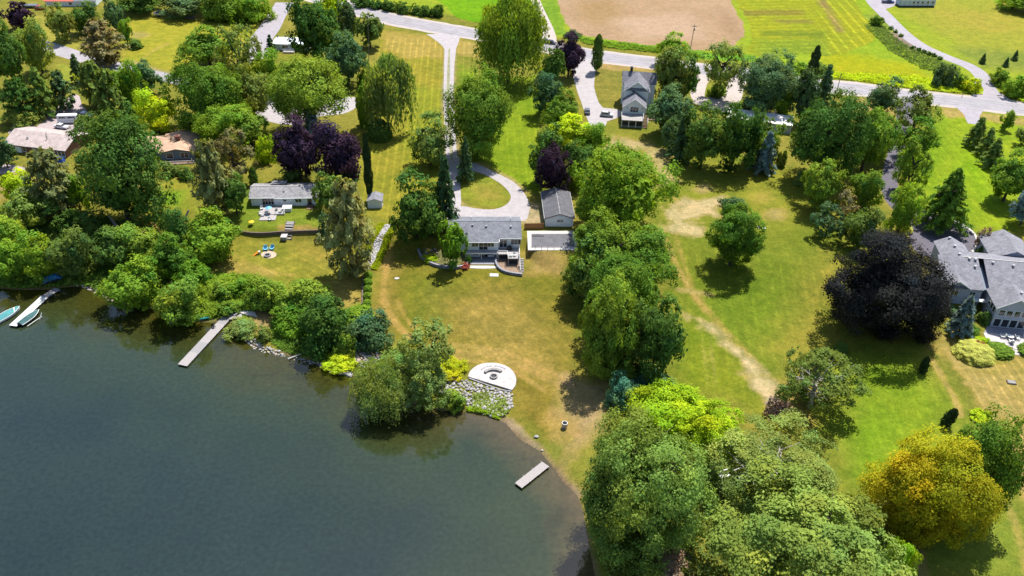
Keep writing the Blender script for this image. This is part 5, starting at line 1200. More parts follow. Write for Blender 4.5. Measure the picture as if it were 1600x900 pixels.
# garage
G_ = house('garage', 'long white garage with a dark grey gable roof beside the pool', (851, 341.8), P + 2.6, 3.3, P, 'garage')
w = MB(); w.box(.35, 7.7, .3, 14.2, -.05, 2.75); add_gable(w, .35, 7.7, .3, 14.2, 2.75, 3.95, 'y'); w.build('wall', M['white_siding'], G_)
r = MB(); add_gable_roof(r, .35, 7.7, .3, 14.2, 2.75, 3.95, 'y', .4); ro = r.build('roof', M['dark_shingle'], G_)
b = MB(); b.box(3.9, 4.15, -.1, 14.6, 4.07, 4.13); b.build('ridge_cap', M['light_shingle'], ro)
for s in (-1, 1):
    b = MB(); x = 4.02 + s * 4.08; b.box(x - .05, x + .05, -.1, 14.6, 2.5, 2.72); b.build('gutter', M['trim'], G_)
    b = MB(); b.slab([(4.02, -.16, 4.1), (4.02 + s * 4.08, -.16, 2.77), (4.02 + s * 4.08, -.1, 2.77), (4.02, -.1, 4.1)], .2); b.build('rake_board', M['dark_trim'], G_)
window(G_, 4.2, .3, 1.75, 1.6, .7, 0, 1); window(G_, .35, 9, 1.4, 2.6, 2.2, 3, 0, 'garage_door')
# brown board fence between house and garage: boards are parts
t = thing('board_fence', 'red brown board fence between house and garage', 'fence', gp(819, 358)); q0, q1 = gp(819, 358), gp(849, 357.5); n = 22; dv = (q1 - q0) / n
for i in range(n):
    b = MB(); b.box(.0, dv.length * .93, -.03, .03, 0, 1.75); o = b.build('board', M['fencewood'], t, dv * i); o.rotation_euler = (0, 0, math.atan2(dv.y, dv.x))
for z in (.4, 1.4):
    b = MB(); b.bar((0, .07, z), ((q1 - q0).x, (q1 - q0).y + .07, z), .05, 4); b.build('rail', M['fencewood'], t)
# pool
pw = [un(*p) for p in [(823.5, 361), (897, 361), (905, 391), (825, 391)]]
tag(flat('pool_deck', pw, P + .05, M['concrete'], .3), 'pale concrete deck round the covered pool')
pl = thing('swimming_pool', 'rectangular pool under a dark grey winter cover beside the garage', 'pool', un(830, 387)); pq = [un(*p) for p in [(830, 387.5), (900, 387.5), (894, 366.5), (830, 366.5)]]
c0 = pq[0]; flat('pool_cover', [p - c0 for p in pq], .075, M['poolcover'], .02, parent=pl)
cp = MB(); cx = [(p.x - c0.x, p.y - c0.y) for p in pq]
for i in range(4):
    (x0, y0), (x1, y1) = cx[i], cx[(i + 1) % 4]; cp.bar((x0, y0, .07), (x1, y1, .07), .12, 6)
cp.build('coping', M['paver'], pl)
b = MB(); b.box(.2, 3.4, 5.3, 6.1, .08, .12); b.build('cover_flap', M['dark_trim'], pl)
t = thing('wire_fence', 'thin dark wire fence along the lawn side of the pool', 'fence', gp(826, 399)); a = gp(826, 399); z_ = gp(905, 398); n = 8
for i in range(n + 1):
    p = a + (z_ - a) * i / n; p.z = hz(p.x, p.y) - a.z; b = MB(); b.bar((p.x - a.x, p.y - a.y, p.z), (p.x - a.x, p.y - a.y, p.z + 1.3), .05, 5); b.build('post', M['dark_trim'], t)
b = MB()
for h in (.15, .7, 1.25): b.bar((0, 0, h), (z_.x - a.x, z_.y - a.y, h + hz(z_.x, z_.y) - a.z), .02, 4)
b.build('wire', M['dark_trim'], t)
# garden shed
S_ = house('garden_shed', 'small white garden shed with a grey gable roof on the striped lawn', (573, 315), P + 2.2, 3.5, P, 'shed')
w = MB(); w.box(.15, 4.0, .2, 4.3, 0, 2.2); add_gable(w, .15, 4.0, .2, 4.3, 2.2, 2.85, 'y'); w.build('wall', M['pale_siding'], S_)
r = MB(); add_gable_roof(r, .15, 4.0, .2, 4.3, 2.2, 2.85, 'y', .2, .1); r.build('roof', M['slate_shingle'], S_)
window(S_, 4.0, 2.2, 1.0, 1.4, 1.9, 1, 0, 'door')

# the long bungalow on the neighbouring lot
D_ = house('bungalow', 'long white bungalow with a weathered grey roof and cluttered patio', (388, 310), P + 2.6, 5, P)
w = MB(); w.box(.5, 6.9, .5, 8.0, -.1, 2.6); w.box(6.9, 18.6, .2, 8.0, -.1, 2.6); add_gable(w, .5, 18.6, .4, 8.0, 2.6, 3.9, 'x'); w.build('wall', M['white_siding'], D_)
r = MB()
for u0, u1, v0 in ((0, 7.0, .0), (7.0, 19, -.2)): k = 1.35 / 4.2; r.slab([(u0, v0, 2.65 - (.0 - v0) * k), (u1, v0, 2.65 - (.0 - v0) * k), (u1, 4.2, 4.05), (u0, 4.2, 4.05)], .14)
r.slab([(0, 4.2, 4.05), (19, 4.2, 4.05), (19, 8.5, 2.62), (0, 8.5, 2.62)], .14); r.slab([(5.2, 5.4, 4.0), (9.2, 5.4, 4.0), (9.2, 9.6, 2.9), (5.2, 9.6, 2.9)], .14)
ro = r.build('roof', M['light_shingle'], D_)
b = MB(); b.box(0, 19, 4.1, 4.3, 4.05, 4.11); b.build('ridge_cap', M['concrete'], ro)
b = MB(); b.box(0, 7, -.12, 0, 2.5, 2.68); b.box(7, 19, -.32, -.2, 2.44, 2.62); b.build('gutter', M['trim'], D_)
for x, y in ((9.2, 2.2), (15.2, 6.2), (14.2, 5.6)): vent(ro, x, y, 3.2)
window(D_, 5.0, .5, 1.35, 3.0, 1.9, 0, 3); window(D_, 9.6, .2, 1.75, .9, .5, 0, 0); window(D_, 13.2, .2, 1.6, 1.6, 1.0, 0, 1); window(D_, 16.2, .2, 1.25, 1.1, 2.0, 0, 0, 'door', M['pale_siding'])
steps(D_, 15.4, 17.2, -2.6, .1, -.2, .5, 4, 'brownwood')
def DL(u, v, z=0): return D_.matrix_basis @ Vector((u, v, z))
t = thing('patio_deck', 'pale wooden patio deck in front of the bungalow', 'deck', DL(3, -6), RAD(5))
b = MB(); b.box(.2, 7.0, 1.2, 5.4, -.1, .35); b.build('platform', M['deckwood'], t); b = MB(); b.box(.8, 5.0, -1.6, 1.15, -.1, .2); b.build('lower_platform', M['deckwood'], t)
railing(t, [(.3, 1.3), (2.4, 1.3)], .35, .8); railing(t, [(4.6, 1.3), (6.9, 1.3), (6.9, 3.2)], .35, .8)
for i, (u, v, a_) in enumerate(((3.6, -2.2, 20), (5.2, -3.4, 80), (7.6, -2.6, 200), (8.8, -3.8, 250), (6.6, -7.6, 40), (4.4, -5.4, 110))):
    lb = ['white patio chair close to the bungalow picture window', 'white patio chair beside the blue parasol', 'white patio chair between parasol and hot tub', 'white lounge chair lying below the hot tub', 'white patio chair on the lowest patio paving', 'white patio chair at the outer corner of the patio'][i]
    t = thing('patio_chair', lb, 'chair', DL(u, v, .36 if v > -4.6 else .1), RAD(a_)); t.scale = (.85,) * 3
    b = MB(); b.box(-.38, .38, -.4, .4, .3, .42); b.build('seat', M['gel'], t); b = MB(); b.hexa([(-.38, .34, .42), (.38, .34, .42), (.38, .42, .42), (-.38, .42, .42)], [(-.36, .5, 1.05), (.36, .5, 1.05), (.36, .58, 1.05), (-.36, .58, 1.05)]); b.build('backrest', M['gel'], t)
    for sx in (-.34, .34): b = MB(); b.box(sx - .05, sx + .05, -.4, .4, .42, .62); b.build('armrest', M['gel'], t); b = MB(); b.box(sx - .04, sx + .04, -.36, .36, 0, .3); b.build('leg', M['gel'], t)
def parasol(label, loc, m, r, h, n=8):
    t = thing('parasol', label, 'parasol', loc); b = MB(); b.bar((0, 0, 0), (0, 0, h), .03); b.build('pole', M['gel'], t)
    b = MB()
    for i in range(n):
        a, c = 2 * math.pi * i / n, 2 * math.pi * (i + 1) / n; p = [(0, 0, h + .05), (math.cos(a) * r, math.sin(a) * r, h - r * .33), (math.cos(c) * r, math.sin(c) * r, h - r * .33)]
        b.add(p + [(x, y, z - .03) for x, y, z in p], [(0, 1, 2), (5, 4, 3), (1, 4, 5, 2)])
    b.build('canopy', m, t); return t
parasol('blue parasol on the bungalow patio', DL(5.9, -4.0, .3), M['skyblue'], .9, 1.9)
parasol('yellow parasol at the patio corner above the retaining wall', DL(2.2, -9.6, .0), M['yellow'], .75, 1.2)
t = thing('hot_tub', 'white boxy hot tub against the bungalow wall', 'hot tub', DL(10.4, -2.2, 0), RAD(5)); b = MB(); b.box(-1.2, 1.2, -1, 1, 0, 1.0); b.build('tub', M['gel'], t, bevel=.08); b = MB(); b.box(-1.25, 1.25, -1.05, 1.05, 1.0, 1.12); b.build('lid', M['gel'], t, bevel=.05)
wall_run('timber_retaining_wall', 'dark timber retaining wall below the bungalow patio', [gp(366, 361), gp(385, 366), gp(410, 367.5), gp(440, 365.5), gp(475, 364), gp(508, 363)], .85, .35, 'timber')
t = thing('garden_steps', 'weathered wooden steps through the timber wall', 'steps', gp(449, 374)); q = gp(449, 374)
for i in range(7):
    zz = hz(q.x, q.y + i * .75) - q.z + .22 + .04 * i; b = MB(); b.box(-1.0, 1.0, i * .75, i * .75 + .6, zz - .14, zz); b.build('step', M['greywood'], t)
for s in (-1.08, 1.08): b = MB(); b.hexa([(s - .06, -.1, -.05), (s + .06, -.1, -.05), (s + .06, 5.2, 1.9), (s - .06, 5.2, 1.9)], [(s - .06, -.1, .35), (s + .06, -.1, .35), (s + .06, 5.2, 2.75), (s - .06, 5.2, 2.75)]); b.build('stringer', M['timber'], t)
t = thing('bench_box', 'dark storage box standing beside the wooden garden steps', 'box', gp(444.5, 373)); b = MB(); b.box(-.75, .75, -.9, .9, 0, .9); b.build('box', M['greywood'], t, bevel=.04); b = MB(); b.box(-.8, .8, -.95, .95, .9, 1.0); b.build('lid', M['paver'], t)
def adirondack(label, loc, yaw, m):
    t = thing('lawn_chair', label, 'chair', loc, yaw)
    b = MB(); b.hexa([(-.38, -.45, .38), (.38, -.45, .38), (.34, .3, .22), (-.34, .3, .22)], [(-.38, -.45, .44), (.38, -.45, .44), (.34, .3, .28), (-.34, .3, .28)]); b.build('seat', m, t)
    b = MB(); b.hexa([(-.36, .2, .22), (.36, .2, .22), (.36, .28, .22), (-.36, .28, .22)], [(-.44, .62, 1.1), (.44, .62, 1.1), (.44, .7, 1.1), (-.44, .7, 1.1)]); b.build('backrest', m, t)
    for s in (-.46, .46): b = MB(); b.box(s - .08, s + .08, -.5, .4, .58, .63); b.build('armrest', m, t); b = MB(); b.box(s - .04, s + .04, -.48, -.4, 0, .58); b.box(s - .04, s + .04, .3, .38, 0, .58); b.build('leg', m, t)
    return t
q = gp(415, 391); adirondack('blue lawn chair further from the steps, facing the bungalow fire ring', q, RAD(10), M['skyblue']).scale = (1.08,) * 3
q = gp(425, 390); adirondack('blue lawn chair nearer to the garden steps', q, RAD(-12), M['skyblue']).scale = (1.08,) * 3
tag(flat('sand_patch', smooth([gp(*p) for p in ell(420, 398, 12, 6, 10)], 3, True), gp(420, 398).z + .05, mat('sand', (.42, .33, .24), .95, .15, 2, .3)), 'round sandy patch round the bungalow fire ring')
def fire_ring(label, loc, r, m, n=14):
    t = thing('fire_ring', label, 'fire pit', loc)
    for i in range(n):
        a, c = 2 * math.pi * (i + .06) / n, 2 * math.pi * (i + .94) / n; k = MB(); pts = [(math.cos(x) * rr, math.sin(x) * rr) for x, rr in ((a, r * .68), (a, r), (c, r), (c, r * .68))]
        k.hexa([(x, y, 0) for x, y in pts[::-1]], [(x, y, .38) for x, y in pts[::-1]]); k.build('stone', M[m], t)
    b = MB(); b.prism([(math.cos(2 * math.pi * i / 12) * r * .66, math.sin(2 * math.pi * i / 12) * r * .66) for i in range(12)], .02, .1); b.build('ash_bed', M['dark_trim'], t)
    return t
q = gp(418, 400); q.z += .05; fire_ring('grey stone fire ring on the sandy patch', q, .9, 'greystone')
q = gp(401, 398); t = thing('toy_slide', 'orange plastic toy slide on the bungalow lawn', 'toy', q, RAD(-50)); om = mat('orange_plastic', (.62, .22, .02), .5, .1, 3)
b = MB(); b.hexa([(-.3, -.9, 0), (.3, -.9, 0), (.3, .6, .7), (-.3, .6, .7)], [(-.3, -.9, .1), (.3, -.9, .1), (.3, .6, .8), (-.3, .6, .8)]); b.build('slide', om, t); b = MB(); b.box(-.3, .3, .6, 1.0, 0, .8); b.build('ladder', M['gel'], t)

# farmhouse
H_ = thing('farmhouse', 'white two storey farmhouse with cross gables and a rear porch deck', 'house', (*un(974, 166, P + 5).xy, P), RAD(-5))
w = MB(); w.box(.1, 7.3, 0, 6.6, -.1, 5.0); add_gable(w, .1, 7.3, 0, 6.6, 5.0, 7.6, 'y'); w.box(.5, 8.2, 6.6, 13.5, -.1, 8.1); add_gable(w, .5, 8.2, 6.6, 13.5, 8.1, 11.0, 'y'); w.box(-.4, 10.6, 13.5, 19.5, -.1, 8.1); add_gable(w, -.4, 10.6, 13.5, 19.5, 8.1, 10.8, 'x')
w.build('wall', M['white_siding'], H_)
r = MB(); add_gable_roof(r, .1, 7.3, 0, 6.55, 5.0, 7.6, 'y', .4); add_gable_roof(r, .5, 8.2, 6.6, 15.5, 8.1, 11.0, 'y', .5); add_gable_roof(r, -.4, 10.6, 13.5, 19.5, 8.1, 10.8, 'x', .4); ro = r.build('roof', M['farm_shingle'], H_)
for xa, za, xb, zb_, y, m_ in ((.0 - .4, 7.7, 4.35, 11.25, 6.05, 'trim'), (4.35, 11.25, 8.75, 7.7, 6.05, 'trim'), (-.35, 4.85, 3.7, 7.8, -.46, 'trim'), (3.7, 7.8, 7.75, 4.85, -.46, 'trim'), (-.35, 4.85, 3.7, 7.8, 6.4, 'dark_trim'), (3.7, 7.8, 7.75, 4.85, 6.4, 'dark_trim')):
    b = MB(); b.hexa([(xa, y, za - .3), (xb, y, zb_ - .3), (xb, y + .1, zb_ - .3), (xa, y + .1, za - .3)], [(xa, y, za + .02), (xb, y, zb_ + .02), (xb, y + .1, zb_ + .02), (xa, y + .1, za + .02)]); b.build('rake_board', M[m_], H_)
b = MB(); b.slab([(.3, 5.95, 8.15), (8.4, 5.95, 8.15), (8.0, 6.58, 9.0), (.7, 6.58, 9.0)], .12); b.build('pent_roof', M['farm_shingle'], ro)
chimney(H_, 2.2, 16.8, 8, 12.2, 'dark_trim', .9)
window(H_, 3.7, 0, 4.1, 2.6, 1.7, 0, 2); window(H_, .1, 3, 4, .9, 1.3, 3, 0); window(H_, .5, 10, 4, .9, 1.5, 3, 0); window(H_, .5, 8.5, 6.9, .9, 1.4, 3, 0); window(H_, -.4, 16, 6.6, .9, 1.5, 3, 0); window(H_, 3.0, 6.6, 8.0, .9, .9, 0, 0); window(H_, 10.6, 16, 6.6, .9, 1.5, 1, 0)
for x in (1.3, 6.2): b = MB(); b.box(x - .12, x + .12, -.2, -.02, 4.4, 4.75); b.build('wall_lamp', M['black'], H_)
b = MB(); b.box(-.4, 6.8, -5.6, -.02, 2.35, 2.6); b.build('porch_deck', M['deckwood'], H_)
for x in (-.2, 2.1, 4.4, 6.6): b = MB(); b.box(x - .12, x + .12, -5.5, -5.26, 0, 2.35); b.build('porch_post', M['trim'], H_)
b = MB(); b.box(-.3, 6.7, -5.0, -.1, 0, 2.3); b.build('under_porch_shade', M['dark_trim'], H_)  # dark block put in for the shade below the porch deck
b = MB()
for i in range(24): x = -.25 + i * .29; b.bar((x, -5.45, .05), (x + .3, -5.45, .75), .03, 4); b.bar((x + .3, -5.43, .05), (x, -5.43, .75), .03, 4)
b.build('lattice', M['trim'], H_)
railing(H_, [(-.35, -.1), (-.35, -5.5), (6.75, -5.5), (6.75, -.1)], 2.6, .9)
steps(H_, 6.9, 8.2, -5.4, -1.0, 0, 2.6, 9, 'brownwood'); railing(H_, [(8.3, -5.4), (8.3, -1)], .9, 1.2)
b = MB(); b.box(8.3, 11.5, 1.0, 5.4, 0, .3); b.build('side_deck', M['brownwood'], H_)

# the big blue grey house at the frame edge
I_ = thing('large_house', 'big blue grey two storey house with steep slate gables above a patio', 'house', (*un(1474, 448, 6.7).xy, .95), RAD(-7)); z0 = .95
def I(z): return z - z0
w = MB(); w.box(.5, 9.3, .6, 9.0, -.1, I(6.7)); w.box(2.2, 9.3, 9.0, 16, -.1, I(7.9)); w.box(9.3, 10.7, 3, 15, -.1, I(6.0)); w.box(10.7, 28, 0, 16, -.1, I(6.7)); w.box(10.5, 18.6, -6.3, 0, -.1, I(6.7))
w.box(16, 26, 16.02, 26, 1, I(6.7)); add_gable(w, 16, 26, 16.02, 26, I(6.7), I(9), 'y'); w.box(2.2, 9.2, 16, 18, 1, I(7.9)); add_gable(w, .5, 6.1, .6, 4, I(6.7), I(8.4), 'y'); add_gable(w, 10.5, 18.6, -6.3, -2, I(6.7), I(9.3), 'y')
w.build('wall', M['bluegrey_siding'], I_)
r = MB(); k = 3.5 / 8.9
def zr(v): return I(6.7) + k * v
r.slab([(-.1, .0, zr(0)), (9.35, 0, zr(0)), (9.35, 8.9, zr(8.9)), (-.1, 8.9, zr(8.9))], .15)
r.slab([(10.6, -.4, zr(-.4)), (30, -.4, zr(-.4)), (30, 8.9, zr(8.9)), (10.6, 8.9, zr(8.9))], .15)
r.slab([(5.4, 8.9, zr(8.9)), (30, 8.9, zr(8.9)), (30, 17, zr(.8)), (5.4, 17, zr(.8))], .15)
r.slab([(1.8, 8.9, I(8.4)), (5.4, 8.9, I(10.2)), (5.4, 18.4, I(10.2)), (1.8, 18.4, I(8.4))], .15); r.slab([(5.4, 8.95, I(10.22)), (9.4, 11.6, I(8.2)), (9.4, 18.4, I(8.2)), (5.4, 18.4, I(10.22))], .15)
r.slab([(9.3, 1.2, I(6.2)), (10.7, 1.2, I(6.2)), (10.7, 8.6, I(8.4)), (9.3, 8.6, I(8.4))], .12, 1)  # slot slab in dark blue, the valley's shade put into its colour
for xa, xm, xb, y0, y1, za, zb_ in ((.0, 3.3, 6.6, .0, 4.6, 6.6, 8.6), (10.0, 14.55, 19.1, -6.9, 1.0, 6.6, 9.5)):
    r.slab([(xa, y0, I(za)), (xm, y0, I(zb_)), (xm, y1, I(zb_)), (xa, y1, I(za))], .15); r.slab([(xm, y0, I(zb_)), (xb, y0, I(za)), (xb, y1, I(za)), (xm, y1, I(zb_))], .15)
    for xx, yy in ((xa, xm), (xb, xm)): b = MB(); b.hexa([(xx, y0 - .08, I(za) - .3), (yy, y0 - .08, I(zb_) - .3), (yy, y0 - .01, I(zb_) - .3), (xx, y0 - .01, I(za) - .3)], [(xx, y0 - .08, I(za)), (yy, y0 - .08, I(zb_)), (yy, y0 - .01, I(zb_)), (xx, y0 - .01, I(za))]); b.build('rake_board', M['trim'], I_)
ro = r.build('roof', [M['slate_shingle'], M['blue_siding']], I_)
b = MB(); b.box(5.6, 30, 8.8, 9.02, I(10.2), I(10.26)); b.build('ridge_cap', M['concrete'], ro)  # pale cap colour stands in for the sunlit back slope behind the ridge
r2 = MB(); add_gable_roof(r2, 16, 26, 16, 26, I(6.7), I(9), 'y', .5); r2.build('back_roof', M['slate_shingle'], I_)
for x, y, z in ((5.0, 17.6, 10.0), (5.2, 13.6, 10.1), (5.3, 9.9, 10.1), (7.2, 8.3, 10), (8.6, 8.2, 10), (12.6, 7.8, 9.8), (17.2, 7.4, 9.7), (8.2, 6.2, 9.2), (16.0, -3, 8.8)): vent(ro, x, y, I(z), 'roof_vent', .4, .4)
for x, z, w_, h_, mu in ((3.2, 5.0, 1.7, 1.3, 1), (7.3, 4.9, 1.2, 1.4, 1)): window(I_, x, .6, I(z), w_, h_, 0, mu)
for x in (11.9, 13.6, 15.3, 17.0): window(I_, x, -6.3, I(5.1), 1.25, 1.5, 0, 0)
for x in (11.7, 13.5, 15.3, 17.1): window(I_, x, -6.3, I(2.3), 1.45, 2.1, 0, 0)
for y in (-5.1, -3.6, -2.1): window(I_, 10.5, y, I(5.1), 1.1, 1.5, 3, 0)
window(I_, 10.5, -2.4, I(2.3), 1.2, 1.2, 3, 0); window(I_, 9.3, 5, I(5), .9, 1.2, 1, 0)
b = MB(); b.box(6.2, 10.45, -.9, .55, I(3.9), I(4.1)); b.build('balcony', M['trim'], I_)
def IL(u, v, z=0): return I_.matrix_basis @ Vector((u, v, z))
tag(flat('patio', [IL(8.4, -9.2), IL(30, -9.2), IL(30, -6.32), IL(10.0, -6.32), IL(9.6, -7)], 1.10, M['greypatio'], .3), 'big house patio strip with the wall shade set into its grey colour')  # shade along the wall painted as a grey strip of the pale patio
tag(flat('patio', [IL(8.2, -13.8), IL(30, -13.8), IL(30, -9.2), IL(8.2, -9.2)], 1.10, M['paver'], .3), 'pinkish white paved patio of the big house')
for i in range(3):
    tag(flat('patio_step', [IL(13.2 - .3 * i, -14.6 - 1.0 * i), IL(15.4 - .1 * i, -14.7 - 1.0 * i), IL(15.4 - .1 * i, -13.8 - 1.0 * i), IL(13.2 - .3 * i, -13.75 - 1.0 * i)], 1.17 - .02 * i, M['paver'], .14), 'wide pale stone step leading down from the big house patio')
t = thing('patio_table', 'white patio table on the big house patio', 'table', IL(13.6, -10.6, .16)); b = MB(); b.prism([(math.cos(i * .628) * .75, math.sin(i * .628) * .75) for i in range(10)], .68, .74); b.build('tabletop', M['gel'], t)
for sx in (-.4, .4):
    for sy in (-.4, .4): b = MB(); b.bar((sx, sy, 0), (sx, sy, .68), .04, 5); b.build('leg', M['gel'], t)
for i, (u, v, a_, lb) in enumerate(((12.0, -10.4, -90, 'white patio chair on the spruce side of the patio table'), (15.2, -10.6, 90, 'white patio chair on the far side of the patio table from the spruce'), (13.4, -12.2, 180, 'white patio chair between patio table and hedge'), (17.4, -9.9, 30, 'white patio chair apart from the table near the frame edge'))):
    adirondack(lb, IL(u, v, .16), RAD(a_ - 7), M['gel'])

# houses by the left edge
A_ = house('ranch_house', 'long low house with a pinkish beige roof and white panels', (18, 226), P + 2.6, -10, P)
w = MB(); w.box(-2.5, 17.1, .4, 12, -.3, 2.6); add_gable(w, -2.5, 17.1, .4, 12, 2.6, 4.5, 'x'); w.build('wall', M['brick'], A_)
r = MB(); add_gable_roof(r, -2.5, 17.1, .4, 12, 2.6, 4.5, 'x', .5); ro = r.build('roof', M['beige_shingle'], A_)
b = MB(); b.box(-3, 17.6, -.22, -.1, 2.3, 2.5); b.build('gutter', M['dark_trim'], A_)
for x, w_ in ((1.6, 2.0), (6.8, 1.0), (11.2, 1.4), (15.6, 2.4)): b = MB(); b.box(x - w_ / 2, x + w_ / 2, .3, .39, .1, 2.5); b.build('wall_panel', M['pale_siding'], A_)
for x in (-.6, 3.6, 8.6, 13.2, 15.2, 16.4): window(A_, x, .3, 1.4, .9, 1.4, 0, 0)
vent(ro, 9.6, 3.6, 3.7, 'vent_pipe', 1.1, .2, 'metal'); vent(ro, 3.5, 3, 3.6); b = MB(); b.bar((7.6, 6.1, 4.6), (9.0, 4.3, 4.2), .08); b.build('roof_cable', M['dark_trim'], ro)
t = thing('tarp_cover', 'royal blue tarp over something beside the beige roofed house', 'tarp', A_.matrix_basis @ Vector((16.4, -2.0, 0))); b = MB(); b.hexa([(-1.5, -1, 0), (1.5, -1.1, 0), (1.5, 1, 0), (-1.4, 1, 0)], [(-.9, -.5, 1.3), (.8, -.6, 1.5), (.9, .5, 1.4), (-.9, .5, 1.2)]); b.build('tarp', M['royaltarp'], t, bevel=.2)
B_ = house('tan_roofed_house', 'dark blue house with a tan shingle roof and brick chimney', (247, 240), P + 2.6, 10, P)
w = MB(); w.box(.4, 9.8, .5, 13, -.3, 2.6); add_gable(w, .4, 9.8, .5, 13, 2.6, 3.6, 'y'); w.box(-7.8, .4, 3.4, 12, -.3, 2.6); add_gable(w, -7.8, .4, 3.4, 12, 2.6, 3.8, 'x'); w.build('wall', M['blue_siding'], B_)
r = MB(); add_gable_roof(r, .4, 9.8, .5, 13, 2.6, 3.6, 'y', .5); add_gable_roof(r, -7.8, 2.0, 3.4, 12, 2.6, 3.85, 'x', .5); ro = r.build('roof', M['tan_shingle'], B_)
chimney(B_, 4.9, 6.6, 3, 5.0, 'brick', 1.3)
for x, w_, mu in ((3.0, 1.8, 0), (7.2, 2.2, 1)): window(B_, x, .5, 1.5, w_, 1.7, 0, mu)
window(B_, -1.6, 3.4, 1.6, 1.6, 1.1, 0, 2)
b = MB(); b.box(.6, 10.2, -2.6, .48, -.2, .2); b.build('deck', M['brownwood'], B_); railing(B_, [(.6, -2.55), (5, -2.55), (10.1, -2.55)], .2, .9); b = MB(); b.bar((9.9, -3.6, -.4), (9.9, -3.6, 2.2), .1, 6); b.build('deck_post', M['trim'], B_)
C_ = house('trailer_home', 'white roofed trailer home under the large dark tree', (425, 69), P + 2.6, 1, P, 'trailer')
w = MB(); w.box(.3, 14.6, .3, 7.8, 0, 2.6); w.build('wall', M['pale_siding'], C_); r = MB(); add_gable_roof(r, .3, 14.6, .3, 7.8, 2.6, 3.1, 'x', .3); ro = r.build('roof', M['white_metal_roof'], C_)
window(C_, 4.8, .3, 1.6, 2.2, 1.0, 0, 1); window(C_, 9.4, .3, 1.6, 1.4, 1.0, 0, 0); vent(ro, .7, 6.6, 2.9, 'vent_pipe', .9, .3, 'dark_trim'); vent(ro, 3.6, 7.2, 2.9, 'vent_pipe', .9, .3, 'dark_trim')
b = MB(); b.box(4.4, 8.6, -2.6, .28, 0, .5); b.build('porch', M['deckwood'], C_); railing(C_, [(4.5, -2.5), (8.5, -2.5)], .5, .9)
hb0, hb1 = un(1138, 169, P + 3), un(1239, 182, P + 3); ya = math.atan2((hb1 - hb0).y, (hb1 - hb0).x); hl = (hb1 - hb0).length
K_ = thing('long_shed', 'long low building with a flat white roof behind the tree screen', 'shed', (hb0.x, hb0.y, P), ya)
w = MB(); w.box(.2, hl - .2, -7.8, -.2, 0, 2.85); w.build('wall', M['bluegrey_siding'], K_); r = MB(); r.box(0, hl, -8, 0, 2.85, 3.05); ro = r.build('roof', M['membrane'], K_); r = MB(); r.box(0, hl, -.2, .05, 3.05, 3.15); r.build('roof_edge', M['trim'], ro)
b = MB(); b.bar((hl * .72, -.1, 3), (hl * .72, -.1, 4.4), .12); b.build('chimney', M['metal'], K_)
jl, jr = gp(1405, 11), gp(1460, 11)
J_ = thing('mobile_home', 'white ribbed mobile home at the top of the curving lane', 'mobile home', jl, math.atan2((jr - jl).y, (jr - jl).x)); jw = (jr - jl).length
w = MB(); w.box(0, jw, 0, 4.4, .6, 3.3); w.build('wall', lined('ribbed_white_wall', (.45, .52, .56), 0, 2.2, .3, .35, .06), J_); b = MB(); b.box(.1, jw - .1, .1, 4.3, 0, .6); b.build('skirting', M['dark_trim'], J_); r = MB(); add_gable_roof(r, 0, jw, 0, 4.4, 3.3, 3.7, 'x', .15); r.build('roof', M['white_metal_roof'], J_)
for u in (.38, .50, .63, .78, .92): window(J_, jw * u, 0, 2.1, 1.0, .9, 0, 0)
kl, kr = gp(72, 10), gp(150, 10)
R_ = thing('barn', 'red roofed barn with white walls at the top edge', 'barn', kl, math.atan2((kr - kl).y, (kr - kl).x)); kw = (kr - kl).length
w = MB(); w.box(0, kw, 0, 9, 0, 2.3); add_gable(w, 0, kw, 0, 9, 2.3, 4.4, 'x'); w.build('wall', M['pale_siding'], R_); r = MB(); add_gable_roof(r, 0, kw * .55, 0, 9, 2.3, 4.4, 'x', .4); r.build('roof', M['red_metal'], R_); r = MB(); add_gable_roof(r, kw * .55 + .9, kw, 0, 9, 2.3, 4.4, 'x', .4); r.build('annex_roof', M['grey_shingle'], R_)
for u in (.2, .5, .75): window(R_, kw * u, 0, 1.2, 1.2, 1.0, 0, 0)
# ------------------------------------------------------------------ docks, boats and things at the water
def dock(name, label, a, b, wd, z, m, secs, plank=.16, skip=()):
    """a plank dock from a to b: sections carry planks; posts stand in the lake bed"""
    a, b = Vector(a), Vector(b); d = b - a; L = d.length
    t = thing(name, label, 'dock', (a.x, a.y, 0), math.atan2(d.y, d.x))
    me = None; x = 0; rg = random.Random(int(L * 10))
    for i, s in enumerate(secs):
        l = L * s; f = MB(); f.box(x + .02, x + l - .02, -wd / 2, -wd / 2 + .08, z - .25, z - .05); f.box(x + .02, x + l - .02, wd / 2 - .08, wd / 2, z - .25, z - .05); f.box(x + .02, x + .1, -wd / 2 + .09, wd / 2 - .09, z - .25, z - .05); f.box(x + l - .1, x + l - .02, -wd / 2 + .09, wd / 2 - .09, z - .25, z - .05)
        fr = f.build('section_frame', M['timber'], t); n = int(l / plank); mm = M[m[i % len(m)]] if isinstance(m, (list, tuple)) else M[m]
        for k in range(n):
            p = MB(); w = l / n; p.box(-w * .45, w * .45, -wd / 2 - .02, wd / 2 + .02, -.045, 0); o = p.build('plank', mm, fr, (x + w * (k + .5), rg.uniform(-.02, .02), z + rg.uniform(-.006, .006)))
        for sy in (-1, 1):
            q = MB(); q.bar((x + l * .9, sy * (wd / 2 + .08), -1.4), (x + l * .9, sy * (wd / 2 + .08), z + .18), .06, 6); q.build('post', M['metal'], t)
        x += l
    return t
D3 = dock('short_dock', 'short grey plank dock at the brown beach', un(810, 758.5, .5), un(852.5, 725, .5), 1.75, .5, 'deckwood', (.34, .33, .33))
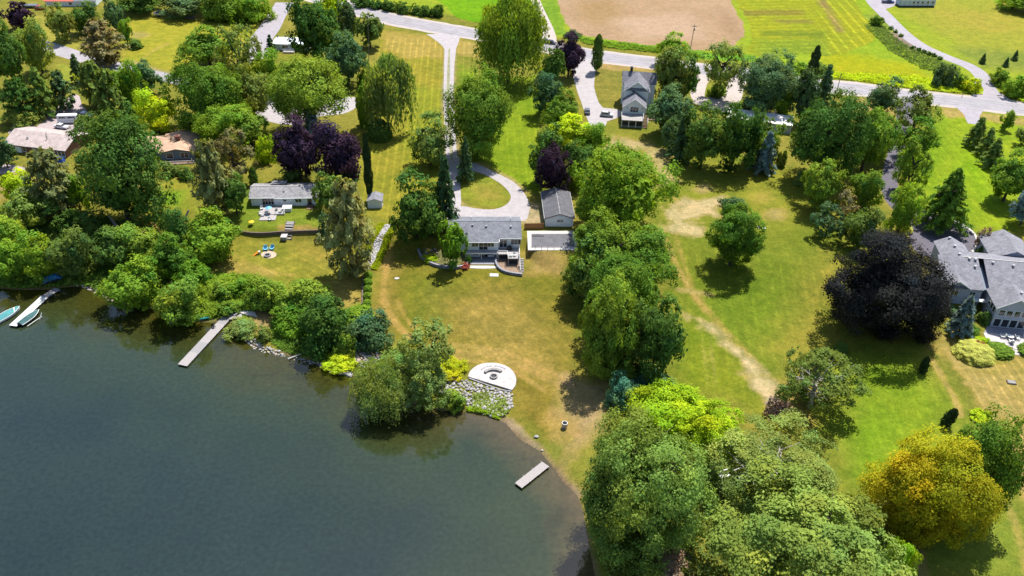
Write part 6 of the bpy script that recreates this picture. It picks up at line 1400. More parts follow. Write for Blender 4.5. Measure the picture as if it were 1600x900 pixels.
D2 = dock('long_dock', 'longest dock, grey planks in several sections', un(285, 570.5, .45), un(357, 493, .45), 2.2, .45, ['deckwood', 'greywood', 'deckwood'], (.24, .2, .2, .18, .18), .2)
dock('dock_landing', 'pale grey plank landing at the head of the longest dock', un(358, 494, .75), un(378, 492, .75), 2.4, .75, 'deckwood', (.5, .5), .2)
tag(flat('concrete_slab', [gp(*p) for p in ((366, 485), (398, 488), (402, 496), (378, 491))], .98, M['concrete'], .5), 'pale concrete slab above the head of the longest dock')
D1 = dock('boat_dock', 'white topped dock between two covered boats', un(20, 509, .5), un(70, 463, .5), 1.9, .5, ['gel', 'gel'], (.36, .36, .28), .3)
dock('gangplank', 'short brown gangplank from the boat dock to the bank', un(69, 464, .55), un(90, 451, .55), 1.7, .58, 'greywood', (.6, .4), .2)
t = thing('dock_chair', 'dark chair standing on the longest dock', 'chair', un(334, 512, .45), RAD(60))
b = MB(); b.box(-.32, .32, -.3, .3, .38, .45); b.build('seat', M['black'], t); b = MB(); b.box(-.32, .32, .28, .34, .45, 1.0); b.build('backrest', M['black'], t)
for sx in (-.28, .28):
    for sy in (-.26, .26): b = MB(); b.box(sx - .03, sx + .03, sy - .03, sy + .03, 0, .38); b.build('leg', M['black'], t)
t = thing('dock_chair', 'dark chair at the landing corner of the longest dock', 'chair', un(348, 489, .75), RAD(20))
b = MB(); b.box(-.32, .32, -.3, .3, .38, .45); b.build('seat', M['dark_trim'], t); b = MB(); b.box(-.32, .32, .28, .34, .45, 1.0); b.build('backrest', M['dark_trim'], t)
for sx in (-.28, .28):
    for sy in (-.26, .26): b = MB(); b.box(sx - .03, sx + .03, sy - .03, sy + .03, 0, .38); b.build('leg', M['dark_trim'], t)
def hull(L, W, H, n=12, z0=0, full=.75, bow=.25, inset=0.0, flatz=None):
    """a boat shell pointing to +x: rows of sections from transom to bow"""
    mb = MB(); rows = []
    for i in range(n + 1):
        t = i / n; w = W / 2 * (1 if t < .45 else math.cos((t - .45) / .55 * math.pi / 2) ** full) * (.88 + .12 * min(1, t * 3)); w = max(w - inset, .02); sh = H * (1 + bow * t * t)
        x = -L / 2 + L * t + (-inset if t > .5 else inset)
        k = 0 if t < .7 else ((t - .7) / .3) ** 2 * H * .6
        rows.append([(x, -w, z0 + sh), (x, -w * .9, z0 + sh * .45), (x, -w * .45, z0 + k), (x, w * .45, z0 + k), (x, w * .9, z0 + sh * .45), (x, w, z0 + sh)])
    vs = [v for r in rows for v in r]; m = 6; fs = []
    for i in range(n):
        for j in range(m - 1): a = i * m + j; fs.append((a, a + 1, a + m + 1, a + m))
    fs.append(tuple(range(m))[::-1])
    mb.add(vs, fs); return mb, rows
def boat(name, label, loc, yaw, L, W, H, hm, cover, parts=()):
    t = thing(name, label, 'boat', loc, yaw); h, rows = hull(L, W, H); h.build('hull', hm, t)
    g = MB()
    for a, c in zip(rows[:-1], rows[1:]): g.bar(a[0], c[0], .06, 5); g.bar(a[5], c[5], .06, 5)
    g.bar(rows[0][0], rows[0][5], .06, 5); g.build('gunwale', M['trim'], t)
    c = MB(); cr = []; n = len(rows) - 1
    for i, r in enumerate(rows):
        f = i / n; rise = .12 + .34 * math.exp(-((f - .42) / .2) ** 2); y = abs(r[0][1]) * .9; z = r[0][2]
        cr.append([(r[0][0], -y, z + .02), (r[0][0], -y * .5, z + .02 + rise * .8), (r[0][0], 0, z + .04 + rise), (r[0][0], y * .5, z + .02 + rise * .8), (r[0][0], y, z + .02)])
    vs = [v for r in cr for v in r]; fs = [(i * 5 + j, i * 5 + j + 1, i * 5 + j + 6, i * 5 + j + 5) for i in range(n) for j in range(4)] + [(0, 1, 2, 3, 4)]
    c.add(vs, [f[::-1] for f in fs]); c.build('cover', cover, t); return t
t = boat('motor_boat', 'white motor boat under a teal cover on the water side of the boat dock', un(12, 495, 0) + Vector((0, 0, -.25)), RAD(62), 6.6, 2.5, 1.0, M['gel'], M['teal_cover'])
b = MB(); b.box(-3.4, -3.2, -.7, .7, .3, .5); b.build('swim_step', M['gel'], t); b = MB(); b.bar((1.4, -.9, 1.1), (2.0, 0, 1.55), .05, 5); b.bar((1.4, .9, 1.1), (2.0, 0, 1.55), .05, 5); b.build('windscreen', M['gel'], t)
t = boat('fishing_boat', 'dark green covered boat with an outboard moored on the open side of the boat dock', un(47.5, 499, 0) + Vector((0, 0, -.2)), RAD(70), 5.6, 2.1, .9, M['paint_dark'], M['darkteal_cover'])
b = MB(); b.box(-3.3, -2.85, -.22, .22, .6, 1.25); b.build('outboard_motor', M['black'], t, bevel=.06); b = MB(); b.box(-3.15, -3.0, -.08, .08, -.3, .6); b.build('motor_leg', M['black'], t)
t = thing('boat_lift_frame', 'pale frame lying beside the dark green covered boat', 'frame', un(54, 502, .3), RAD(68)); b = MB(); b.bar((-2, 0, 0), (2, 0, 0), .09); b.build('beam', M['gel'], t); b = MB(); b.bar((1.2, -.1, -.3), (2.4, .1, .8), .07); b.build('arm', M['gel'], t)
for u in (-1.6, 1.6): b = MB(); b.bar((u, 0, -1.2), (u, 0, .1), .06); b.build('post', M['metal'], t)
t = thing('jet_ski', 'jet ski under a bright blue tarp at the bank', 'jet ski', gp(83, 441), RAD(35)); h, rows = hull(3.4, 1.3, .7); h.build('hull', M['paint_dark'], t)
b = MB(); b.hexa([(-1.7, -.7, .4), (1.6, -.5, .5), (1.6, .5, .5), (-1.7, .7, .4)], [(-1.3, -.25, 1.15), (.5, -.25, 1.45), (.5, .25, 1.45), (-1.3, .25, 1.15)]); b.build('tarp', M['bluetarp'], t, bevel=.15)
t.scale = (1.5,) * 3
t = thing('kayak', 'teal kayak lying at the bank below the leaning bush', 'kayak', gp(312, 499) + Vector((0, 0, .05)), RAD(4)); b = MB(); n = 12; rows = []
for i in range(n + 1):
    f = i / n; w_ = .42 * math.sin(math.pi * min(max(f, .02), .98)) ** .6; x = -2.4 + 4.8 * f; up = .25 * (2 * f - 1) ** 2; rows.append([(x, -w_, .32 + up), (x, -w_ * .6, .05 + up), (x, w_ * .6, .05 + up), (x, w_, .32 + up), (x, 0, .42 + up)])
b.add([v for r in rows for v in r], [(i * 5 + j, i * 5 + (j + 1) % 5, i * 5 + 5 + (j + 1) % 5, i * 5 + 5 + j) for i in range(n) for j in range(5)]); b.build('hull', M['teal'], t); b = MB(); b.prism([(math.cos(i * .628) * .5, math.sin(i * .628) * .24) for i in range(10)], .425, .46); b.build('cockpit', M['black'], t)
q = gp(250, 446); t = thing('folded_tarp', 'small royal blue tarp bundle under the bank trees', 'tarp', q); b = MB(); b.hexa([(-.6, -.4, 0), (.6, -.4, 0), (.6, .4, 0), (-.6, .4, 0)], [(-.4, -.2, .7), (.3, -.2, .8), (.3, .2, .8), (-.4, .2, .6)]); b.build('bundle', M['royaltarp'], t, bevel=.1)
def log(name, label, a, b_, r, m='palebark', cat='log', branch=True):
    a, b_ = Vector(a), Vector(b_); t = thing(name, label, cat, a); d = b_ - a; k = MB(); p = Vector((0, 0, 0)); rg = random.Random(int(r * 100))
    for i in range(4): q = d * ((i + 1) / 4) + Vector((rg.uniform(-.1, .1), rg.uniform(-.1, .1), 0)); k.bar(p, q, r * (1 - i * .17), 8, r * (1 - (i + 1) * .17)); p = q
    k.build('trunk', M[m], t)
    if branch:
        for f in (.45, .7): k = MB(); s = d * f; k.bar(s, s + Vector((rg.uniform(-1, 1), rg.uniform(-1, 1), 1.0)) * d.length * .18, r * .4, 5, r * .1); k.build('branch', M[m], t)
q = gp(184, 356); log('dead_snag', 'bare white dead trunk leaning in the shade of the giant maple', q, un(170, 338, q.z + 3.2), .5, cat='dead tree')
q = gp(88, 434); log('driftwood', 'bare branchy deadwood behind the blue tarp', q + Vector((0, 0, 1.2)), q + Vector((4.2, 1.4, 2.6)), .22)
q = gp(448, 562); log('fallen_log', 'pale fallen log reaching from the shaded bank into the water', un(450, 561, .15), gp(494, 546) + Vector((0, 0, .4)), .2, branch=False)
t = thing('birdhouse_pole', 'bleached board leaning among the bank trees by the dark forked tree', 'board', gp(288, 344), 0); b = MB(); b.hexa([(-.3, 0, 0), (.3, 0, 0), (.3, .1, 0), (-.3, .1, 0)], [(.9, 1.2, 2.4), (1.5, 1.2, 2.4), (1.5, 1.3, 2.4), (.9, 1.3, 2.4)]); b.build('board', M['greywood'], t)

# fire pit patio on the shore
ctr = gp(770, 592); arc = [gp(*p) for p in [(731, 590), (736, 580), (747, 572), (762, 568.5), (779, 569.5), (794, 575), (803, 584), (806.5, 594), (805, 604), (800, 611)]]
arc = smooth(arc, 3); zt = 1.18
tag(flat('firepit_patio', arc, zt, M['paver'], .55), 'white paved half round fire pit patio above the riprap')
t = wall_run('patio_edge_wall', 'low dark edge wall on the lake side of the fire pit patio', [gp(732, 591.5), gp(755, 600), (gp(780, 609)), gp(799, 612.5)], .55, .25, 'block', .3)
pav = MB(); rg = random.Random(3)
q = un(771.5, 589, zt); fire_ring('round grey stone fire ring on the white patio', Vector((q.x, q.y, zt)), .85, 'greystone', 12)
bc = Vector((q.x, q.y, zt)); t = thing('curved_bench', 'curved dark stone bench behind the patio fire ring', 'bench', bc, RAD(8))
for i in range(7):
    a, c = RAD(38 + i * 15), RAD(38 + (i + .94) * 15); k = MB(); p4 = [(math.cos(x) * rr, math.sin(x) * rr) for x, rr in ((a, 1.9), (a, 2.5), (c, 2.5), (c, 1.9))]
    k.hexa([(x, y, 0) for x, y in p4[::-1]], [(x, y, .45) for x, y in p4[::-1]]); k.build('seat_stone', M['greystone'], t)
for i in range(8):
    an = RAD(52 + i * 11 + (8 if i > 3 else 0)); k = MB(); k.box(-.28, .28, -.16, .16, 0, .03); o = tag(k.build('stepping_stone', M['greypatio'], None, bc + Vector((math.cos(an) * 3.6, math.sin(an) * 3.6 , .004))), 'small grey inset stone in the arc behind the curved bench', 'stone', 'inset stones behind the curved bench'); o.rotation_euler = (0, 0, an - math.pi / 2)

# riprap: the stones that show largest are parts of the bank, the rest are one pile
ROCK = []
for s in range(8):
    rg = np.random.default_rng(40 + s); bm = bmesh.new(); bmesh.ops.create_icosphere(bm, subdivisions=1, radius=1)
    for v in bm.verts: v.co *= float(rg.uniform(.72, 1.15)); v.co.z *= .7
    me = bpy.data.meshes.new('stone'); bm.to_mesh(me); bm.free(); ROCK.append(me)
def in_poly(p, poly):
    return poly_sd(np.array([p[0]]), np.array([p[1]]), poly)[0] < 0
def stone_bank(label, poly, n, big, sz, m, m2, seed):
    pw = np.array([(q.x, q.y) for q in (gp(*p) for p in poly)]); rg = random.Random(seed); lo, hi = pw.min(0), pw.max(0); c0 = pw.mean(0)
    t = thing('riprap_bank', label, 'riprap', (c0[0], c0[1], hz(*c0))); out = []; tries = 0
    while len(out) < n and tries < n * 30:
        tries += 1; x, y = rg.uniform(lo[0], hi[0]), rg.uniform(lo[1], hi[1])
        if not in_poly((x, y), pw): continue
        s = rg.uniform(*sz)
        if any((x - a) ** 2 + (y - b) ** 2 < (.72 * (s + c)) ** 2 for a, b, c in out): continue
        out.append((x, y, s))
    hzs = height(np.array([o[0] for o in out]), np.array([o[1] for o in out])); order = sorted(range(len(out)), key=lambda i: -out[i][2]); rest = MB()
    for j, i in enumerate(order):
        x, y, s = out[i]; z = max(float(hzs[i]), -.25); me = ROCK[rg.randrange(8)]; mm = M[m] if rg.random() < .7 else M[m2]
        if j < big:
            o = put(me, 'stone', mm, t); o.location = (x - c0[0], y - c0[1], z + s * .25 - t.location.z); o.rotation_euler = (rg.uniform(-.4, .4), rg.uniform(-.4, .4), rg.uniform(0, 6.28)); o.scale = (s, s * rg.uniform(.7, 1), s * rg.uniform(.7, 1))
        else:
            a = rg.uniform(0, 6.28); ca, sa = math.cos(a), math.sin(a)
            rest.add([((v.co.x * ca - v.co.y * sa) * s + x - c0[0], (v.co.x * sa + v.co.y * ca) * s * .9 + y - c0[1], v.co.z * s + z + s * .2 - t.location.z) for v in me.vertices], [tuple(p.vertices) for p in me.polygons])
    if rest.v: rest.build('small_stones', M[m], t)['kind'] = 'stuff'
    return t
stone_bank('grey and white riprap stones sloping from the fire pit patio to the water', [(672, 588), (700, 588), (732, 596), (760, 604), (800, 616), (801, 636), (786, 652), (762, 650), (735, 638), (700, 622), (672, 604)], 420, 150, (.34, .62), 'stone', 'greystone', 5)
stone_bank('pale riprap stones on the slope between dark bushes and shore willows', [(548, 552), (562, 545), (590, 548), (606, 562), (600, 576), (578, 580), (556, 568)], 170, 60, (.32, .55), 'stone', 'pinkstone', 6)
stone_bank('pale stones edging the shore below the landing of the longest dock', [(384, 524), (396, 530), (412, 542), (438, 548), (442, 556), (420, 554), (396, 546), (384, 534)], 110, 20, (.24, .5), 'stone', 'pinkstone', 7)
stone_bank('stones along the shaded waterline under the tall dark bank bush', [(440, 556), (470, 560), (510, 570), (508, 576), (470, 568), (440, 560)], 46, 0, (.25, .45), 'greystone', 'stone', 9)
stone_bank('pinkish rubble along the brown shallows under the dense bank tree', [(120, 446), (140, 442), (172, 458), (178, 476), (160, 464), (134, 452)], 70, 6, (.22, .5), 'pinkstone', 'stone', 8)
for i, (px, py, s) in enumerate([(514, 571, .75), (519, 577, .8), (525, 580, .9), (532, 582, .85), (541, 583, .8), (546, 585, 1.0), (552, 580, .7), (520, 571, .6), (517, 581, .5)]):
    z = un(px, py, .1); o = bpy.data.objects.new('boulder', ROCK[i % 8]); COL.objects.link(o); o.location = (z.x, z.y, .12); o.scale = (s, s * .85, s * .7); o.rotation_euler = (0, .1, i * 1.7); tag(o, 'pale boulder in the row edging the low lime green bush', 'boulder', 'boulders edging the low lime bush'); o.material_slots[0].link = 'OBJECT'; o.material_slots[0].material = M['stone']
for i, (px, py, s, lb) in enumerate([(838, 683, .55, 'white rock lying alone on the slope above the brown beach'), (1483, 486, .9, 'round pale boulder near the garden blue spruce'), (1473, 488, .6, 'smaller boulder beside the leafy bed under the side windows'), (847, 704, .3, 'small stone at the head of the short dock'), (1290, 334, .6, 'pale rock beside the low dark open tree')]):
    q = gp(px, py); o = bpy.data.objects.new('rock', ROCK[(i + 3) % 8]); COL.objects.link(o); o.location = q + Vector((0, 0, s * .25)); o.scale = (s, s * .8, s * .8); tag(o, lb, 'rock'); o.material_slots[0].link = 'OBJECT'; o.material_slots[0].material = M['stone']
for i, (px, py, s) in enumerate([(668, 392, .5), (674, 394, .45), (680, 391, .4), (666, 397, .4), (683, 398, .35)]):
    q = gp(px, py); o = bpy.data.objects.new('rock', ROCK[(i + 2) % 8]); COL.objects.link(o); o.location = (q.x, q.y, 1.6); o.scale = (s, s * .8, s); tag(o, 'pinkish rock in the far arm of the planter', 'rock', 'rocks in the far arm of the planter'); o.material_slots[0].link = 'OBJECT'; o.material_slots[0].material = M['pinkstone']
# stone creek bed beside the bungalow lot with its lime green borders
cr = smooth([gp(*p) for p in [(607, 351), (600, 362), (592, 376), (586, 392), (580, 408), (573, 420)]], 5)
rg = random.Random(11); mb = MB(); mb2 = MB()
Lc, Rc = strip_pts(cr, 2.1); pwc = Lc + Rc[::-1]
flatm = strip('creek_bed', cr, 2.3, 0, M['greystone'])
for v in flatm.data.vertices: v.co.z = hz(v.co.x, v.co.y) + .03
tag(flatm, 'grey gravel base of the dry stone creek bed')
for i in range(560):
    f = rg.random() * (len(cr) - 1.001); k = int(f); p = cr[k].lerp(cr[k + 1], f - k); d = (cr[k + 1] - cr[k]).normalized(); o = rg.uniform(-1.0, 1.0); x, y = p.x - d.y * o, p.y + d.x * o; s = rg.uniform(.10, .22); me = ROCK[i % 8]; z = hz(x, y); tgt = mb if rg.random() < .75 else mb2
    tgt.add([(v.co.x * s + x, v.co.y * s + y, v.co.z * s + z + s * .4) for v in me.vertices], [tuple(q.vertices) for q in me.polygons])
tag(mb.build('creek_stones', mat('creek_pale_stone', (.55, .53, .54), .9, .3, 3, .3)), 'pale cobbles filling the dry stone creek bed beside the bungalow lot', kind='stuff'); tag(mb2.build('creek_stones', M['greystone']), 'dark cobbles scattered in the dry stone creek bed', kind='stuff')
def ground_cover(name, label, poly, leaf, n, sz, hgt, seed, pw=None):
    """knee high plants nobody could count"""
    pw = np.array([(q.x, q.y) for q in (gp(*p) for p in poly)]) if pw is None else pw; r = np.random.default_rng(seed); lo, hi = pw.min(0), pw.max(0)
    x, y = r.uniform(lo[0], hi[0], n * 4), r.uniform(lo[1], hi[1], n * 4); k = poly_sd(x, y, pw) + (fbm(x, y, 3, seed) - .5) * (1.6 if poly else .5) < 0; x, y = x[k][:n], y[k][:n]; k = height(x, y) > .05; x, y = x[k], y[k]
    b = vnoise(x, y, 1.6, seed) * .7 + vnoise(x, y, .7, seed + 1) * .3; z = height(x, y) + hgt * b * r.uniform(.5, 1.1, len(x))
    nr = np.stack([r.normal(0, .5, len(x)), r.normal(0, .5, len(x)) - .15, np.full(len(x), .8)], 1); nr /= np.linalg.norm(nr, axis=1, keepdims=True)
    ti = (.75 + .5 * vnoise(x, y, 2.2, seed + 4))[:, None] * r.uniform(.8, 1.2, (len(x), 1)) * np.array([1, 1, 1])
    return tag(link(name, leaf_mesh(name, np.stack([x, y, z], 1), nr, sz, ti, r, 1.2), LEAF[leaf]), label, kind='stuff')
for nm_, sg in (('glowing lime green ground cover on the shed side of the stone creek bed', 1), ('glowing lime green ground cover on the house side of the stone creek bed', 0)):
    o_, i_ = strip_pts(cr, 5.2)[sg], strip_pts(cr, 2.0)[sg]
    ground_cover('creek_border_plants', nm_, None, 'chartreuse', 4200, .36, .5, 21 + sg, np.array([(p.x, p.y) for p in [*i_, *o_[::-1]]]))
for nm, lb, poly, lf, n, s_, h_, sd_ in [
    ('bank_vines', 'lush bright vines on the bank above the longest dock', [(316, 436), (345, 428), (400, 432), (408, 470), (395, 486), (355, 488), (328, 500), (312, 494), (318, 470)], 'bright', 9000, .42, 1.0, 31),
    ('bank_weeds', 'low bright weeds on the bank of the leaning bush', [(240, 466), (262, 452), (318, 440), (318, 500), (290, 500), (262, 492)], 'lime', 4200, .38, .8, 32),
    ('bank_grass', 'green grass slope shaded by the bank bushes', [(426, 506), (470, 492), (500, 520), (510, 560), (470, 556), (440, 548), (420, 530)], 'mid', 7500, .26, .45, 33),
    ('bank_undergrowth', 'dark undergrowth between the bank trees', [(-40, 410), (60, 400), (170, 400), (260, 400), (262, 470), (230, 474), (190, 468), (165, 458), (90, 452), (-40, 454)], 'mid', 12000, .5, 1.2, 34),
    ('bank_undergrowth', 'undergrowth on the slope below the giant maple', [(60, 340), (230, 345), (260, 380), (320, 385), (330, 420), (250, 420), (60, 410), (-30, 370)], 'deep', 9000, .5, 1.1, 35),
    ('riprap_weeds', 'lime green weeds growing through the riprap below the patio', [(738, 618), (760, 612), (792, 622), (798, 640), (786, 652), (760, 650), (740, 636)], 'pale', 1500, .3, .8, 36),
    ('riprap_weeds', 'bright weeds along the waterline under the riprap', [(732, 636), (760, 644), (784, 652), (782, 660), (750, 650), (730, 640)], 'lime', 1100, .34, .7, 37),
    ('shore_weeds', 'pale weeds at the water edge under the shore willows', [(604, 560), (640, 580), (660, 620), (690, 640), (650, 634), (606, 610)], 'pale', 2200, .36, .8, 38),
    ('verge_weeds', 'tall weeds on the verge in the fork of road and curving lane', [(1290, 112), (1340, 116), (1420, 118), (1490, 128), (1536, 138), (1534, 148), (1430, 140), (1360, 130), (1292, 121)], 'lime', 5200, .5, .9, 39),
    ('verge_weeds', 'tall green weeds on the verge above the farmhouse', [(905, 60), (990, 70), (1090, 84), (1100, 92), (1040, 84), (960, 76), (910, 68)], 'bright', 3800, .5, .8, 40),
    ('meadow_weeds', 'pale weedy meadow strip beside the curving lane', [(1378, 40), (1410, 66), (1450, 88), (1500, 108), (1500, 120), (1440, 108), (1390, 80), (1350, 40)], 'olive', 4200, .45, .6, 41),
    ('shore_undergrowth', 'undergrowth under the huge trees in the near corner', [(940, 760), (1010, 720), (1110, 740), (1200, 780), (1380, 820), (1400, 960), (980, 960), (930, 860)], 'olive', 9000, .5, 1.3, 42)]:
    ground_cover(nm, lb, poly, lf, n, s_, h_, sd_)
t = thing('timber_edging', 'dark timber edging beside the row of clipped bushes', 'edging', gp(566, 478)); a = gp(566, 478); b_ = gp(567, 430)
for i in range(8):
    p = a + (b_ - a) * (i / 8); q = a + (b_ - a) * ((i + .96) / 8); k = MB(); k.hexa([(p.x - a.x - .18, p.y - a.y, 0), (p.x - a.x + .18, p.y - a.y, 0), (q.x - a.x + .18, q.y - a.y, 0), (q.x - a.x - .18, q.y - a.y, 0)], [(p.x - a.x - .18, p.y - a.y, .5), (p.x - a.x + .18, p.y - a.y, .5), (q.x - a.x + .18, q.y - a.y, .5), (q.x - a.x - .18, q.y - a.y, .5)]); k.build('timber', M['timber'], t)
t = thing('low_rail_fence', 'low dark rail fence closing the small dry lawn', 'fence', gp(545, 432)); a = gp(545, 432); b_ = gp(566, 433)
for i in range(4): p = (b_ - a) * (i / 3); k = MB(); k.bar(p, p + Vector((0, 0, .9)), .06, 5); k.build('post', M['timber'], t)
k = MB(); k.bar((0, 0, .8), (b_ - a) + Vector((0, 0, .8)), .05, 4); k.build('rail', M['timber'], t)

# ------------------------------------------------------------------ vehicles
def car(label, px, py, yaw, paint, style='suv', cat='car', k=1.0):
    t = thing({'suv': 'parked_car', 'sedan': 'parked_car', 'pickup': 'pickup_truck', 'van': 'camper_van'}[style], label, cat, un(px, py, P + .03), yaw); t.scale = (k,) * 3
    L, W = {'suv': (4.5, 1.85), 'sedan': (4.6, 1.8), 'pickup': (5.7, 2.0), 'van': (7.0, 2.3)}[style]; hb = {'van': 1.1, 'pickup': 1.05}.get(style, .95)
    b = MB(); h = L / 2; w = W / 2
    b.hexa([(-h, -w, .3), (h, -w, .3), (h, w, .3), (-h, w, .3)], [(-h * .98, -w * .97, hb), (h * .96, -w * .95, hb * .9), (h * .96, w * .95, hb * .9), (-h * .98, w * .97, hb)])
    b.build('body', M['paint_' + paint], t, bevel=.1)
    x0, x1, ht, s0, s1 = {'suv': (-.46, .24, 1.65, .1, .17), 'sedan': (-.36, .22, 1.42, .14, .17), 'pickup': (-.12, .27, 1.8, .05, .13), 'van': (-.49, .40, 2.7, .01, .06)}[style]
    c = MB(); a0, a1 = x0 * L, x1 * L; r0, r1 = a0 + s0 * L, a1 - s1 * L; wt = w * .8
    c.hexa([(a0, -w * .93, hb - .04), (a1, -w * .93, hb - .04), (a1, w * .93, hb - .04), (a0, w * .93, hb - .04)], [(r0, -wt, ht), (r1, -wt, ht), (r1, wt, ht), (r0, wt, ht)]); c.build('cabin', M['paint_' + paint], t, bevel=.07)
    def quad(nm, p): g = MB(); g.slab(p, .03); g.build(nm, M['carglass'], t)
    def at(f, x_, xr, s): return (x_ + (xr - x_) * f, s * (w * .93 + (wt - w * .93) * f), hb + (ht - hb) * f)
    lo, hi = (.12, .86) if style != 'van' else (.42, .72); e = .035
    for nm, x_, xr, sg in (('windscreen', a1, r1, 1), ('rear_window', a0, r0, -1)):
        p = [at(lo, x_, xr, -1), at(lo, x_, xr, 1), at(hi, x_, xr, 1), at(hi, x_, xr, -1)]; p = [(q[0] + sg * e, q[1] * .88, q[2] + e) for q in p]; quad(nm, p if sg > 0 else p[::-1])
    for s in (-1, 1):
        def sp(f, u): A_, B__ = at(f, a0, r0, s), at(f, a1, r1, s); return (A_[0] + (B__[0] - A_[0]) * u, A_[1] + s * e, A_[2])
        for u0, u1 in ((.1, .46), (.52, .9)): quad('side_window', [sp(lo, u0), sp(lo, u1), sp(hi, u1), sp(hi, u0)])
        for x_ in (-.31 * L, .31 * L):
            g = MB(); g.bar((x_, s * (w - .2), .34), (x_, s * (w + .02), .34), .35, 12); o = g.build('wheel', M['rubber'], t); g = MB(); g.bar((x_, s * (w + .021), .34), (x_, s * (w + .03), .34), .2, 10); g.build('rim', M['metal'], o)
        g = MB(); g.box(h * .93, h * .985, s * w * .62 - .18, s * w * .62 + .18, hb * .68, hb * .84); g.build('headlight', M['gel'], t)
    if style == 'pickup':
        g = MB(); g.box(-h * .96, -.13 * L, -w * .82, w * .82, hb - .02, hb + .02); g.build('load_bed', M['black'], t)
    return t
def pyaw(a, b): d = un(*b) - un(*a); return math.atan2(d.y, d.x)
car('silver hatchback parked on the apron beside the farmhouse', 948, 181.5, pyaw((938, 180), (958, 182)), 'silver')
car('dark grey car parked nose first on the farmhouse driveway', 917.5, 176, pyaw((917, 180), (916, 165)), 'grey', 'sedan')
car('dark pickup at the mouth of the farm track', 850, 66.5, pyaw((846, 66), (862, 68)), 'dark', 'pickup', 'pickup', .95)
car('dark boxy car just behind the pickup at the farm track', 861.5, 68.5, pyaw((850, 66), (866, 69)), 'dark', 'suv', k=.9)
car('blue pickup parked at the top of the curving lane', 1387, 4.5, pyaw((1378, 4), (1398, 4.5)), 'blue', 'pickup', 'pickup')
car('white camper van parked on the pinkish court', 110, 191, pyaw((92, 191), (126, 190)), 'white', 'van', 'camper van')
car('white car parked in front of the camper van', 97, 200, pyaw((86, 199), (106, 202)), 'white', 'sedan')
car('navy pickup half under the olive pine', 131, 183, pyaw((120, 182), (142, 184)), 'navy', 'pickup', 'pickup')
car('small red vehicle below the end of the red roofed barn', 64, 15, pyaw((56, 15), (72, 15)), 'red', 'suv')
t = thing('flatbed_trailer', 'dark flatbed trailer beside the small red vehicle', 'trailer', un(47, 12, P), pyaw((38, 12), (56, 12))); b = MB(); b.box(-3.2, 3.2, -1.2, 1.2, .7, 1.3); b.build('bed', M['paint_grey'], t)
for x_ in (-1, .2):
    for s in (-1.1, 1.1): b = MB(); b.bar((x_, s - .12, .4), (x_, s + .12, .4), .4, 10); b.build('wheel', M['rubber'], t)
b = MB(); b.bar((3.2, 0, .8), (4.4, 0, .6), .08); b.build('drawbar', M['metal'], t)
t = thing('boat_on_trailer', 'white boat with a dark cover on a trailer at the lawn edge', 'boat', un(253, 26, P), pyaw((238, 26), (266, 26))); h, rows = hull(6.2, 2.2, 1.0, z0=.7); h.build('hull', M['gel'], t)
b = MB(); b.hexa([(-2.2, -1.0, 1.68), (1.9, -.8, 1.75), (1.9, .8, 1.75), (-2.2, 1.0, 1.68)], [(-1.9, -.5, 2.3), (.9, -.5, 2.3), (.9, .5, 2.3), (-1.9, .5, 2.3)]); b.build('cover', M['paint_dark'], t, bevel=.1)
for s in (-1, 1): b = MB(); b.bar((-1, s - .1, .35), (-1, s + .1, .35), .35, 10); b.build('wheel', M['rubber'], t)
b = MB(); b.bar((-2.8, 0, .55), (4.2, 0, .5), .08); b.build('trailer_frame', M['metal'], t)
t = thing('ride_on_tractor', 'small pink garden tractor on the pale yard', 'tractor', un(1146, 168, P), RAD(-15)); b = MB(); b.box(-.4, 1.5, -.6, .6, .5, 1.6); b.build('bonnet', M['pink'], t, bevel=.12); b = MB(); b.box(-1.3, -.3, -.6, .6, .7, .95); b.box(-1.4, -1.2, -.5, .5, .95, 1.7); b.build('seat', M['black'], t)
for x_, r_ in ((-.9, .6), (1.0, .4)):
    for s in (-.75, .75): b = MB(); b.bar((x_, s - .15, r_), (x_, s + .15, r_), r_, 12); b.build('wheel', M['rubber'], t)
b = MB(); b.bar((-.3, 0, 1.5), (-.55, 0, 2.0), .04, 5); b.bar((-.55, -.25, 2.0), (-.55, .25, 2.0), .04, 5); b.build('steering_column', M['black'], t)
t = thing('paddling_pool', 'small bright blue pool tub behind the large leafy tree', 'pool', un(1256, 211, P)); b = MB(); b.prism([(math.cos(i * .52) * 1.6, math.sin(i * .52) * 1.6) for i in range(12)], 0, .9); b.build('tub', M['skyblue'], t); b = MB(); b.prism([(math.cos(i * .52) * 1.4, math.sin(i * .52) * 1.4) for i in range(12)], .9, .93); b.build('water', M['bluetarp'], t)

# ------------------------------------------------------------------ poles and small things
def pole(label, px, py, h, lean=(0, 0), arms=True, m='polewood', r=.16):
    q = gp(px, py); t = thing('utility_pole', label, 'pole', q); t.rotation_euler = (lean[1], lean[0], 0); b = MB(); b.bar((0, 0, -.5), (0, 0, h), r, 8, r * .7); b.build('pole', M[m], t)
    if arms:
        b = MB(); b.box(-1.1, 1.1, -.07, .07, h - .8, h - .62); b.build('crossarm', M[m], t)
        for x_ in (-1, -.4, .4, 1): b = MB(); b.bar((x_, 0, h - .62), (x_, 0, h - .35), .06, 6); b.build('insulator', M['gel'], t)
        b = MB(); b.bar((.3, 0, h - 2.4), (.3, 0, h - 1.4), .22, 8); b.build('transformer', M['metal'], t)
    return t
pole('utility pole standing against the far stubble field', 1076, 92, 13.5, (.03, 0)); pole('tall thin pole at the foot of the yellow green willow by the lawn', 577, 128, 25, (.05, 0), False, r=.11); pole('short roadside pole next to the narrow spruce', 1308, 141, 6.5, (0, 0), False)
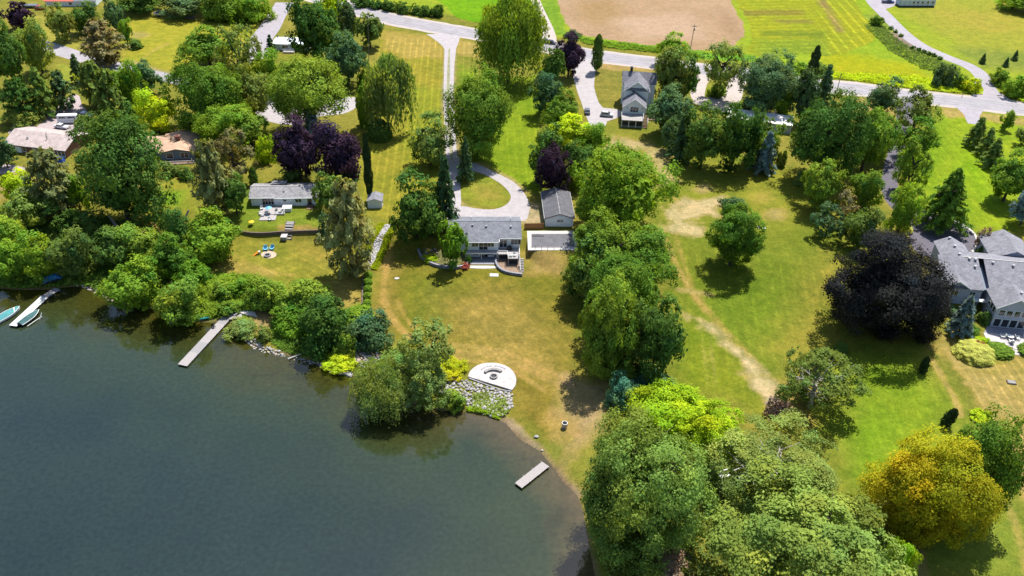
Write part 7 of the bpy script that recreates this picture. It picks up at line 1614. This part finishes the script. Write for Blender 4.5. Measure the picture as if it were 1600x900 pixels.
t = pole('slim pale light pole beside the dark driveway', 1393, 360, 9.5, (0, 0), False, 'metal', .11); b = MB(); b.bar((0, 0, 9.4), (.5, -.3, 9.7), .06); b.box(.3, .9, -.45, -.15, 9.65, 9.8); b.build('lamp_head', M['gel'], t)
t = pole('low mailbox post by the curving lane mouth', 1503, 151, 1.1, (0, 0), False, 'timber', .08); b = MB(); b.box(-.2, .2, -.3, .3, 1.1, 1.45); b.build('mailbox', M['black'], t, bevel=.08)
q = gp(882, 668); t = thing('burn_barrel', 'galvanised metal barrel standing alone on the dry shore lawn', 'barrel', q); b = MB(); n = 16
ring = lambda r_, z_: [(math.cos(2 * math.pi * i / n) * r_, math.sin(2 * math.pi * i / n) * r_, z_) for i in range(n)]
prof = [(.55, 0), (.55, .38), (.58, .42), (.55, .46), (.55, .85), (.58, .89), (.55, .93), (.55, 1.25), (.59, 1.3), (.48, 1.3), (.48, .25)]
vs = [v for r_, z_ in prof for v in ring(r_, z_)]; b.add(vs, [(k * n + i, k * n + (i + 1) % n, (k + 1) * n + (i + 1) % n, (k + 1) * n + i) for k in range(len(prof) - 1) for i in range(n)] + [tuple((len(prof) - 1) * n + i for i in range(n))]); b.build('drum', M['metal'], t)
q = gp(1190, 356); t = thing('utility_box', 'white utility cabinet on a slab on the big lawn', 'utility box', q, RAD(-5)); b = MB(); b.box(-1.1, 1.1, -.7, .7, 0, .15); b.build('slab', M['concrete'], t); b = MB(); b.box(-.7, .1, -.4, .4, .15, 1.0); b.build('cabinet', M['gel'], t, bevel=.04); b = MB(); b.bar((.6, 0, .15), (.6, 0, 1.3), .06); b.build('pipe', M['metal'], t)
q = gp(1580, 598); t = thing('septic_lid', 'dark square lid box on the dry lawn below the big house', 'lid', q, RAD(-8)); b = MB(); b.box(-.95, .95, -.6, .6, 0, .22); b.build('frame', M['timber'], t); b = MB(); b.box(-.75, .75, -.45, .45, .22, .3); b.build('lid', M['greystone'], t)
q = gp(1122, 784); t = thing('garden_bench', 'white seat glimpsed between the two huge near trees', 'seat', q + Vector((0, 0, 6.5)), .4); b = MB(); b.box(-.9, .9, -.5, .5, .4, .55); b.build('seat', M['gel'], t); b = MB(); b.box(-.9, .9, .45, .6, .55, 1.2); b.build('backrest', M['gel'], t); b = MB(); b.box(-.1, .1, -.1, .1, -6.5, .4); b.build('post', M['timber'], t)
for px, py, rx, lb in ((298, 71, 2.2, 'grey brush heap in the middle of the brush pile lawn'), (298, 26, 1.9, 'grey brush heap between trailer boat and huge bush')):
    q = un(px, py + 2, P); t = thing('brush_pile', lb, 'brush pile', q); rg = random.Random(px); b = MB()
    for i in range(150):
        a = rg.uniform(0, 6.28); rr = rx * rg.random() ** .5; p = Vector((math.cos(a) * rr, math.sin(a) * rr * .8, rg.uniform(.05, 1.2) * (1 - rr / rx * .7))); d = Vector((rg.uniform(-1, 1), rg.uniform(-1, 1), rg.uniform(-.3, .4))) * 1.1; b.bar(p - d, p + d, .045, 4)
    b.build('sticks', M['polewood'], t)['kind'] = 'stuff'; b = MB(); b.prism([(math.cos(i * .6) * rx * .95, math.sin(i * .6) * rx * .7) for i in range(10)], 0, .45); b.build('heap', M['polewood'], t)
q = gp(620, 435); k = MB(); k.prism([(-.6, -.3), (.1, -.5), (.7, -.1), (.5, .4), (-.4, .4)], -.05, .1); tag(k.build('flat_stone', M['paver'], None, q), 'pale flat stone in the lawn beside the worn track', 'stone')
